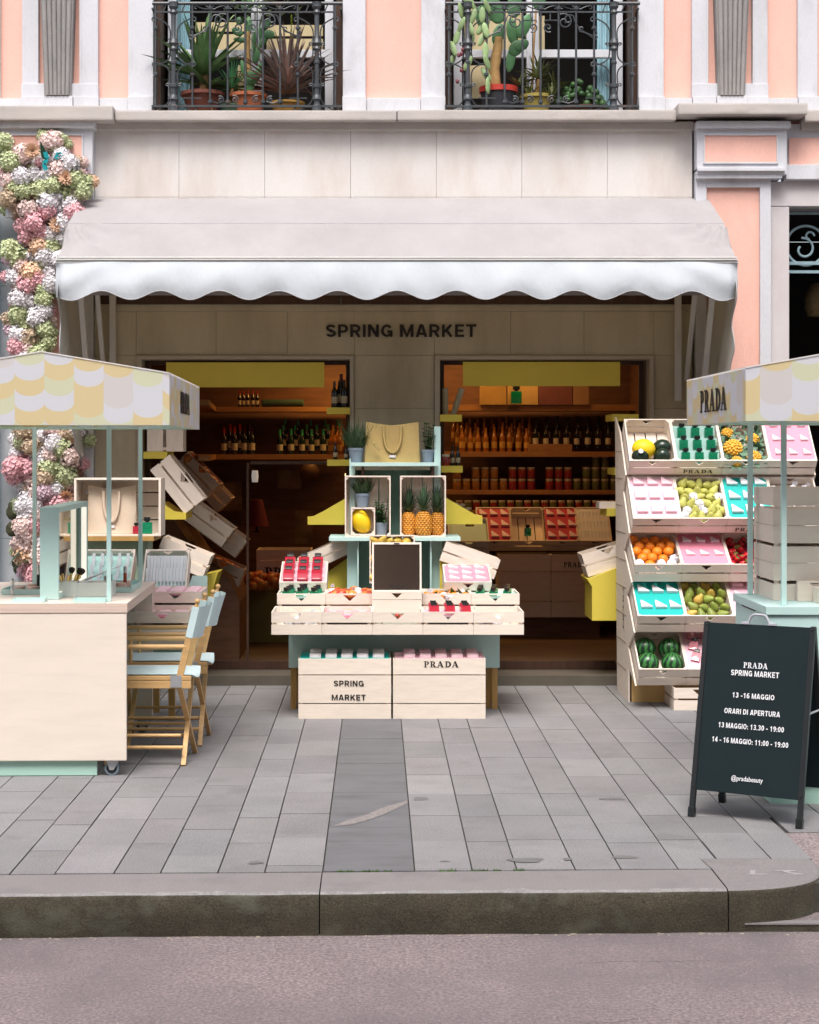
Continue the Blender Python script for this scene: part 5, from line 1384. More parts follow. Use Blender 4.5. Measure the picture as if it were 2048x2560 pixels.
for i in range(14): blade(m, at(779+i*1.3, 929+i*1.6, 12.50), (1, -.3, RF.uniform(-1,1)), .035, .007, .3, 3, .1)
solo(m, 'herb_sprig', leafmat('thyme_green', (.055,.11,.045)), 'rosemary sprig drooping across the left of the jute bag', 'herb', smooth=60)
# pineapples
PINE = mat('pineapple_skin', (.62,.27,.03), .6, .3, 30, rnd=.1, bump=.3, bscale=60); PINE2 = mat('pineapple_eye', (.36,.23,.05), .7, .3, 40, rnd=.1); CROWN = leafmat('pineapple_crown', (.06,.12,.06))
def pineapple(x, y, z, s, label, M=None):
    t = thing('pineapple', label, 'pineapple', T(x, y, z))
    m = MB(); body = [(.03,0),(.047,.012),(.056,.05),(.055,.09),(.047,.13),(.03,.155),(.01,.162)]
    m.lathe([(r*s*.93, q*s) for r, q in body], 18)
    m.k = 0
    for k in range(11):
        zz = .010+.0138*k; r_ = 0
        for (r0, q0), (r1, q1) in zip(body, body[1:]):
            if q0 <= zz <= q1: r_ = r0+(r1-r0)*(zz-q0)/(q1-q0)
        n = 13
        for j in range(n):
            a_ = 2*math.pi*(j+.5*(k % 2))/n
            Mx = T(r_*s*.95*math.cos(a_), r_*s*.95*math.sin(a_), zz*s) @ rz(math.degrees(a_)) @ ry(90-0)
            e = .0125*s*(r_/.056)**.5
            m.k = 0; b0 = len(m.v)
            m.add([Mx @ Vector(p) for p in ((e,0,0),(0,e,0),(-e,0,0),(0,-e,0),(0,0,e*.55))], [(0,1,4),(1,2,4),(2,3,4),(3,0,4)])
    m.build('body', PINE, t, smooth=25)
    m = MB(); r2 = random.Random(label)
    for i in range(46):
        u = i/46; a_ = i*2.399; el = R(25+62*u)
        blade(m, (0,0,(.155+.05*u)*s), (math.cos(a_)*math.cos(el), math.sin(a_)*math.cos(el), math.sin(el)), (.085+.06*u)*s*r2.uniform(.8,1.15), .020*s, .15-.4*u, 5, .2)
    m.build('crown', CROWN, t, smooth=60)
pineapple(PX(892.5,Dc), Dc+.055, zc-.003, 1.06, 'golden pineapple standing in front of the other two')
pineapple(PX(861,Dc), Dc+.10, zc-.002, 1.02, 'greenish pineapple at the left side of its crate')
pineapple(PX(922,Dc), Dc+.10, zc-.002, 1.0, 'greenish pineapple at the right side of its crate')
# jute bag
JUTE = mat('jute_cloth', (.47,.34,.13), .9, .07, 5, fine=.12, fscale=260, bump=.3, bscale=240, bumpd=.002)
def jute_bag(x, y, z, w_, h_, label, d_=.10):
    t = thing('jute_bag', label, 'bag', T(x, y, z))
    m = MB(); nx, nz = 20, 14; vs = []
    for s_ in (-1, 1):
        for i in range(nx+1):
            for k in range(nz+1):
                u = -1+2*i/nx; v = k/nz
                yy_ = s_*d_/2*(1-u**4*.6)*(1-v*.7)+.006*math.sin(u*5+v*4)
                ww = w_/2*(1-.05*v)
                vs.append((u*ww, yy_, h_*v*(1+.06*abs(u)**1.5*v-.03*(1-abs(u))*v)))
    n1 = (nx+1)*(nz+1); f = []
    for s_ in (0, 1):
        for i in range(nx):
            for k in range(nz): f.append((s_*n1+i*(nz+1)+k, s_*n1+(i+1)*(nz+1)+k, s_*n1+(i+1)*(nz+1)+k+1, s_*n1+i*(nz+1)+k+1))
    for e in (0, nx):
        for k in range(nz): f.append((e*(nz+1)+k, e*(nz+1)+k+1, n1+e*(nz+1)+k+1, n1+e*(nz+1)+k))
    m.add(vs, f); m.build('body', JUTE, t, smooth=60)
    hp = []
    for i in range(25):
        q = i/24; a_ = math.pi*q
        hp.append((w_*.16*math.cos(a_)*(1.0 if True else 0), -d_*.5*.62-.012-.010*math.sin(a_), h_*(.93-.66*math.sin(a_)**.7)))
    MB().tube([(x_, y_, z_) for x_, y_, z_ in hp], .011, 6).build('handle', JUTE, t, smooth=60)
    MB().box(-.022,.022,-d_/2-.004,-d_/2+.004,h_*.13,h_*.19).build('label_tag', SOAPW, t)
    return t
jute_bag(PX(826.5,12.55), 12.60, zup, .385, .268, 'jute shopping bag standing on the top shelf of the mint stand')
# long slatted crates leaning behind the table at both sides
def leaning_crate(pts, D, label, l_=.42, hh_=.16, dark=False):
    """crate seen from its long side: pts = the two display points of its lower edge"""
    p, q = at(*pts[0], D), at(*pts[1], D); L = (q-p).length
    ang = math.degrees(math.atan2(q.z-p.z, q.x-p.x))
    M = T((p+q)/2) @ ry(-ang) @ rz(90) @ T(l_/2, 0, 0)
    return crate(l_, L, hh_, M, label), M
leaning_crate(((926,1180),(1040,1220)), 12.45, 'slatted crate leaning right behind the pink soap crate, half hidden by it', .35, .14)
leaning_crate(((640,1210),(742,1163)), 12.75, 'slatted crate leaning left behind the red bottle crate, half hidden by it', .3, .12)
wing([(926,1245),(926,1178),(1003,1210),(1003,1245)], 12.5, 'yellow stand under the leaning crate right of the mirror', .3)
wing([(655,1245),(690,1205),(742,1168),(742,1245)], 12.82, 'yellow stand under the leaning crate left of the mirror', .2)
# ================================================================== tiered rack on the right
RX0, RW, RL, RH = 1.705, .317, .40, .135
tiers = [(970,12.14,882.3),(1091.8,11.97,1003.5),(1188.6,11.89,1121.7),(1297,11.76,1218),(1409.4,11.7,1327.8)]
TM = []
for (ly, D, ty) in tiers:
    row = []; a_ = None
    for c in range(4):
        M, a_ = tilted(RX0+RW*(c+.5), ly, D, ty, RL, RH, a_); row.append(M)
    TM.append(row)
TN = ['top', 'second', 'third', 'fourth', 'lowest']
CONT = [['a yellow melon and dark green melons','green perfume bottles on mint steps','yellow cauliflowers','white soaps on bright pink'],
        ['pale pink soaps on pale pink','yellow-green pears','white soaps on teal','green leaves and wrapped fruit'],
        ['oranges','white soaps on pink','strawberries','strawberries behind the cart'],
        ['white soaps on teal','green-brown pears','pale pink soaps','goods hidden by the cart'],
        ['four watermelons','pink perfume bottles','goods hidden behind the black board','goods hidden by the cart']]
rk = thing('display_rack', 'stepped wooden rack of five tiers holding tilted crates at the right of the shop', 'rack', T(RX0+.6, 12.3, 0))
poly = [(12.78, 1.93)]
for row in TM:
    M = row[0]; p = M @ Vector((0, RL/2, -.004)); q = M @ Vector((0, -RL/2, -.004)); poly += [(p.y, p.z), (q.y, q.z)]
poly += [(12.10, .24), (12.10, 0), (12.66, 0)]
for x in (RX0-.014, RX0+4*RW+.002):
    mp_ = MB()
    mp_.prism(poly, 'x', x, x+.011)
    mp_.build('side_panel', WOODY, rk, True)
m = MB()                                           # seams and oval grips of the stacked side boards
for k in range(9):
    z = .20+.185*k; m.box(RX0-.0165, RX0-.0135, 12.2 if z < 1.2 else 12.4, 12.72, z, z+.004)
m.build('board_seams', mat('seam_shadow', (.25,.17,.11), .9), rk, True)
o = logo(.30, .045, BLACK, rk, None); o.matrix_parent_inverse = WM[rk.name].inverted(); o.matrix_basis = T(RX0-.018, 12.30, .62) @ rz(-90) @ ry(-90) @ Matrix.Diagonal((.30,1,.045,1))
MB().box(RX0+.01, RX0+4*RW-.01, 12.10, 12.5, 0, .235).build('base_box', mat('warm_ply', (.62,.40,.16), .6, .1, 3), rk, True)
MB().box(RX0+.01, RX0+4*RW-.01, 12.5, 12.55, 0, 1.75).build('back_panel', WOOD, rk, True)
for t_ in range(5):
    for c in range(4):
        M = TM[t_][c]
        q = crate(RW-.0015, RL, RH, M, f'crate of {CONT[t_][c]} on the {TN[t_]} rack tier')
        if (t_, c) in ((0,1),(1,2)): logo(.205, .034, BLACK, q, T(0, -RL/2-.0015, .013))
def nm(s_, t_): return f'{s_} on the {TN[t_]} tier of the rack'
# soaps on trays
for (t_, c, tm, sm, rows, tn, sn, sc) in ((0,3,TPINK,SOAPW,3,'bright pink tray','white soap wedge',.76),(1,0,TPALE,SOAPP,3,'pale pink tray','pale pink soap wedge',1.05),(1,2,TTEAL,SOAPW,3,'teal tray','large white soap wedge',1.08),(2,1,TPINK,SOAPW,2,'pink tray','small white soap wedge',.82),(3,0,TTEAL,SOAPW,2,'teal tray','white soap wedge',1.08),(3,2,TPALE,SOAPP,3,'pale pink tray','pale pink soap wedge',1.05)):
    M = TM[t_][c]
    tray_in(M, RW, RL, RH, tm, nm(tn+' of soaps', t_), .005)
    wedges(M, RW, RL, RH, sm, rows, nm(f'{sn} on the {tn}', t_), f'soap wedges {TN[t_]} tier crate {c+1}', .005, sc, (-.28,.02,.32), *{2:((-.16,.26) if t_ == 2 else (-.23,.18)),3:(-.30,.36)}[rows])
# top tier: melons
M = TM[0][0]
fruit('melon', M @ T(-.045,-.06,.105) @ ry(90) @ rx(10) @ Matrix.Diagonal((.95,.95,.85,1)), nm('yellow melon between dark green melons', 0), None, 'melon')
for k, (x, y, z) in enumerate(((.085,-.02,.080),(-.07,-.105,.085),(.075,-.115,.085))): fruit('dark_melon', M @ T(x, y, z) @ ry(70-30*k), nm(['dark green melon at the upper right','dark green melon with a round sticker','dark green melon at the lower right'][k], 0), None, 'melon')
o = solo(MB(M @ T(-.075,-.125,.150) @ rx(20)).lathe([(.016,0),(.016,.002),(.001,.0025)], 16), 'fruit_sticker', SOAPW, 'round white sticker on the dark green melon of the top tier', 'sticker')
# green bottles on mint steps
M = TM[0][1]
for r in range(3):
    y0 = -.155+.118*r
    base = M @ Vector((0, y0, RH-.055)); 
    solo(MB().box(base.x-RW/2+.012, base.x+RW/2-.012, base.y+.018, base.y+.024, base.z-.03, base.z+.075), 'display_step', TMINT, ['front','middle','rear'][r]+' mint step behind green bottles on the top tier', 'display step')
    for c in range(3): perfume(T(base.x+(-.085+.093*c), base.y, base.z-.004), GGLASS, nm(['front','middle','rear'][r]+' row green perfume bottle', 0), 'green bottles '+['front','middle','rear'][r]+' row of the rack', 1.16)
# cauliflowers
CAUL = mat('cauliflower_yellow', (.78,.44,.06), .7, .15, 40, bump=.3, bscale=120, rnd=.05); CLEAF = leafmat('cabbage_leaf', (.10,.19,.12))
def cauli(M, s, label):
    t = thing('cauliflower', label, 'cauliflower', M @ Matrix.Scale(s, 4))
    m = MB(); m.ball((0,0,0), (.055,.055,.045), 12, 8)
    for i in range(60):
        ph = math.acos(1-1.2*(i+.5)/60); a_ = i*2.399
        m.ball((.054*math.sin(ph)*math.cos(a_), .054*math.sin(ph)*math.sin(a_), .047*math.cos(ph)), .0095, 6, 4)
    m.build('head', CAUL, t, smooth=80)
    m = MB()
    for i in range(9):
        a_ = i*.698; blade(m, (.03*math.cos(a_), .03*math.sin(a_), -.03), (math.cos(a_), math.sin(a_), .9), .11, .06, .9, 6, .05)
    m.build('leaves', CLEAF, t, smooth=60)
M = TM[0][2]
cauli(M @ T(-.07,-.05,.10), 1.1, nm('large yellow cauliflower at the left of its crate', 0)); cauli(M @ T(-.085,.10,.09), .75, nm('small yellow cauliflower at the upper left', 0)); cauli(M @ T(.075,.03,.10), .8, nm('yellow cauliflower at the right', 0)); cauli(M @ T(.06,-.14,.10), .85, nm('yellow cauliflower at the lower right', 0)); cauli(M @ T(-.06,-.17,.09), .7, nm('yellow cauliflower at the lower left', 0))
m = MB()
for k in range(46): blade(m, M @ Vector((RF.uniform(-.13,.13), RF.uniform(-.17,.18), .075)), M.to_3x3() @ Vector((RF.uniform(-1,1), RF.uniform(-1,1), RF.uniform(.5,1.2))), RF.uniform(.07,.11), .045, .6, 5, .05)
solo(m, 'cauliflower_leaves', CLEAF, 'loose blue-green leaves between the cauliflowers of the top tier', 'leaves', smooth=60)
# second tier
fill(TM[1][1], RW, RL, RH, 'pear', 5, 6, nm('yellow-green pear', 1), 'pears on the second tier', -.005, 6, nm('paper-wrapped pear among pears', 1), cut=.04)
fill(TM[1][3], RW, RL, RH, 'wrapped', 4, 3, nm('fruit in white paper behind the stacked crates', 1), 'wrapped fruit second tier', -.03)
# third tier
fill(TM[2][0], RW, RL, RH, 'orange', 4, 5, nm('orange', 2), 'oranges on the third tier', -.004, 4, nm('paper-wrapped orange among oranges', 2))
M = TM[2][2]
solo(MB(M).box(-RW/2+.012, RW/2-.012, -RL/2+.012, RL/2-.012, .03, .06), 'fruit_punnet', RED, nm('red punnet under the strawberries', 2), 'punnet')
for k in range(70): fruit('strawberry', M @ T(RF.uniform(-.13,.13), RF.uniform(-.185,.185), .075+.02*RF.random()) @ spin() @ Matrix.Scale(1.15,4), nm('strawberry in the red punnet', 2), 'strawberries on the third tier', 'strawberry')
# fourth tier
fill(TM[3][1], RW, RL, RH, 'green_pear', 4, 5, nm('green-brown pear', 3), 'pears on the fourth tier', .0, 0, '', ['green_pear','green_pear','green_pear','ripe_pear'], cut=.03)
for (t_, c, n, mt) in ((3,0,3,BLACK),(3,2,3,TPINK),(4,1,2,TPINK)):
    for k in range(n): solo(MB(TM[t_][c] @ T(-.09+.1*k, .165, RH-.004)).box(-.03,.03,-.004,.004,0,.003), 'price_strip', mt, f'dark name strip at the top of the tray of {CONT[t_][c]}', 'label strip', group=f'name strips tier {t_+1} crate {c+1}')
# lowest tier
for k, (x, y) in enumerate(((-.082,.07),(.078,.07),(-.082,-.085),(.078,-.085))): fruit('watermelon', TM[4][0] @ T(x, y, .09) @ rx(-35+RF.uniform(-12,12)) @ ry(RF.uniform(-20,20)) @ rz(RF.uniform(0,90)), nm(['upper left','upper right','lower left','lower right'][k]+' striped watermelon', 4), None, 'watermelon')
M = TM[4][1]
tray_in(M, RW, RL, RH, TPALE, nm('pale pink tray under the tilted pink bottles', 4), .005)
for r in range(3):
    for c in range(3): perfume(M @ T(-.10+.09*c, -.12+.115*r, RH-.002) @ rz(-18) @ rx(-72), PGLASS, nm('pink perfume bottle lying tilted on the pale tray', 4), 'pink bottles on the lowest tier', 1.15)
# base crate
wb_ = .34
crate(.33, .42, .145, T(PX(1419,11.72)+.165, 11.72+.21, 0), 'low pale crate on the pavement under the lowest tier')

# ================================================================== vending carts
def scallop_mat():
    m = bpy.data.materials.new('scallop_print'); m.use_nodes = True
    t = m.node_tree; n = t.nodes; L = t.links; b = n['Principled BSDF']; b.inputs['Roughness'].default_value = .5
    tc = n.new('ShaderNodeTexCoord'); sx = n.new('ShaderNodeSeparateXYZ'); L.new(tc.outputs['Object'], sx.inputs[0])
    def mth(op, a_, c_=None, d_=None):
        q = n.new('ShaderNodeMath'); q.operation = op
        for i, v in enumerate((a_, c_, d_)):
            if v is None: continue
            if isinstance(v, (int, float)): q.inputs[i].default_value = v
            else: L.new(v, q.inputs[i])
        return q.outputs[0]
    u = mth('DIVIDE', mth('ADD', mth('ADD', sx.outputs[0], sx.outputs[1]), 20.0), .149)
    c = mth('FLOOR', u); f = mth('SUBTRACT', mth('FRACT', u), .5)
    arc = mth('MULTIPLY', mth('SQRT', mth('MAXIMUM', mth('SUBTRACT', .25, mth('MULTIPLY', f, f)), 0)), .088)
    v = mth('ADD', sx.outputs[2], arc)
    hz = n.new('ShaderNodeTexWhiteNoise'); hz.noise_dimensions = '1D'; L.new(c, hz.inputs['W'])
    off = mth('MULTIPLY', mth('FLOOR', mth('MULTIPLY', hz.outputs[0], 5)), .0156)
    row = mth('FLOOR', mth('DIVIDE', mth('ADD', v, off), .078))
    # runs of one to three scales of the same colour down a column
    wn = n.new('ShaderNodeTexWhiteNoise'); wn.noise_dimensions = '2D'
    cb = n.new('ShaderNodeCombineXYZ'); L.new(c, cb.inputs[0]); L.new(mth('FLOOR', mth('MULTIPLY', row, .5)), cb.inputs[1]); L.new(cb.outputs[0], wn.inputs['Vector'])
    idx = mth('FRACT', mth('DIVIDE', mth('ADD', mth('ADD', mth('MULTIPLY', c, 2), row), mth('FLOOR', mth('MULTIPLY', wn.outputs[0], 2))), 6))
    rp = n.new('ShaderNodeValToRGB'); rp.color_ramp.interpolation = 'CONSTANT'
    Yc, Wc, Gc, Lc = (.70,.575,.325,1), (.66,.67,.72,1), (.64,.615,.61,1), (.64,.655,.47,1)
    cols = [(0,Yc),(.155,Wc),(.32,Gc),(.49,Yc),(.655,Wc),(.82,Lc)]
    e = rp.color_ramp.elements
    e[0].position = 0; e[0].color = cols[0][1]; e[1].position = cols[1][0]; e[1].color = cols[1][1]
    for p_, c_ in cols[2:]: q = e.new(p_); q.color = c_
    L.new(idx, rp.inputs[0]); L.new(rp.outputs[0], b.inputs['Base Color']); return m
SCAL = scallop_mat()
TOPW = mat('canopy_roof_cloth', (.70,.69,.68), .6, .03)
translucent(TOPW, (.85,.84,.82), .62)
translucent(SCAL, (.75,.72,.62), .18)
def canopy(t, x0, x1, y0, y1, zb, ze, zp, world=False):
    xm = (x0+x1)/2; pent = [(x0,zb),(x1,zb),(x1,ze),(xm,zp),(x0,ze)]
    k = dict(parent=t, world=False)
    MB().prism(pent, 'y', y0, y0+.010).build('canopy_front', SCAL, t)
    MB().prism(pent, 'y', y1-.010, y1).build('canopy_front', SCAL, t)
    MB().box(x0, x0+.010, y0+.0105, y1-.0105, zb, ze-.002).build('canopy_side', SCAL, t); MB().box(x1-.010, x1, y0+.0105, y1-.0105, zb, ze-.002).build('canopy_side', SCAL, t)
    for a_, c_ in ((x0, xm), (x1, xm)):
        MB().prism([(a_,ze),(c_,zp),(c_,zp+.006),(a_,ze+.006)], 'y', y0-.004, y1+.004).build('canopy_roof', TOPW, t)
    b_ = .13
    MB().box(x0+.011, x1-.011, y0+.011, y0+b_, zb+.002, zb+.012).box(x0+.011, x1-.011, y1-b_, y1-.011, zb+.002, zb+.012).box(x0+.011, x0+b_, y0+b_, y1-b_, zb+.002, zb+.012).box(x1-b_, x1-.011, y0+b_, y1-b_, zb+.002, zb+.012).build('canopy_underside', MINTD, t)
def caster(t, x, y, M=None):
    WH = mat('rubber_grey', (.22,.30,.36), .6, .1); HUB = mat('caster_hub', (.02,.02,.025), .5); STL = mat('zinc_steel', (.50,.52,.54), .35, .1, 10, metal=.6)
    c = MB(T(x, y, .038)); c.lathe([(.026,-.012),(.037,-.010),(.038,0),(.037,.010),(.026,.012)], 20, rx(90)); o = c.build('caster', WH, t, smooth=30)
    MB(T(x, y, .038)).lathe([(.002,-.013),(.027,-.0135),(.027,.0135),(.002,.013)], 18, rx(90)).build('hub', HUB, o, smooth=30)
    b_ = MB(T(x, y, .038)); b_.prism([(-.010,-.008),(.010,-.008),(.034,.030),(.026,.048),(-.030,.048)], 'y', -.020, -.016).prism([(-.010,-.008),(.010,-.008),(.034,.030),(.026,.048),(-.030,.048)], 'y', .016, .020).box(-.030,.028,-.02,.02,.046,.052)
    b_.build('fork', STL, o, bevel=.001)
ct = thing('vending_cart', 'mint green vending cart with stacked crates under a scalloped canopy at the right edge', 'cart', T(1.86, 8.6, 0))
zt = .948
MB().box(0, 1.3, 0, .80, zt-.040, zt).build('counter_top', MINT, ct, bevel=.003)
MB().box(.012, 1.29, .012, .79, .10, zt-.043).build('body', MINT, ct, bevel=.002)
MB().box(.03, 1.28, .03, .77, 0, .10).build('plinth', MINTD, ct)
MB().box(.009, .0115, .30, .62, zt-.05, zt-.044).build('drawer_gap', BLACK, ct)
for x, y, n_ in ((.098,.06,0),(.072,.71,0),(1.2,.06,0),(1.2,.7,0)):
    MB().box(x-.0125, x+.0125, y-.0125, y+.0125, zt+.001, 1.84).build('post', MINT, ct, bevel=.002)
cx0 = 1.712-1.86
canopy(ct, cx0, cx0+1.29, 8.35-8.6, 9.94-8.6, 1.831, 2.076, 2.19)
for q_ in (0, .010): logo(.72, .115, BLACK, ct, T(cx0-.003-q_*.05, 9.16-8.6-q_, 1.892) @ rz(-90))
zz = zt+.001
for k in range(3):
    q = crate(.62, .46, .184, T(1.972+.31, 8.95+.23, zz+.186*k), ['lowest','middle','topmost'][k]+' of the three stacked pale crates on the right cart', 'stacked crates on the right cart', wood='PLY')
for k, (x, y, w_, l_, h_, lab) in enumerate(((2.20,8.80,.10,.14,.075,'small pale crate at the front of the right cart counter'),(2.19,8.905,.22,.03,.10,'flat pale crate leaning on the stacked crates of the right cart'))): crate(w_, l_, h_, T(x, y, zt+.001), lab)

# ================================================================== pavement sign
af = thing('a_frame_sign', 'black folding pavement sign with white opening hours standing near the kerb', 'sign', T(1.4457, 8.333, 0) @ rz(-31.5))
AFB = mat('sign_board_black', (.010,.019,.022), .7, .08, 8, bump=.05, bscale=200, spec=.15)
AFS = mat('sign_steel_black', (.012,.014,.015), .45, .1)
Wd = .535; tl = math.degrees(math.atan2(.2*1.0, .887)); 
def leaf(sgn, off):
    M = T(0, off, 0) @ rx(-tl*sgn)
    b_ = MB(M).box(.012, Wd-.012, -.006, .004, .125, .905)
    p = b_.build('board', AFB, af, bevel=.003)
    for x in (.0, Wd-.024): MB(M).box(x, x+.024, -.011, .013, .0, .908).build('leg', AFS, af, bevel=.003)
    for x in (.012, Wd-.012): MB(M).box(x-.015, x+.015, -.014, .016, .0, .045).build('rubber_foot', CAPB, af, bevel=.003)
    return M, p
Mf, pf = leaf(1, 0)
leaf(-1, .40)
LW = WHITE
for (txt, zc_, w_, h_) in (('SPRING MARKET',.664,.232,.026),('13 -16 MAGGIO',.562,.203,.024),('ORARI DI APERTURA',.487,.268,.024),('13 MAGGIO: 13.30 - 19:00',.420,.315,.024),('14 - 16 MAGGIO: 11:00 - 19:00',.352,.366,.024),('@pradabeauty',.185,.150,.021)):
    o = lettering(txt, w_, h_, LW, af, M=Mf @ T(.267, -.0075, zc_), bold=.013)
logo(.118, .026, LW, af, Mf @ T(.267, -.0072, .702))
HND = mat('handle_grey', (.42,.43,.47), .4)
m = MB(T(.267, .195, .885)); m.tube([(-.075,0,.005),(-.05,0,.008),(-.035,0,.04),(-.02,0,.046),(.02,0,.046),(.035,0,.04),(.05,0,.008),(.075,0,.005)], .006, 8); m.box(-.085,-.045,-.008,.008,.0,.008).box(.045,.085,-.008,.008,.0,.008); m.build('handle', HND, af, smooth=40)
MB().bar((Wd-.005, .11, .50), (Wd-.005, .29, .50), .012, .004).build('spreader', HND, af)
MB().bar((.005, .11, .50), (.005, .29, .50), .012, .004).build('spreader', HND, af)
for x, z in ((.012,.895),(Wd-.012,.895),(.012,.14),(Wd-.012,.14)):
    MB(Mf).lathe([(.006,0),(.006,.003),(.001,.004)], 10, T(x, -.011, z) @ rx(90)).build('screw', CAPB, af)
# ================================================================== left cart
LM = T(-1.2947, 9.34, 0) @ rz(1.5)
lc_ = thing('vending_cart', 'plywood make-up counter on casters under a scalloped canopy at the left edge', 'cart', LM)
PLYE = mat('plywood_edge', (.64,.50,.42), .6, .16, 1.0, (1,1,140), bump=.05, bscale=10)
zt = .901
MB().box(-1.7, 0, 0, 1.51, zt-.003, zt).build('counter_top', PLY, lc_)
MB().box(-1.7, 0, 0, 1.51, zt-.050, zt-.0032).build('counter_edge', PLYE, lc_, bevel=.002)
MB().box(-1.7, -.004, .004, .030, .083, zt-.0505).build('front_panel', PLY, lc_, bevel=.006)
MB().box(-1.7, -.012, 1.46, 1.49, .083, zt-.0505).build('back_panel', PLY, lc_, bevel=.003)
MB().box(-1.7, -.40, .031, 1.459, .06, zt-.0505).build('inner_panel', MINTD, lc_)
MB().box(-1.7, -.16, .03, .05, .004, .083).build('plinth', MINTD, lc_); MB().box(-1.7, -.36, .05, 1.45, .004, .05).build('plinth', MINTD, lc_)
caster(lc_, -.085, .05); caster(lc_, -.07, 1.42)
for x, y in ((-.105,.09),(-.075,1.37),(-.70,1.36),(-1.3,.09)): MB().box(x-.0115, x+.0115, y-.0115, y+.0115, zt+.001, 1.83).build('post', MINT, lc_, bevel=.002)
canopy(lc_, -1.05, .24, -.24, 1.86, 1.822, 2.082, 2.19)
for q_ in (0, .012, .024): logo(.60, .118, BLACK, lc_, T(.2435+q_*.05, .70+q_, 1.896) @ rz(90))
# illuminated mirror box
def L2(x, y, z=zt): return LM @ T(x, y, z+.001)
MBX = LM.inverted() @ Vector((-1.687, 9.55, 0))
mbx_ = thing('mirror', 'mint framed make-up mirror with light strips on the left counter', 'mirror', L2(MBX.x, MBX.y))
Lm, Hm, Tm = 1.15, .49, .10
for a_ in ((-Tm, 0, 0, .03, 0, Hm), (-Tm, 0, Lm-.03, Lm, 0, Hm), (-Tm, 0, .0302, Lm-.0302, Hm-.03, Hm), (-Tm, 0, .0302, Lm-.0302, 0, .03)): MB().box(*a_).build('frame', MINT, mbx_, bevel=.003)
MB().box(-.06, -.05, .0302, Lm-.0302, .0302, Hm-.0302).build('mirror_glass', mat('clear_mirror', (.62,.58,.48), .04, 0, 1, metal=1), mbx_)
LED = mat('led_strip', (.9,.85,.75), .5, emit=(1,.93,.80), estr=.42)
MB().box(-.034, -.004, Lm-.034, Lm-.0305, .035, Hm-.035).box(-.049, -.006, .035, Lm-.036, .0305, .0325).build('light_strip', LED, mbx_)
# things on the counter
def tray(x, y, w_, l_, label, tri=True, h_=.018):
    t = thing('cosmetic_tray', label, 'tray', L2(x, y))
    m = MB(); m.box(-w_/2, w_/2, -l_/2, -l_/2+.005, 0, h_).box(-w_/2, w_/2, l_/2-.005, l_/2, 0, h_).box(-w_/2, -w_/2+.005, -l_/2+.005, l_/2-.005, 0, h_).box(w_/2-.005, w_/2, -l_/2+.005, l_/2-.005, 0, h_); m.build('rim', MINT, t)
    MB().box(-w_/2+.005, w_/2-.005, -l_/2+.005, l_/2-.005, .001, .006).build('base', TMINT, t)
    if tri: MB().prism([(-w_*.3,-l_*.15),(w_*.3,-l_*.15),(0,l_*.25)], 'z', .0062, .0085).build('cut_out', mat('kraft_brown', (.40,.28,.14), .7), t)
tray(-.52, .10, .17, .10, 'mint tray with a triangular cut-out left of the mirror box'); tray(-.20, .08, .17, .12, 'mint tray with a triangular cut-out right of the mirror box')
tray(-.60, .70, .30, .30, 'wide shallow mint tray with pale pink jars', False, .03); tray(-.16, .95, .22, .55, 'long mint tray at the right rim of the counter', False, .03)
JARP = mat('peach_jar', (.74,.46,.38), .35, .05, 6)
def jar(x, y, z, r, h, mt, label, cap=None, group=None, nm_='cosmetic_jar'):
    t = thing(nm_, label, 'jar' if 'jar' in nm_ else 'cosmetic', L2(x, y, zt+z), group)
    MB().lathe([(r*.92,0),(r,.003),(r,h*.62),(r*.95,h*.63)], 18).build('body', mt, t, smooth=40)
    MB().lathe([(r*.9,h*.63),(r*1.0,h*.65),(r*1.0,h*.97),(r*.93,h),(.001,h)], 18).build('lid', cap or mt, t, smooth=40)
for k, (x, y) in enumerate(((-.66,.62),(-.58,.60),(-.54,.72),(-.62,.78))): jar(x, y, .008, .030, .034, JARP, 'peach cosmetic jar in the shallow tray left of the mirror box', None, 'peach jars on the left tray')
for k, (x, y) in enumerate(((-.19,.80),(-.13,.86),(-.19,.90),(-.12,1.0))): jar(x, y, .008, .030, .034, JARP, 'peach cosmetic jar in the long tray on the right', None, 'peach jars on the right tray')
GOLD = mat('gold_metal', (.62,.46,.18), .3, .05, 5, metal=1); SILV = mat('silver_metal', (.6,.6,.6), .3, .05, 5, metal=1)
jar(-.68, .50, .008, .010, .085, SILV, 'silver lipstick tube at the left of the counter', None, None, 'lipstick')
for k in range(2): jar(-.565+.024*k, .66, .008, .009, .15, CAPB, 'tall black mascara tube with a grey tip left of the mirror box', SILV, 'black mascara tubes', 'mascara_tube')
jar(-.185, .62, .008, .014, .09, JARP, 'pale pink cosmetic bottle beside the front post', SILV, None, 'cosmetic_bottle'); jar(-.155, .60, .008, .006, .10, CAPB, 'thin black eyeliner pencil beside the pink bottle', None, None, 'eyeliner')
jar(-.115, .92, .03, .010, .10, mat('brown_gloss', (.33,.06,.025), .25), 'reddish brown lip gloss tube near the rear post', SILV, None, 'lip_gloss')
bt = thing('brush_holder', 'cup of black make-up brushes with gold handles in front of the mirror', 'brushes', L2(-.375, .42))
MB().box(-.05,.06,-.04,.06,0,.085).build('cup', mat('milky_plastic', (.62,.68,.64), .3, .04), bt, bevel=.003)
BRS = mat('brush_hair', (.03,.022,.018), .95, .3, 80)
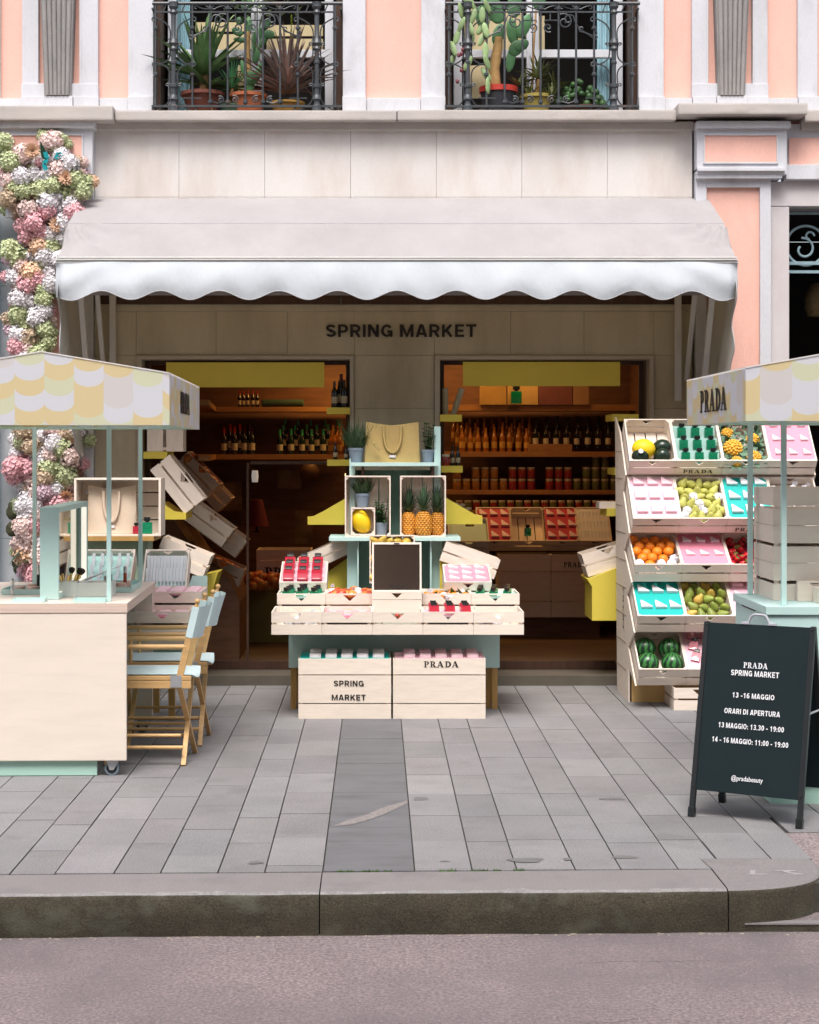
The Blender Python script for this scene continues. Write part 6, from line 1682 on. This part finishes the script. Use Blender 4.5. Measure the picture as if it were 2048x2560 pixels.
for k in range(9):
    a_ = k*.7; q = Vector((.005+.035*math.cos(a_), .01+.03*math.sin(a_), .05)); d_ = Vector((.5*math.cos(a_), .4*math.sin(a_), 1)).normalized()
    o = MB().tube([q, q+d_*.075], [.0055,.007], 8).build('brush', GOLD, bt, smooth=40)
    if k < 7: MB().tube([q+d_*.075, q+d_*.09, q+d_*.105, q+d_*.112], [.007,.016,.017,.006], 10).build('bristles', BRS, o, smooth=50)
bx = thing('acrylic_box', 'translucent pale box with an open white leaflet on the counter', 'box', L2(-.235, .45))
MB().box(-.09,.11,-.06,.12,0,.075).build('box_body', MATS['milky_plastic'], bx, bevel=.003)
MB().add([(-.06,-.02,.085),(.11,.05,.145),(.13,.12,.155),(-.03,.06,.085),(-.06,-.02,.088),(.11,.05,.148),(.13,.12,.158),(-.03,.06,.088)], [(0,3,2,1),(4,5,6,7),(0,1,5,4),(1,2,6,5),(2,3,7,6),(3,0,4,7)]).build('leaflet', mat('white_card', (.74,.72,.70), .6), bx)

# ================================================================== director's chairs
CHW = mat('chair_beech', (.62,.385,.165), .45, .12, 5, (1.5,10,10), rnd=.04, island=.06)
CANV = mat('mint_canvas', (.60,.75,.765), .85, .04, 6, fine=.06, fscale=300, bump=.15, bscale=200)
def director_chair(label):
    """local frame: the sitter faces -X, width along Y (0..W)"""
    t = thing('director_chair', label, 'chair', Matrix(), 'director chairs at the make-up counter')
    W = .42; xb, xf = 0., -.46
    for y in (0, W):
        MB().box(xf, xb+.035, y-.014, y+.014, .462, .485).build('seat_rail', CHW, t, bevel=.004)
        MB().box(xf, xb+.035, y-.013, y+.013, .418, .460).build('side_rail', CHW, t, bevel=.004)
        p0, p1 = Vector((-.035, y, .44)), Vector((.062, y, .858))
        d = 'back_post'; MB().bar(p0, p1, .036, .022).build(d, CHW, t, bevel=.004)
        m = MB(); m.ball(p1+Vector((.006,0,.026)), .0145, 12, 8); m.tube([p1, p1+Vector((.004,0,.018))], .009, 8); m.build('knob', CHW, t, smooth=60)
        MB().tube([(xf-.02, y, .637),(xf+.02,y,.640),(xb+.01, y, .640)], .0135, 8).build('arm', CHW, t, smooth=50)
        MB().tube([(xf+.06, y, .485),(xf+.06,y,.63)], .010, 8).build('arm_post', CHW, t, smooth=50)
        MB().tube([(xf+.02, y, .10),(xb-.01, y, .10)], .0105, 8).build('foot_rail', CHW, t, smooth=50)
        MB().tube([(xf+.02, y, .165),(xb-.02, y, .165)], .009, 8).build('foot_rail', CHW, t, smooth=50)
        s_ = -1 if y == 0 else 1
        MB().box(xb-.075, xb-.015, y-.0165, y+.0165, .424, .4655).box(xb-.075, xb-.015, y-.0168, y+.0168, .4655, .488).build('hinge_plate', MATS['zinc_steel'], t, bevel=.001)
    for x in (xf+.05, xb-.015):
        MB().bar((x-.012, 0, .425), (x+.030 if x > -.1 else x-.03, W, 0.002), .026, .020).build('leg', CHW, t, bevel=.003)
        MB().bar((x+.012, W, .425), (x+.008 if x > -.1 else x-.01, 0, 0.002), .026, .020).build('leg', CHW, t, bevel=.003)
    m = MB(); n = 14; vs = []
    for i in range(n+1):
        q = i/n
        for k in range(9):
            u = k/8; vs.append((xf+.02+(xb+.045-xf-.02)*u+.012*math.sin(q*3.14)*(1 if u > .9 else 0), W*q, .492-.022*math.sin(math.pi*q)-.010*(u > .9)*(.3+math.sin(math.pi*q))))
    fs = [(i*9+k, (i+1)*9+k, (i+1)*9+k+1, i*9+k+1) for i in range(n) for k in range(8)]
    m.add(vs, fs); m.add([(a_, b_, c_-.004) for a_, b_, c_ in vs], fs); m.build('seat', CANV, t, smooth=60)
    m = MB(); vs = []; n = 20
    for i in range(n+1):
        q = i/n; y = -.013+(W+.026)*q
        for k in range(6):
            z = .855-.165*k/5; xx = (z-.44)/(.858-.44)*.097-.035
            vs.append((xx+.016+.046*math.sin(math.pi*q)**.7*(1-.25*k/5), y, z-.012*math.sin(math.pi*q)*(k == 5)))
    fs = [(i*6+k, (i+1)*6+k, (i+1)*6+k+1, i*6+k+1) for i in range(n) for k in range(5)]
    m.add(vs, fs); m.add([(a_+.003, b_, c_) for a_, b_, c_ in vs], fs)
    for y in (0, W):    # sleeves round the posts
        m.bar((-.035+.097*.60, y, .69), (.062-.001, y, .855), .037, .027)
    m.build('backrest', CANV, t, smooth=60)
    return t
c1 = director_chair('wooden director chair with pale mint canvas, nearer of the two at the counter')
dup(c1, T(-1.005, 10.29, 0) @ rz(1), 'wooden director chair with pale mint canvas, half hidden behind the nearer one', 'director chairs at the make-up counter')
c1.matrix_basis = T(-1.030, 9.655, 0); WM[c1.name] = c1.matrix_basis.copy()

# ================================================================== crates on the left
lt = thing('display_table', 'low mint display table behind the director chairs carrying drawers of pink goods', 'table', T(-1.3, 11.2, 0))
MB().box(-1.95, -1.07, 10.95, 11.5, .50, .52).build('table_top', MINT, lt, True)
MB().box(-1.93, -1.09, 10.97, 10.985, .33, .50).build('apron', MINTD, lt, True)
for x, y in ((PX(362,11.3), 11.3),(PX(345,11.6)-.05, 11.62),(-1.9,11.3)): MB().box(x-.02, x+.02, y-.02, y+.02, 0, .5).build('leg', WLEG, lt, True, bevel=.002)
for (xc, D, zt_, lab, tl_) in ((PX(369,11.0), 11.0, .829, 'upper pale pink soap crate behind the chairs', TPALE), (PX(369,11.0)-.318, 11.0, .829, 'upper soap crate partly hidden by the counter', TPALE), (PX(341,10.75), 10.75, .73, 'lower bright pink soap crate behind the chairs', TPINK), (PX(341,10.75)-.318, 10.75, .73, 'lower soap crate partly hidden by the counter', TPINK)):
    M = T(xc, D+.21, zt_-.145)
    crate(.317, .42, .145, M, lab)
    tray_in(M, .317, .42, .145, tl_, 'tray of the '+lab, .012 if tl_ is TPALE else .03)
    for r in range(3):
        for c in range(3): tag(place(sme, 'soap_bar', M=M @ T(-.095+.095*c, -.13+.12*r, .138 if tl_ is TPALE else .12) @ Matrix.Diagonal((1,1.2,.8,1))), 'pale pink soap in the '+lab, 'soap', 'soaps in the '+lab)
for (z0, z1) in ((.59,.66),(.525,.583)): pass
solo(MB().box(PX(300,10.8), PX(397,10.8), 10.78, 11.0, .52, .583), 'wooden_plinth', WOOD, 'plain board box under the lower pink drawer behind the chairs', 'box')
solo(MB().prism([(PX(392,11.35), PZ(1238,11.35)), (PX(432,11.35), PZ(1238,11.35)), (PX(432,11.35), PZ(1216,11.35)), (PX(400,11.35), PZ(1216,11.35))], 'y', 11.5, 11.51), 'mint_panel', MINT, 'small mint panel between the white tube crate and the yellow stand', 'panel')
# crates of slim boxes
BXW = mat('slim_box_white', (.84,.87,.89), .5, .04, 3, rnd=.05); BXM = mat('slim_box_mint', (.42,.66,.70), .5, .05, 3, rnd=.05)
sb = MB().box(-.0098,.0098,0,.012,0,.085).mesh('slim_box', BXW, bevel=.001); sbm = MB().box(-.012,.012,0,.012,0,.085).mesh('slim_box', BXM, bevel=.001)
TIN = mat('grey_print', (.35,.45,.52), .6)
def box_crate(M, w_, label, n, colour, gl, gp, loose):
    crate(w_, .36, .12, M, label)
    solo(MB(M).box(-w_/2+.011, w_/2-.011, -.168, .168, .03, .05), 'display_tray', TMINT, 'mint tray inside the '+label, 'tray')
    for r in range(2):
        for k in range(n):
            o = place(sb, 'slim_box', M=M @ T(-w_/2+.024+(w_-.048)*k/(n-1), .055-.105*r, .075) @ rx(-58) @ T(0,0,0)); tag(o, 'slim white and mint cosmetic box in the '+label, 'box', gp)
    for k in range(loose):
        jx = -w_/2+.028+(w_-.056)*k/max(1, loose-1)
        t = thing('lip_gloss', 'lip gloss tube in the bottom row of the '+label, 'cosmetic', M @ T(jx, -.14, .085) @ rx(-50), gp+' lip gloss')
        MB().box(-.006,.006,-.006,.006,0,.032).build('body', gl[k % len(gl)], t); MB().box(-.005,.005,-.005,.005,.033,.072).build('cap', BXW, t)
glm = [mat('gloss_'+n_, c_, .25) for n_, c_ in (('brown',(.22,.06,.04)),('red',(.42,.07,.05)),('wine',(.25,.035,.04)),('coral',(.55,.16,.10)),('pink',(.65,.28,.33)),('amber',(.58,.40,.13)),('teal',(.10,.34,.32)))]
M = tilted(PX(344,11.42), 1248, 11.42, 1157, .36, .12)[0]
box_crate(M, .285, 'right hand crate of slim white boxes', 12, BXW, glm, 'slim boxes of the right crate', 11)
M = tilted(PX(214,11.5), 1240, 11.5, 1157, .36, .12)[0]
crate(.36, .36, .12, M, 'left hand crate of slim boxes behind the counter posts')
solo(MB(M).box(-.17, .17, -.168, .168, .06, .08), 'display_tray', TMINT, 'mint tray in the left hand crate of slim boxes', 'tray')
for r in range(3):
    for k in range(6): tag(place(sb, 'slim_box', M=M @ T(-.14+.056*k, .06-.10*r, .085) @ rx(-55)), 'slim white cosmetic box on the mint tray of the left hand crate', 'box', 'slim boxes of the left crate')
# shelf cabinet with the open crate and its bag
Dl = 12.15
cb_ = thing('display_cabinet', 'mint display cabinet with a raw wooden top carrying the open crate', 'cabinet', T(PX(250,Dl), Dl, 0))
MB().box(PX(150,Dl), PX(325,Dl), Dl-.02, Dl+.4, PZ(1139,Dl), PZ(1129.5,Dl)).build('top', WLEG, cb_, True, bevel=.002)
MB().box(PX(160,Dl), PX(307,Dl), Dl+.10, Dl+.38, .02, PZ(1139.2,Dl)).build('body', mat('olive_mint', (.26,.36,.26), .6), cb_, True)
xw = PX(339,Dl)-PX(156,Dl); hw_ = PZ(1007,Dl)-PZ(1129,Dl)
Mo = T((PX(156,Dl)+PX(339,Dl))/2, Dl+.24, PZ(1129,Dl)+hw_/2) @ rz(0) @ rx(90)
q = thing('wooden_crate', 'wide open crate standing on its side with a bag and perfume bottles', 'crate', Mo)
for s_, nm_ in ((-1,'side_panel'),(1,'side_panel')): MB().box(*sorted((s_*xw/2, s_*(xw/2-.016))), -hw_/2, hw_/2, 0, .24).build(nm_, PLY, q, bevel=.001)
for s_ in (-1, 1): MB().box(-xw/2+.0165, xw/2-.0165, *sorted((s_*hw_/2, s_*(hw_/2-.012))), 0, .24).build('long_panel', PLY, q, bevel=.001)
m = MB(); n = 4; bh = (hw_-.026-.008*(n-1))/n
for k in range(n): m.box(-xw/2+.017, xw/2-.017, -hw_/2+.013+k*(bh+.008), -hw_/2+.013+k*(bh+.008)+bh, .002, .010)
m.build('base_panel', PLY, q)
zi = PZ(1129,Dl)+.014
JUTE = mat('pale_jute', (.62,.50,.38), .9, .05, 5, fine=.08, fscale=260, bump=.3, bscale=240, bumpd=.002)
jute_bag(PX(232,Dl), Dl+.10, zi, .335, .31, 'pale cloth bag in the open crate above the left counter', .09)
perfume(T(PX(308,Dl), Dl+.06, zi), GGLASS, 'green perfume bottle with black cap in the open crate', None, 1.35); perfume(T(PX(285,Dl), Dl+.05, zi), RGLASS, 'small coral perfume bottle beside the bag in the open crate', None, .9)
# yellow shelves and crates in the left shop window
def box_solo(x0, x1, D, d_, y0, y1, label, mt=YELL, name='window_shelf'):
    return solo(MB().box(PX(x0,D), PX(x1,D), D, D+d_, PZ(y1,D), PZ(y0,D)), name, mt, label, 'shelf', bevel=.0015)
box_solo(302, 352, 12.97, .42, 951, 966, 'yellow window shelf under the upright crate at the left')
RM = Matrix(((0,0,1,0),(1,0,0,0),(0,1,0,0),(0,0,0,1)))
crate(.20, .24, .26, T(PX(310,12.98), 13.08, PZ(951,12.98)+.121) @ RM, 'crate standing on end on the upper left yellow shelf')
Mt = T(at(352.6,1036,12.88)) @ ry(51.5) @ T(0,.15,0)
crate(.40, .30, .176, Mt, 'steeply tilted crate on the lower left yellow shelf')
solo(MB().prism([(PX(x,12.86), PZ(y,12.86)) for x, y in ((338,1094),(392,1094),(392,1079.5),(366,1077.5),(339,1059))], 'y', 12.86, 13.3), 'window_shelf', YELL, 'yellow window shelf under the steeply tilted crate at the left', 'shelf', bevel=.0015)
crate(.36, .30, .16, T(at(376,1196,12.5)) @ ry(22) @ T(0,.15,0), 'slatted crate tilted behind the white tube crate')
solo(MB().prism([(PX(x,12.75), PZ(y,12.75)) for x, y in ((425,1300),(449,1296),(449,1240),(459,1206),(431,1212),(425,1225))], 'y', 12.75, 13.15), 'yellow_stand', YELL, 'yellow stand at the foot of the left shop window', 'stand', bevel=.0015)
# yellow boards and pier shelves
box_solo(350, 683, 13.11, .012, 763, 815.5, 'yellow board hanging at the top of the left shop window', YELL, 'hanging_board')
box_solo(975, 1306, 13.11, .012, 762, 813, 'yellow board hanging at the top of the right shop window', YELL, 'hanging_board')
box_solo(688, 737, 13.02, .22, 858, 872, 'upper yellow bracket shelf on the pier in the left window'); box_solo(689, 737, 13.0, .24, 968, 981, 'lower yellow bracket shelf on the pier in the left window')
box_solo(927, 973, 13.02, .22, 873, 887.5, 'upper yellow bracket shelf on the pier in the right window'); box_solo(929.5, 974.5, 13.0, .24, 981, 995, 'lower yellow bracket shelf on the pier in the right window')
box_solo(1290, 1345, 12.95, .4, 872, 886, 'top yellow shelf at the right end of the right window'); box_solo(1294, 1330, 12.95, .4, 986, 1000, 'middle yellow shelf at the right end of the right window'); box_solo(1278, 1330, 12.9, .4, 1071, 1087, 'low yellow shelf at the right end of the right window')
crate(.37, .30, .165, T(at(1291.4,1199,12.85)) @ ry(-17) @ T(0,.15,0), 'slatted crate tilted on the big yellow stand in the right window')
solo(MB().prism([(PX(x,12.8), PZ(y,12.8)) for x, y in ((1247,1307),(1340,1307),(1340,1181),(1322,1187),(1237,1220),(1247,1236))], 'y', 12.8, 13.25), 'yellow_stand', YELL, 'big yellow stand carrying a tilted crate in the right window', 'stand', bevel=.0015)
solo(MB().box(PX(1262,12.95), PX(1322,12.95), 12.95, 13.15, PZ(1071,12.95), PZ(1057,12.95)), 'small_box', WOOD, 'low pale box of red and yellow fruit on the low yellow shelf', 'box', bevel=.001)

# ================================================================== stock inside the shop
DI = 16.1
BRSH = mat('brown_shelf', (.36,.17,.055), .5, .15, 3, (2,10,10))
def shelf(x0, x1, y0, y1, label, D=DI, d_=.32): return solo(MB().box(PX(x0,D), PX(x1,D), D-.02, D+d_, PZ(y1,D), PZ(y0,D)), 'wall_shelf', BRSH, label, 'shelf', bevel=.002)
shelf(425, 742, 857, 867, 'upper brown shelf in the left window'); shelf(425, 742, 957, 967.5, 'lower brown shelf of bottles in the left window')
shelf(925, 1345, 852, 865, 'top brown shelf in the right window'); shelf(925, 1345, 951, 962, 'brown shelf of amber bottles in the right window'); shelf(925, 1345, 1032, 1041, 'brown shelf of jars in the right window')
shelf(925, 1345, 1150, 1160, 'low brown shelf of pink soap crates in the right window', 15.9, .5)
for y0, nm_ in ((857,'upper'),(957,'lower')):
    solo(MB().prism([(PX(418,13.7), 13.7), (PX(440,13.7), 13.7), (PX(455,16.1), 16.1), (PX(400,16.1), 16.1)], 'z', PZ(y0+10,DI), PZ(y0,DI)), 'wall_shelf', BRSH, f'{nm_} brown side shelf running back along the left shop wall', 'shelf')
BTM = {}
def bottle(x, D, z, kind, h, label, group):
    g = {'green':((.008,.02,.012),(.05,.42,.17)),'dark':((.010,.010,.010),(.02,.02,.02)),'amber':((.30,.10,.012),(.50,.20,.02)),'red':((.02,.012,.012),(.45,.04,.03)),'wine':((.012,.016,.012),(.06,.008,.012))}[kind]
    if kind not in BTM:
        a_ = mat('bottle_'+kind, g[0], .15, .1, 8, coat=.5); c_ = mat('foil_'+kind, g[1], .35, .1, 20)
        lb = mat('paper_label', (.46,.40,.28), .7, .15, 20) if kind != 'amber' else mat('gold_label', (.55,.30,.06), .5, .2, 20)
        BTM[kind] = (MB().lathe([(.036,0),(.038,.01),(.038,.17),(.033,.20),(.018,.235),(.015,.25)], 12).mesh('body', a_, smooth=50),
                     MB().lathe([(.0155,.235),(.016,.25),(.0145,.31),(.016,.312),(.016,.32),(.001,.322)], 10).mesh('neck_foil', c_, smooth=50),
                     MB().lathe([(.0386,.05),(.0386,.13)], 12).mesh('paper_label', lb, smooth=50))
    t = thing('bottle', label, 'bottle', T(x+RF.uniform(-.007,.007), D+RF.uniform(-.008,.008), z) @ rz(RF.uniform(-40,40)) @ Matrix.Scale(h/.322*RF.uniform(.96,1.03), 4), group)
    for me, n_ in zip(BTM[kind], ('body','neck_foil','paper_label')): place(me, n_, t)
zl = PZ(957,DI)
for r, (n, x0, x1) in enumerate(((6,589,703),(6,597,715),(5,597,712))):
    for k in range(n): bottle(PX(x0+(x1-x0)*k/(n-1), DI), DI+.03+.09*r, zl+.045*r, 'green', .225, 'dark sparkling wine bottle with green foil on the lower left shelf', 'green foil bottles')
for k in range(6): bottle(PX(697+8*(k % 3)+5*(k//3), DI-.2), DI-.2+.1*(k//3), zl+.04*(k//3), 'amber', .21, 'brown bottle with a pale label at the right end of the lower left shelf', 'brown bottles by the pier')
for k, x in enumerate((470,482,494,503,515,524,531)): bottle(PX(x,DI), DI+.05+.05*(k % 2), zl+.02*(k % 2), 'red' if k < 4 else 'wine', .25, 'dark bottle with '+('red' if k < 4 else 'black')+' foil at the left of the lower left shelf', 'red foil bottles' if k < 4 else 'black foil bottles')
zu = PZ(857,DI)
for k, x in enumerate((504,513,522,531,541)): bottle(PX(x,DI), DI+.05, zu, 'red', .15, 'small dark bottle with red label on the upper left shelf', 'small bottles on the upper left shelf')
solo(MB(T(PX(595,DI), DI+.05, zu+.035) @ ry(90)).lathe([(.02,-.19),(.034,-.18),(.034,.18),(.02,.19)], 12), 'rolled_mat', mat('dark_green_cloth', (.03,.06,.04), .9, .3, 60), 'rolled dark green mat lying on the upper left shelf', 'mat', smooth=50)
for k, x in enumerate((705,714,724,718)): bottle(PX(x,13.1), 13.1+.05*(k % 2)+.02, PZ(858,13.1), 'dark' if k != 3 else 'wine', .20+.04*(k == 3), 'dark oil bottle with a grey label on the upper pier shelf', 'oil bottles on the pier shelf')
bottle(PX(707,13.1), 13.1, PZ(968,13.1), 'dark', .13, 'small black bottle on the lower left pier shelf', None); bottle(PX(727,13.1), 13.12, PZ(968,13.1), 'wine', .11, 'small dark red bottle on the lower left pier shelf', None)
zr = PZ(951,DI)
for r, (n, x0, x1) in enumerate(((9,974,1108),(9,966,1116),(11,960,1119))):
    for k in range(n): bottle(PX(x0+(x1-x0)*k/(n-1), DI), DI+.03+.10*r, zr+.045*r, 'amber', .215, 'amber beer bottle with gold label on the right window shelf', 'amber bottles')
for r in range(2):
    for k in range(9): bottle(PX(1128+22*k+6*r, DI), DI+.05+.12*r, zr+.06*r+.03, 'dark', .23, 'black wine bottle at the right of the amber bottles', 'black bottles')
box_solo(1112, 1205, DI-.02, .04, 935, 951, 'low brown box in front of the black bottles', BRSH, 'long_box')
JM = (MB().lathe([(.034,0),(.036,.005),(.036,.07),(.030,.078)], 12), MB().lathe([(.033,.079),(.034,.081),(.034,.098),(.001,.099)], 12))
jb = [JM[0].mesh('body', mat('jar_'+n_, c_, .2, .25, 20, coat=.3), smooth=50) for n_, c_ in (('honey',(.26,.11,.02)),('red',(.22,.02,.015)),('olive',(.10,.10,.03)))]
jl = JM[1].mesh('lid', mat('jar_lid', (.55,.48,.36), .5, .2, 20), smooth=50)
def jarstock(x, D, z, k, s_, label, group):
    t = thing('jar', label, 'jar', T(x, D, z) @ Matrix.Scale(s_, 4), group); place(jb[k], 'body', t); place(jl, 'lid', t)
zj = PZ(1032,DI)
for k in range(19):
    if k in (9,): continue
    x = 963+19.5*k
    for lv in range(1 + (k % 4 != 1) + (k in (15,16,17))): jarstock(PX(x,DI), DI+.04, zj+.099*1.05*lv, 0 if k < 6 else (1 if k < 13 else 2), 1.02, 'preserve jar with pale lid on the jar shelf in the right window', 'jars on the shelf')
for k in range(20): jarstock(PX(968+18*k,16.0), 16.05, PZ(1075,16.0), 1+k % 2, .9, 'dark jar below the jar shelf in the right window', 'dark jars below the shelf')
shelf(925, 1345, 1075, 1081, 'thin brown shelf of dark jars in the right window', 16.0, .3)
# trays of soaps behind the right glass
for k, (x, tm, lab) in enumerate(((1042,RED,'left red soap crate behind the right glass'),(1114,None,'crate showing a small bottle behind the right glass'),(1185,RED,'right red soap crate behind the right glass'),(1253,TWHIT,'crate of pale tubes behind the right glass'))):
    M = tilted(PX(x,15.6), 1139, 15.6, 1068, .40, .13)[0]
    crate(.30, .40, .13, M, lab)
    if tm: tray_in(M, .30, .40, .13, tm, 'tray in the '+lab, .008)
    if tm is RED: wedges(M, .30, .40, .13, SOAPP, 3, 'wedge soap in the '+lab, 'soaps in the '+lab, .008)
    if tm is TWHIT:
        for r in range(3):
            for c in range(9): tag(place(sb, 'slim_box', M=M @ T(-.12+.03*c, -.16+.115*r, .122)@rx(-80)), 'pale tube box in the '+lab, 'box', 'tubes in the '+lab)
    if tm is None: perfume(M @ T(0,-.08,.06) @ rx(-45), GGLASS, 'perfume bottle in the middle crate behind the right glass', None, 1.2)
M = tilted(PX(988,15.0), 1140, 15.0, 1090, .36, .13)[0]
crate(.34, .36, .13, M, 'crate of mint tubes behind the yellow shelf in the right window')
tray_in(M, .34, .36, .13, TMINT, 'mint tray in the crate behind the yellow shelf', .03)
# counters of big crates in the dark
for (x0, x1, y0, y1, D, lab, txt) in ((1050,1160,1168,1300,15.5,'big dark crate counter in the right window, left half',None),(1161,1262,1168,1300,15.5,'big dark crate counter in the right window, right half with lettering','PR')):
    w_ = PX(x1,D)-PX(x0,D); h_ = PZ(y0,D)-PZ(y1,D)
    q = crate(w_, .4, h_, T((PX(x0,D)+PX(x1,D))/2, D+.2, PZ(y1,D)), lab)
    if txt: logo(.20, .045, BLACK, q, T(0, -.204, h_*.80))
solo(MB().box(PX(1050,15.6), PX(1262,15.6), 15.55, 15.9, .073, PZ(1301,15.6)), 'counter_base', BRWN, 'dark wooden base under the big crates of the right window', 'counter')
for (x0, x1, y0, y1, D, lab, txt) in ((540,655,1158,1240,15.2,'big dark crate with large serif lettering in the left window','PRADA'),):
    w_ = PX(x1,D)-PX(x0,D); h_ = PZ(y0,D)-PZ(y1,D)
    q = crate(w_, .4, h_, T((PX(x0,D)+PX(x1,D))/2, D+.2, PZ(y1,D)), lab)
    logo(.42, .10, BLACK, q, T(.05, -.204, h_*.25))
solo(MB().box(PX(505,15.2), PX(660,15.2), 15.15, 15.7, .073, PZ(1241,15.2)), 'counter_base', mat('olive_board', (.30,.25,.07), .6), 'olive yellow counter front standing in the left window', 'counter')
for (x, y, a_, D, lab) in ((398,1015,46,14.2,'upper tilted crate in the shade behind the left glass'),(425,1122,36,13.5,'middle tilted crate in the shade behind the left glass'),(455,1222,22,14.2,'low tilted crate of red fruit behind the left glass')):
    M = T(at(x,y,D)) @ ry(a_) @ T(0,.2,0); crate(.36, .36, .16, M, lab)
    if a_ < 30 or a_ > 40:
        for k in range(14): fruit('apple', M @ T(RF.uniform(-.15,.15), RF.uniform(-.17,.17), .12), 'red apple in the '+lab, 'apples in the '+lab)
for (x, y, a_, D, lab) in ((425,1045,46,14.6,'rear upper crate of the cascade behind the left glass'),(455,1146,36,13.9,'rear middle crate of the cascade behind the left glass')):
    crate(.36, .36, .16, T(at(x,y,D)) @ ry(a_) @ T(0,.2,0), lab)
solo(MB().prism([(PX(x,14.7), PZ(y,14.7)) for x, y in ((365,1060),(395,1095),(440,1160),(500,1205),(520,1250),(520,1400),(365,1400))], 'y', 13.9, 14.9), 'display_ramp', BRWN, 'brown stepped ramp carrying the cascade of crates behind the left glass', 'ramp')
for k in range(80): fruit('apple', T(PX(560+RF.uniform(-70,75),15.0), 15.0+RF.uniform(-.05,.15), PZ(1236-RF.uniform(0,36)**.9,15.0)), 'red apple heaped on the counter in the left window', 'apples heaped in the left window')
rs = thing('table_lamp', 'dark red lampshade deep inside the left window', 'lamp', T(PX(541,15.6), 15.6, PZ(1115,15.6)))
MB().lathe([(.105,.03),(.05,.26)], 18).build('lamp_shade', mat('red_shade', (.10,.005,.012), .8), rs, smooth=50)
MB().lathe([(.05,-.02),(.01,-.01),(.01,.03)], 12).build('base', CAPB, rs, smooth=50)
for k, (x, y, w_, h_, lab) in enumerate(((480,1045,60,60,'square dark picture hanging in the left window gloom'),(610,1010,50,40,'small framed picture in the left window gloom'),(640,1110,36,70,'dark cabinet door in the left window gloom'))): solo(MB().box(PX(x-w_/2,16.3), PX(x+w_/2,16.3), 16.3, 16.33, PZ(y+h_/2,16.3), PZ(y-h_/2,16.3)), 'wall_picture', mat('dim_print', (.20,.12,.06), .6, .5, 6), lab, 'picture')
solo(MB(T(PX(652,15.9), 15.9, PZ(996,15.9))).lathe([(.02,-.03),(.085,-.01),(.09,.0),(.05,.04),(.001,.05)], 18, rx(90)), 'wall_plate', mat('copper_plate', (.09,.04,.014), .5, metal=.3), 'round copper plate in the left window gloom', 'plate', smooth=50)
solo(MB(T(PX(537,15.4), 15.4, PZ(1003,15.4))).lathe([(.025,-.05),(.03,0),(.025,.05)], 12), 'wall_light', mat('wall_light_glow', (.8,.8,.75), .5, emit=(1,.95,.85), estr=.12), 'small white wall light glowing in the left window', 'lamp', smooth=50)
for (x, y) in ((728,1010),(763,1010)): pass
solo(MB().box(PX(723,15), PX(764,15), 15, 15.03, PZ(1056,15), PZ(1049,15)), 'picture_light', mat('tube_glow', (.8,.7,.5), .5, emit=(1,.75,.35), estr=.6), 'lit brass picture light glowing beside the pier in the left window', 'lamp') if False else None
solo(MB().box(PX(727,15.2), PX(734.5,15.2), 15.2, 15.25, PZ(1056,15.2), PZ(1052,15.2)).box(PX(726,15.2), PX(762-30,15.2), 15.2, 15.25, PZ(1002,15.2), PZ(997,15.2)), 'picture_light', mat('tube_glow', (.8,.7,.5), .5, emit=(1,.75,.35), estr=.8), 'lit brass picture light glowing beside the pier in the left window', 'lamp')
# top shelf of the right window: posters and cartons
for k, (x0, x1, c_, lab) in enumerate(((1011,1066,(.42,.24,.06),'tan carton on the top shelf of the right window'),(1069,1133,(.52,.32,.10),'lit advertising picture with a green bottle in the right window'),(1134,1205,(.16,.05,.04),'dark red carton on the top shelf of the right window'),(1207,1240,(.30,.16,.07),'small brown carton at the right of the top shelf'))):
    solo(MB().box(PX(x0,16.05), PX(x1,16.05), 16.05, 16.12, PZ(852,16.05), PZ(812,16.05)+.02), 'carton', mat(f'carton_tone_{k}', c_, .6, .15, 5), lab, 'box')
perfume(T(PX(1087,16.0), 15.98, PZ(850,16.0)), GGLASS, 'green bottle in front of the lit picture on the top shelf', None, 1.9)
for k, (x, a_, h_) in enumerate(((938,0,.19),(955,18,.20))): solo(MB(T(PX(x,13.12), 13.14, PZ(873,13.12)) @ ry(a_)).lathe([(.020,0),(.022,.004),(.022,h_),(.018,h_+.003)], 14), 'paper_roll', mat('roll_paper', (.40,.36,.25), .8, .1, 20), ['upright','leaning'][k]+' paper roll on the upper right pier shelf', 'paper roll', smooth=50)
jarstock(PX(939,13.1), 13.1, PZ(981,13.1), 1, .85, 'small red preserve jar on the lower right pier shelf', None)
for k, x in enumerate((954,964)): bottle(PX(x,13.1), 13.12, PZ(981,13.1), 'dark', .15, 'short dark bottle on the lower right pier shelf', 'dark bottles on the pier shelf')
for k, (x, y) in enumerate(((958,1050),(972,1052),(985,1060),(990,1075))): jarstock(PX(x,13.4), 13.45, PZ(y+34,13.4), 0, .9, 'honey coloured jar behind the right yellow wing shelf', 'honey jars')
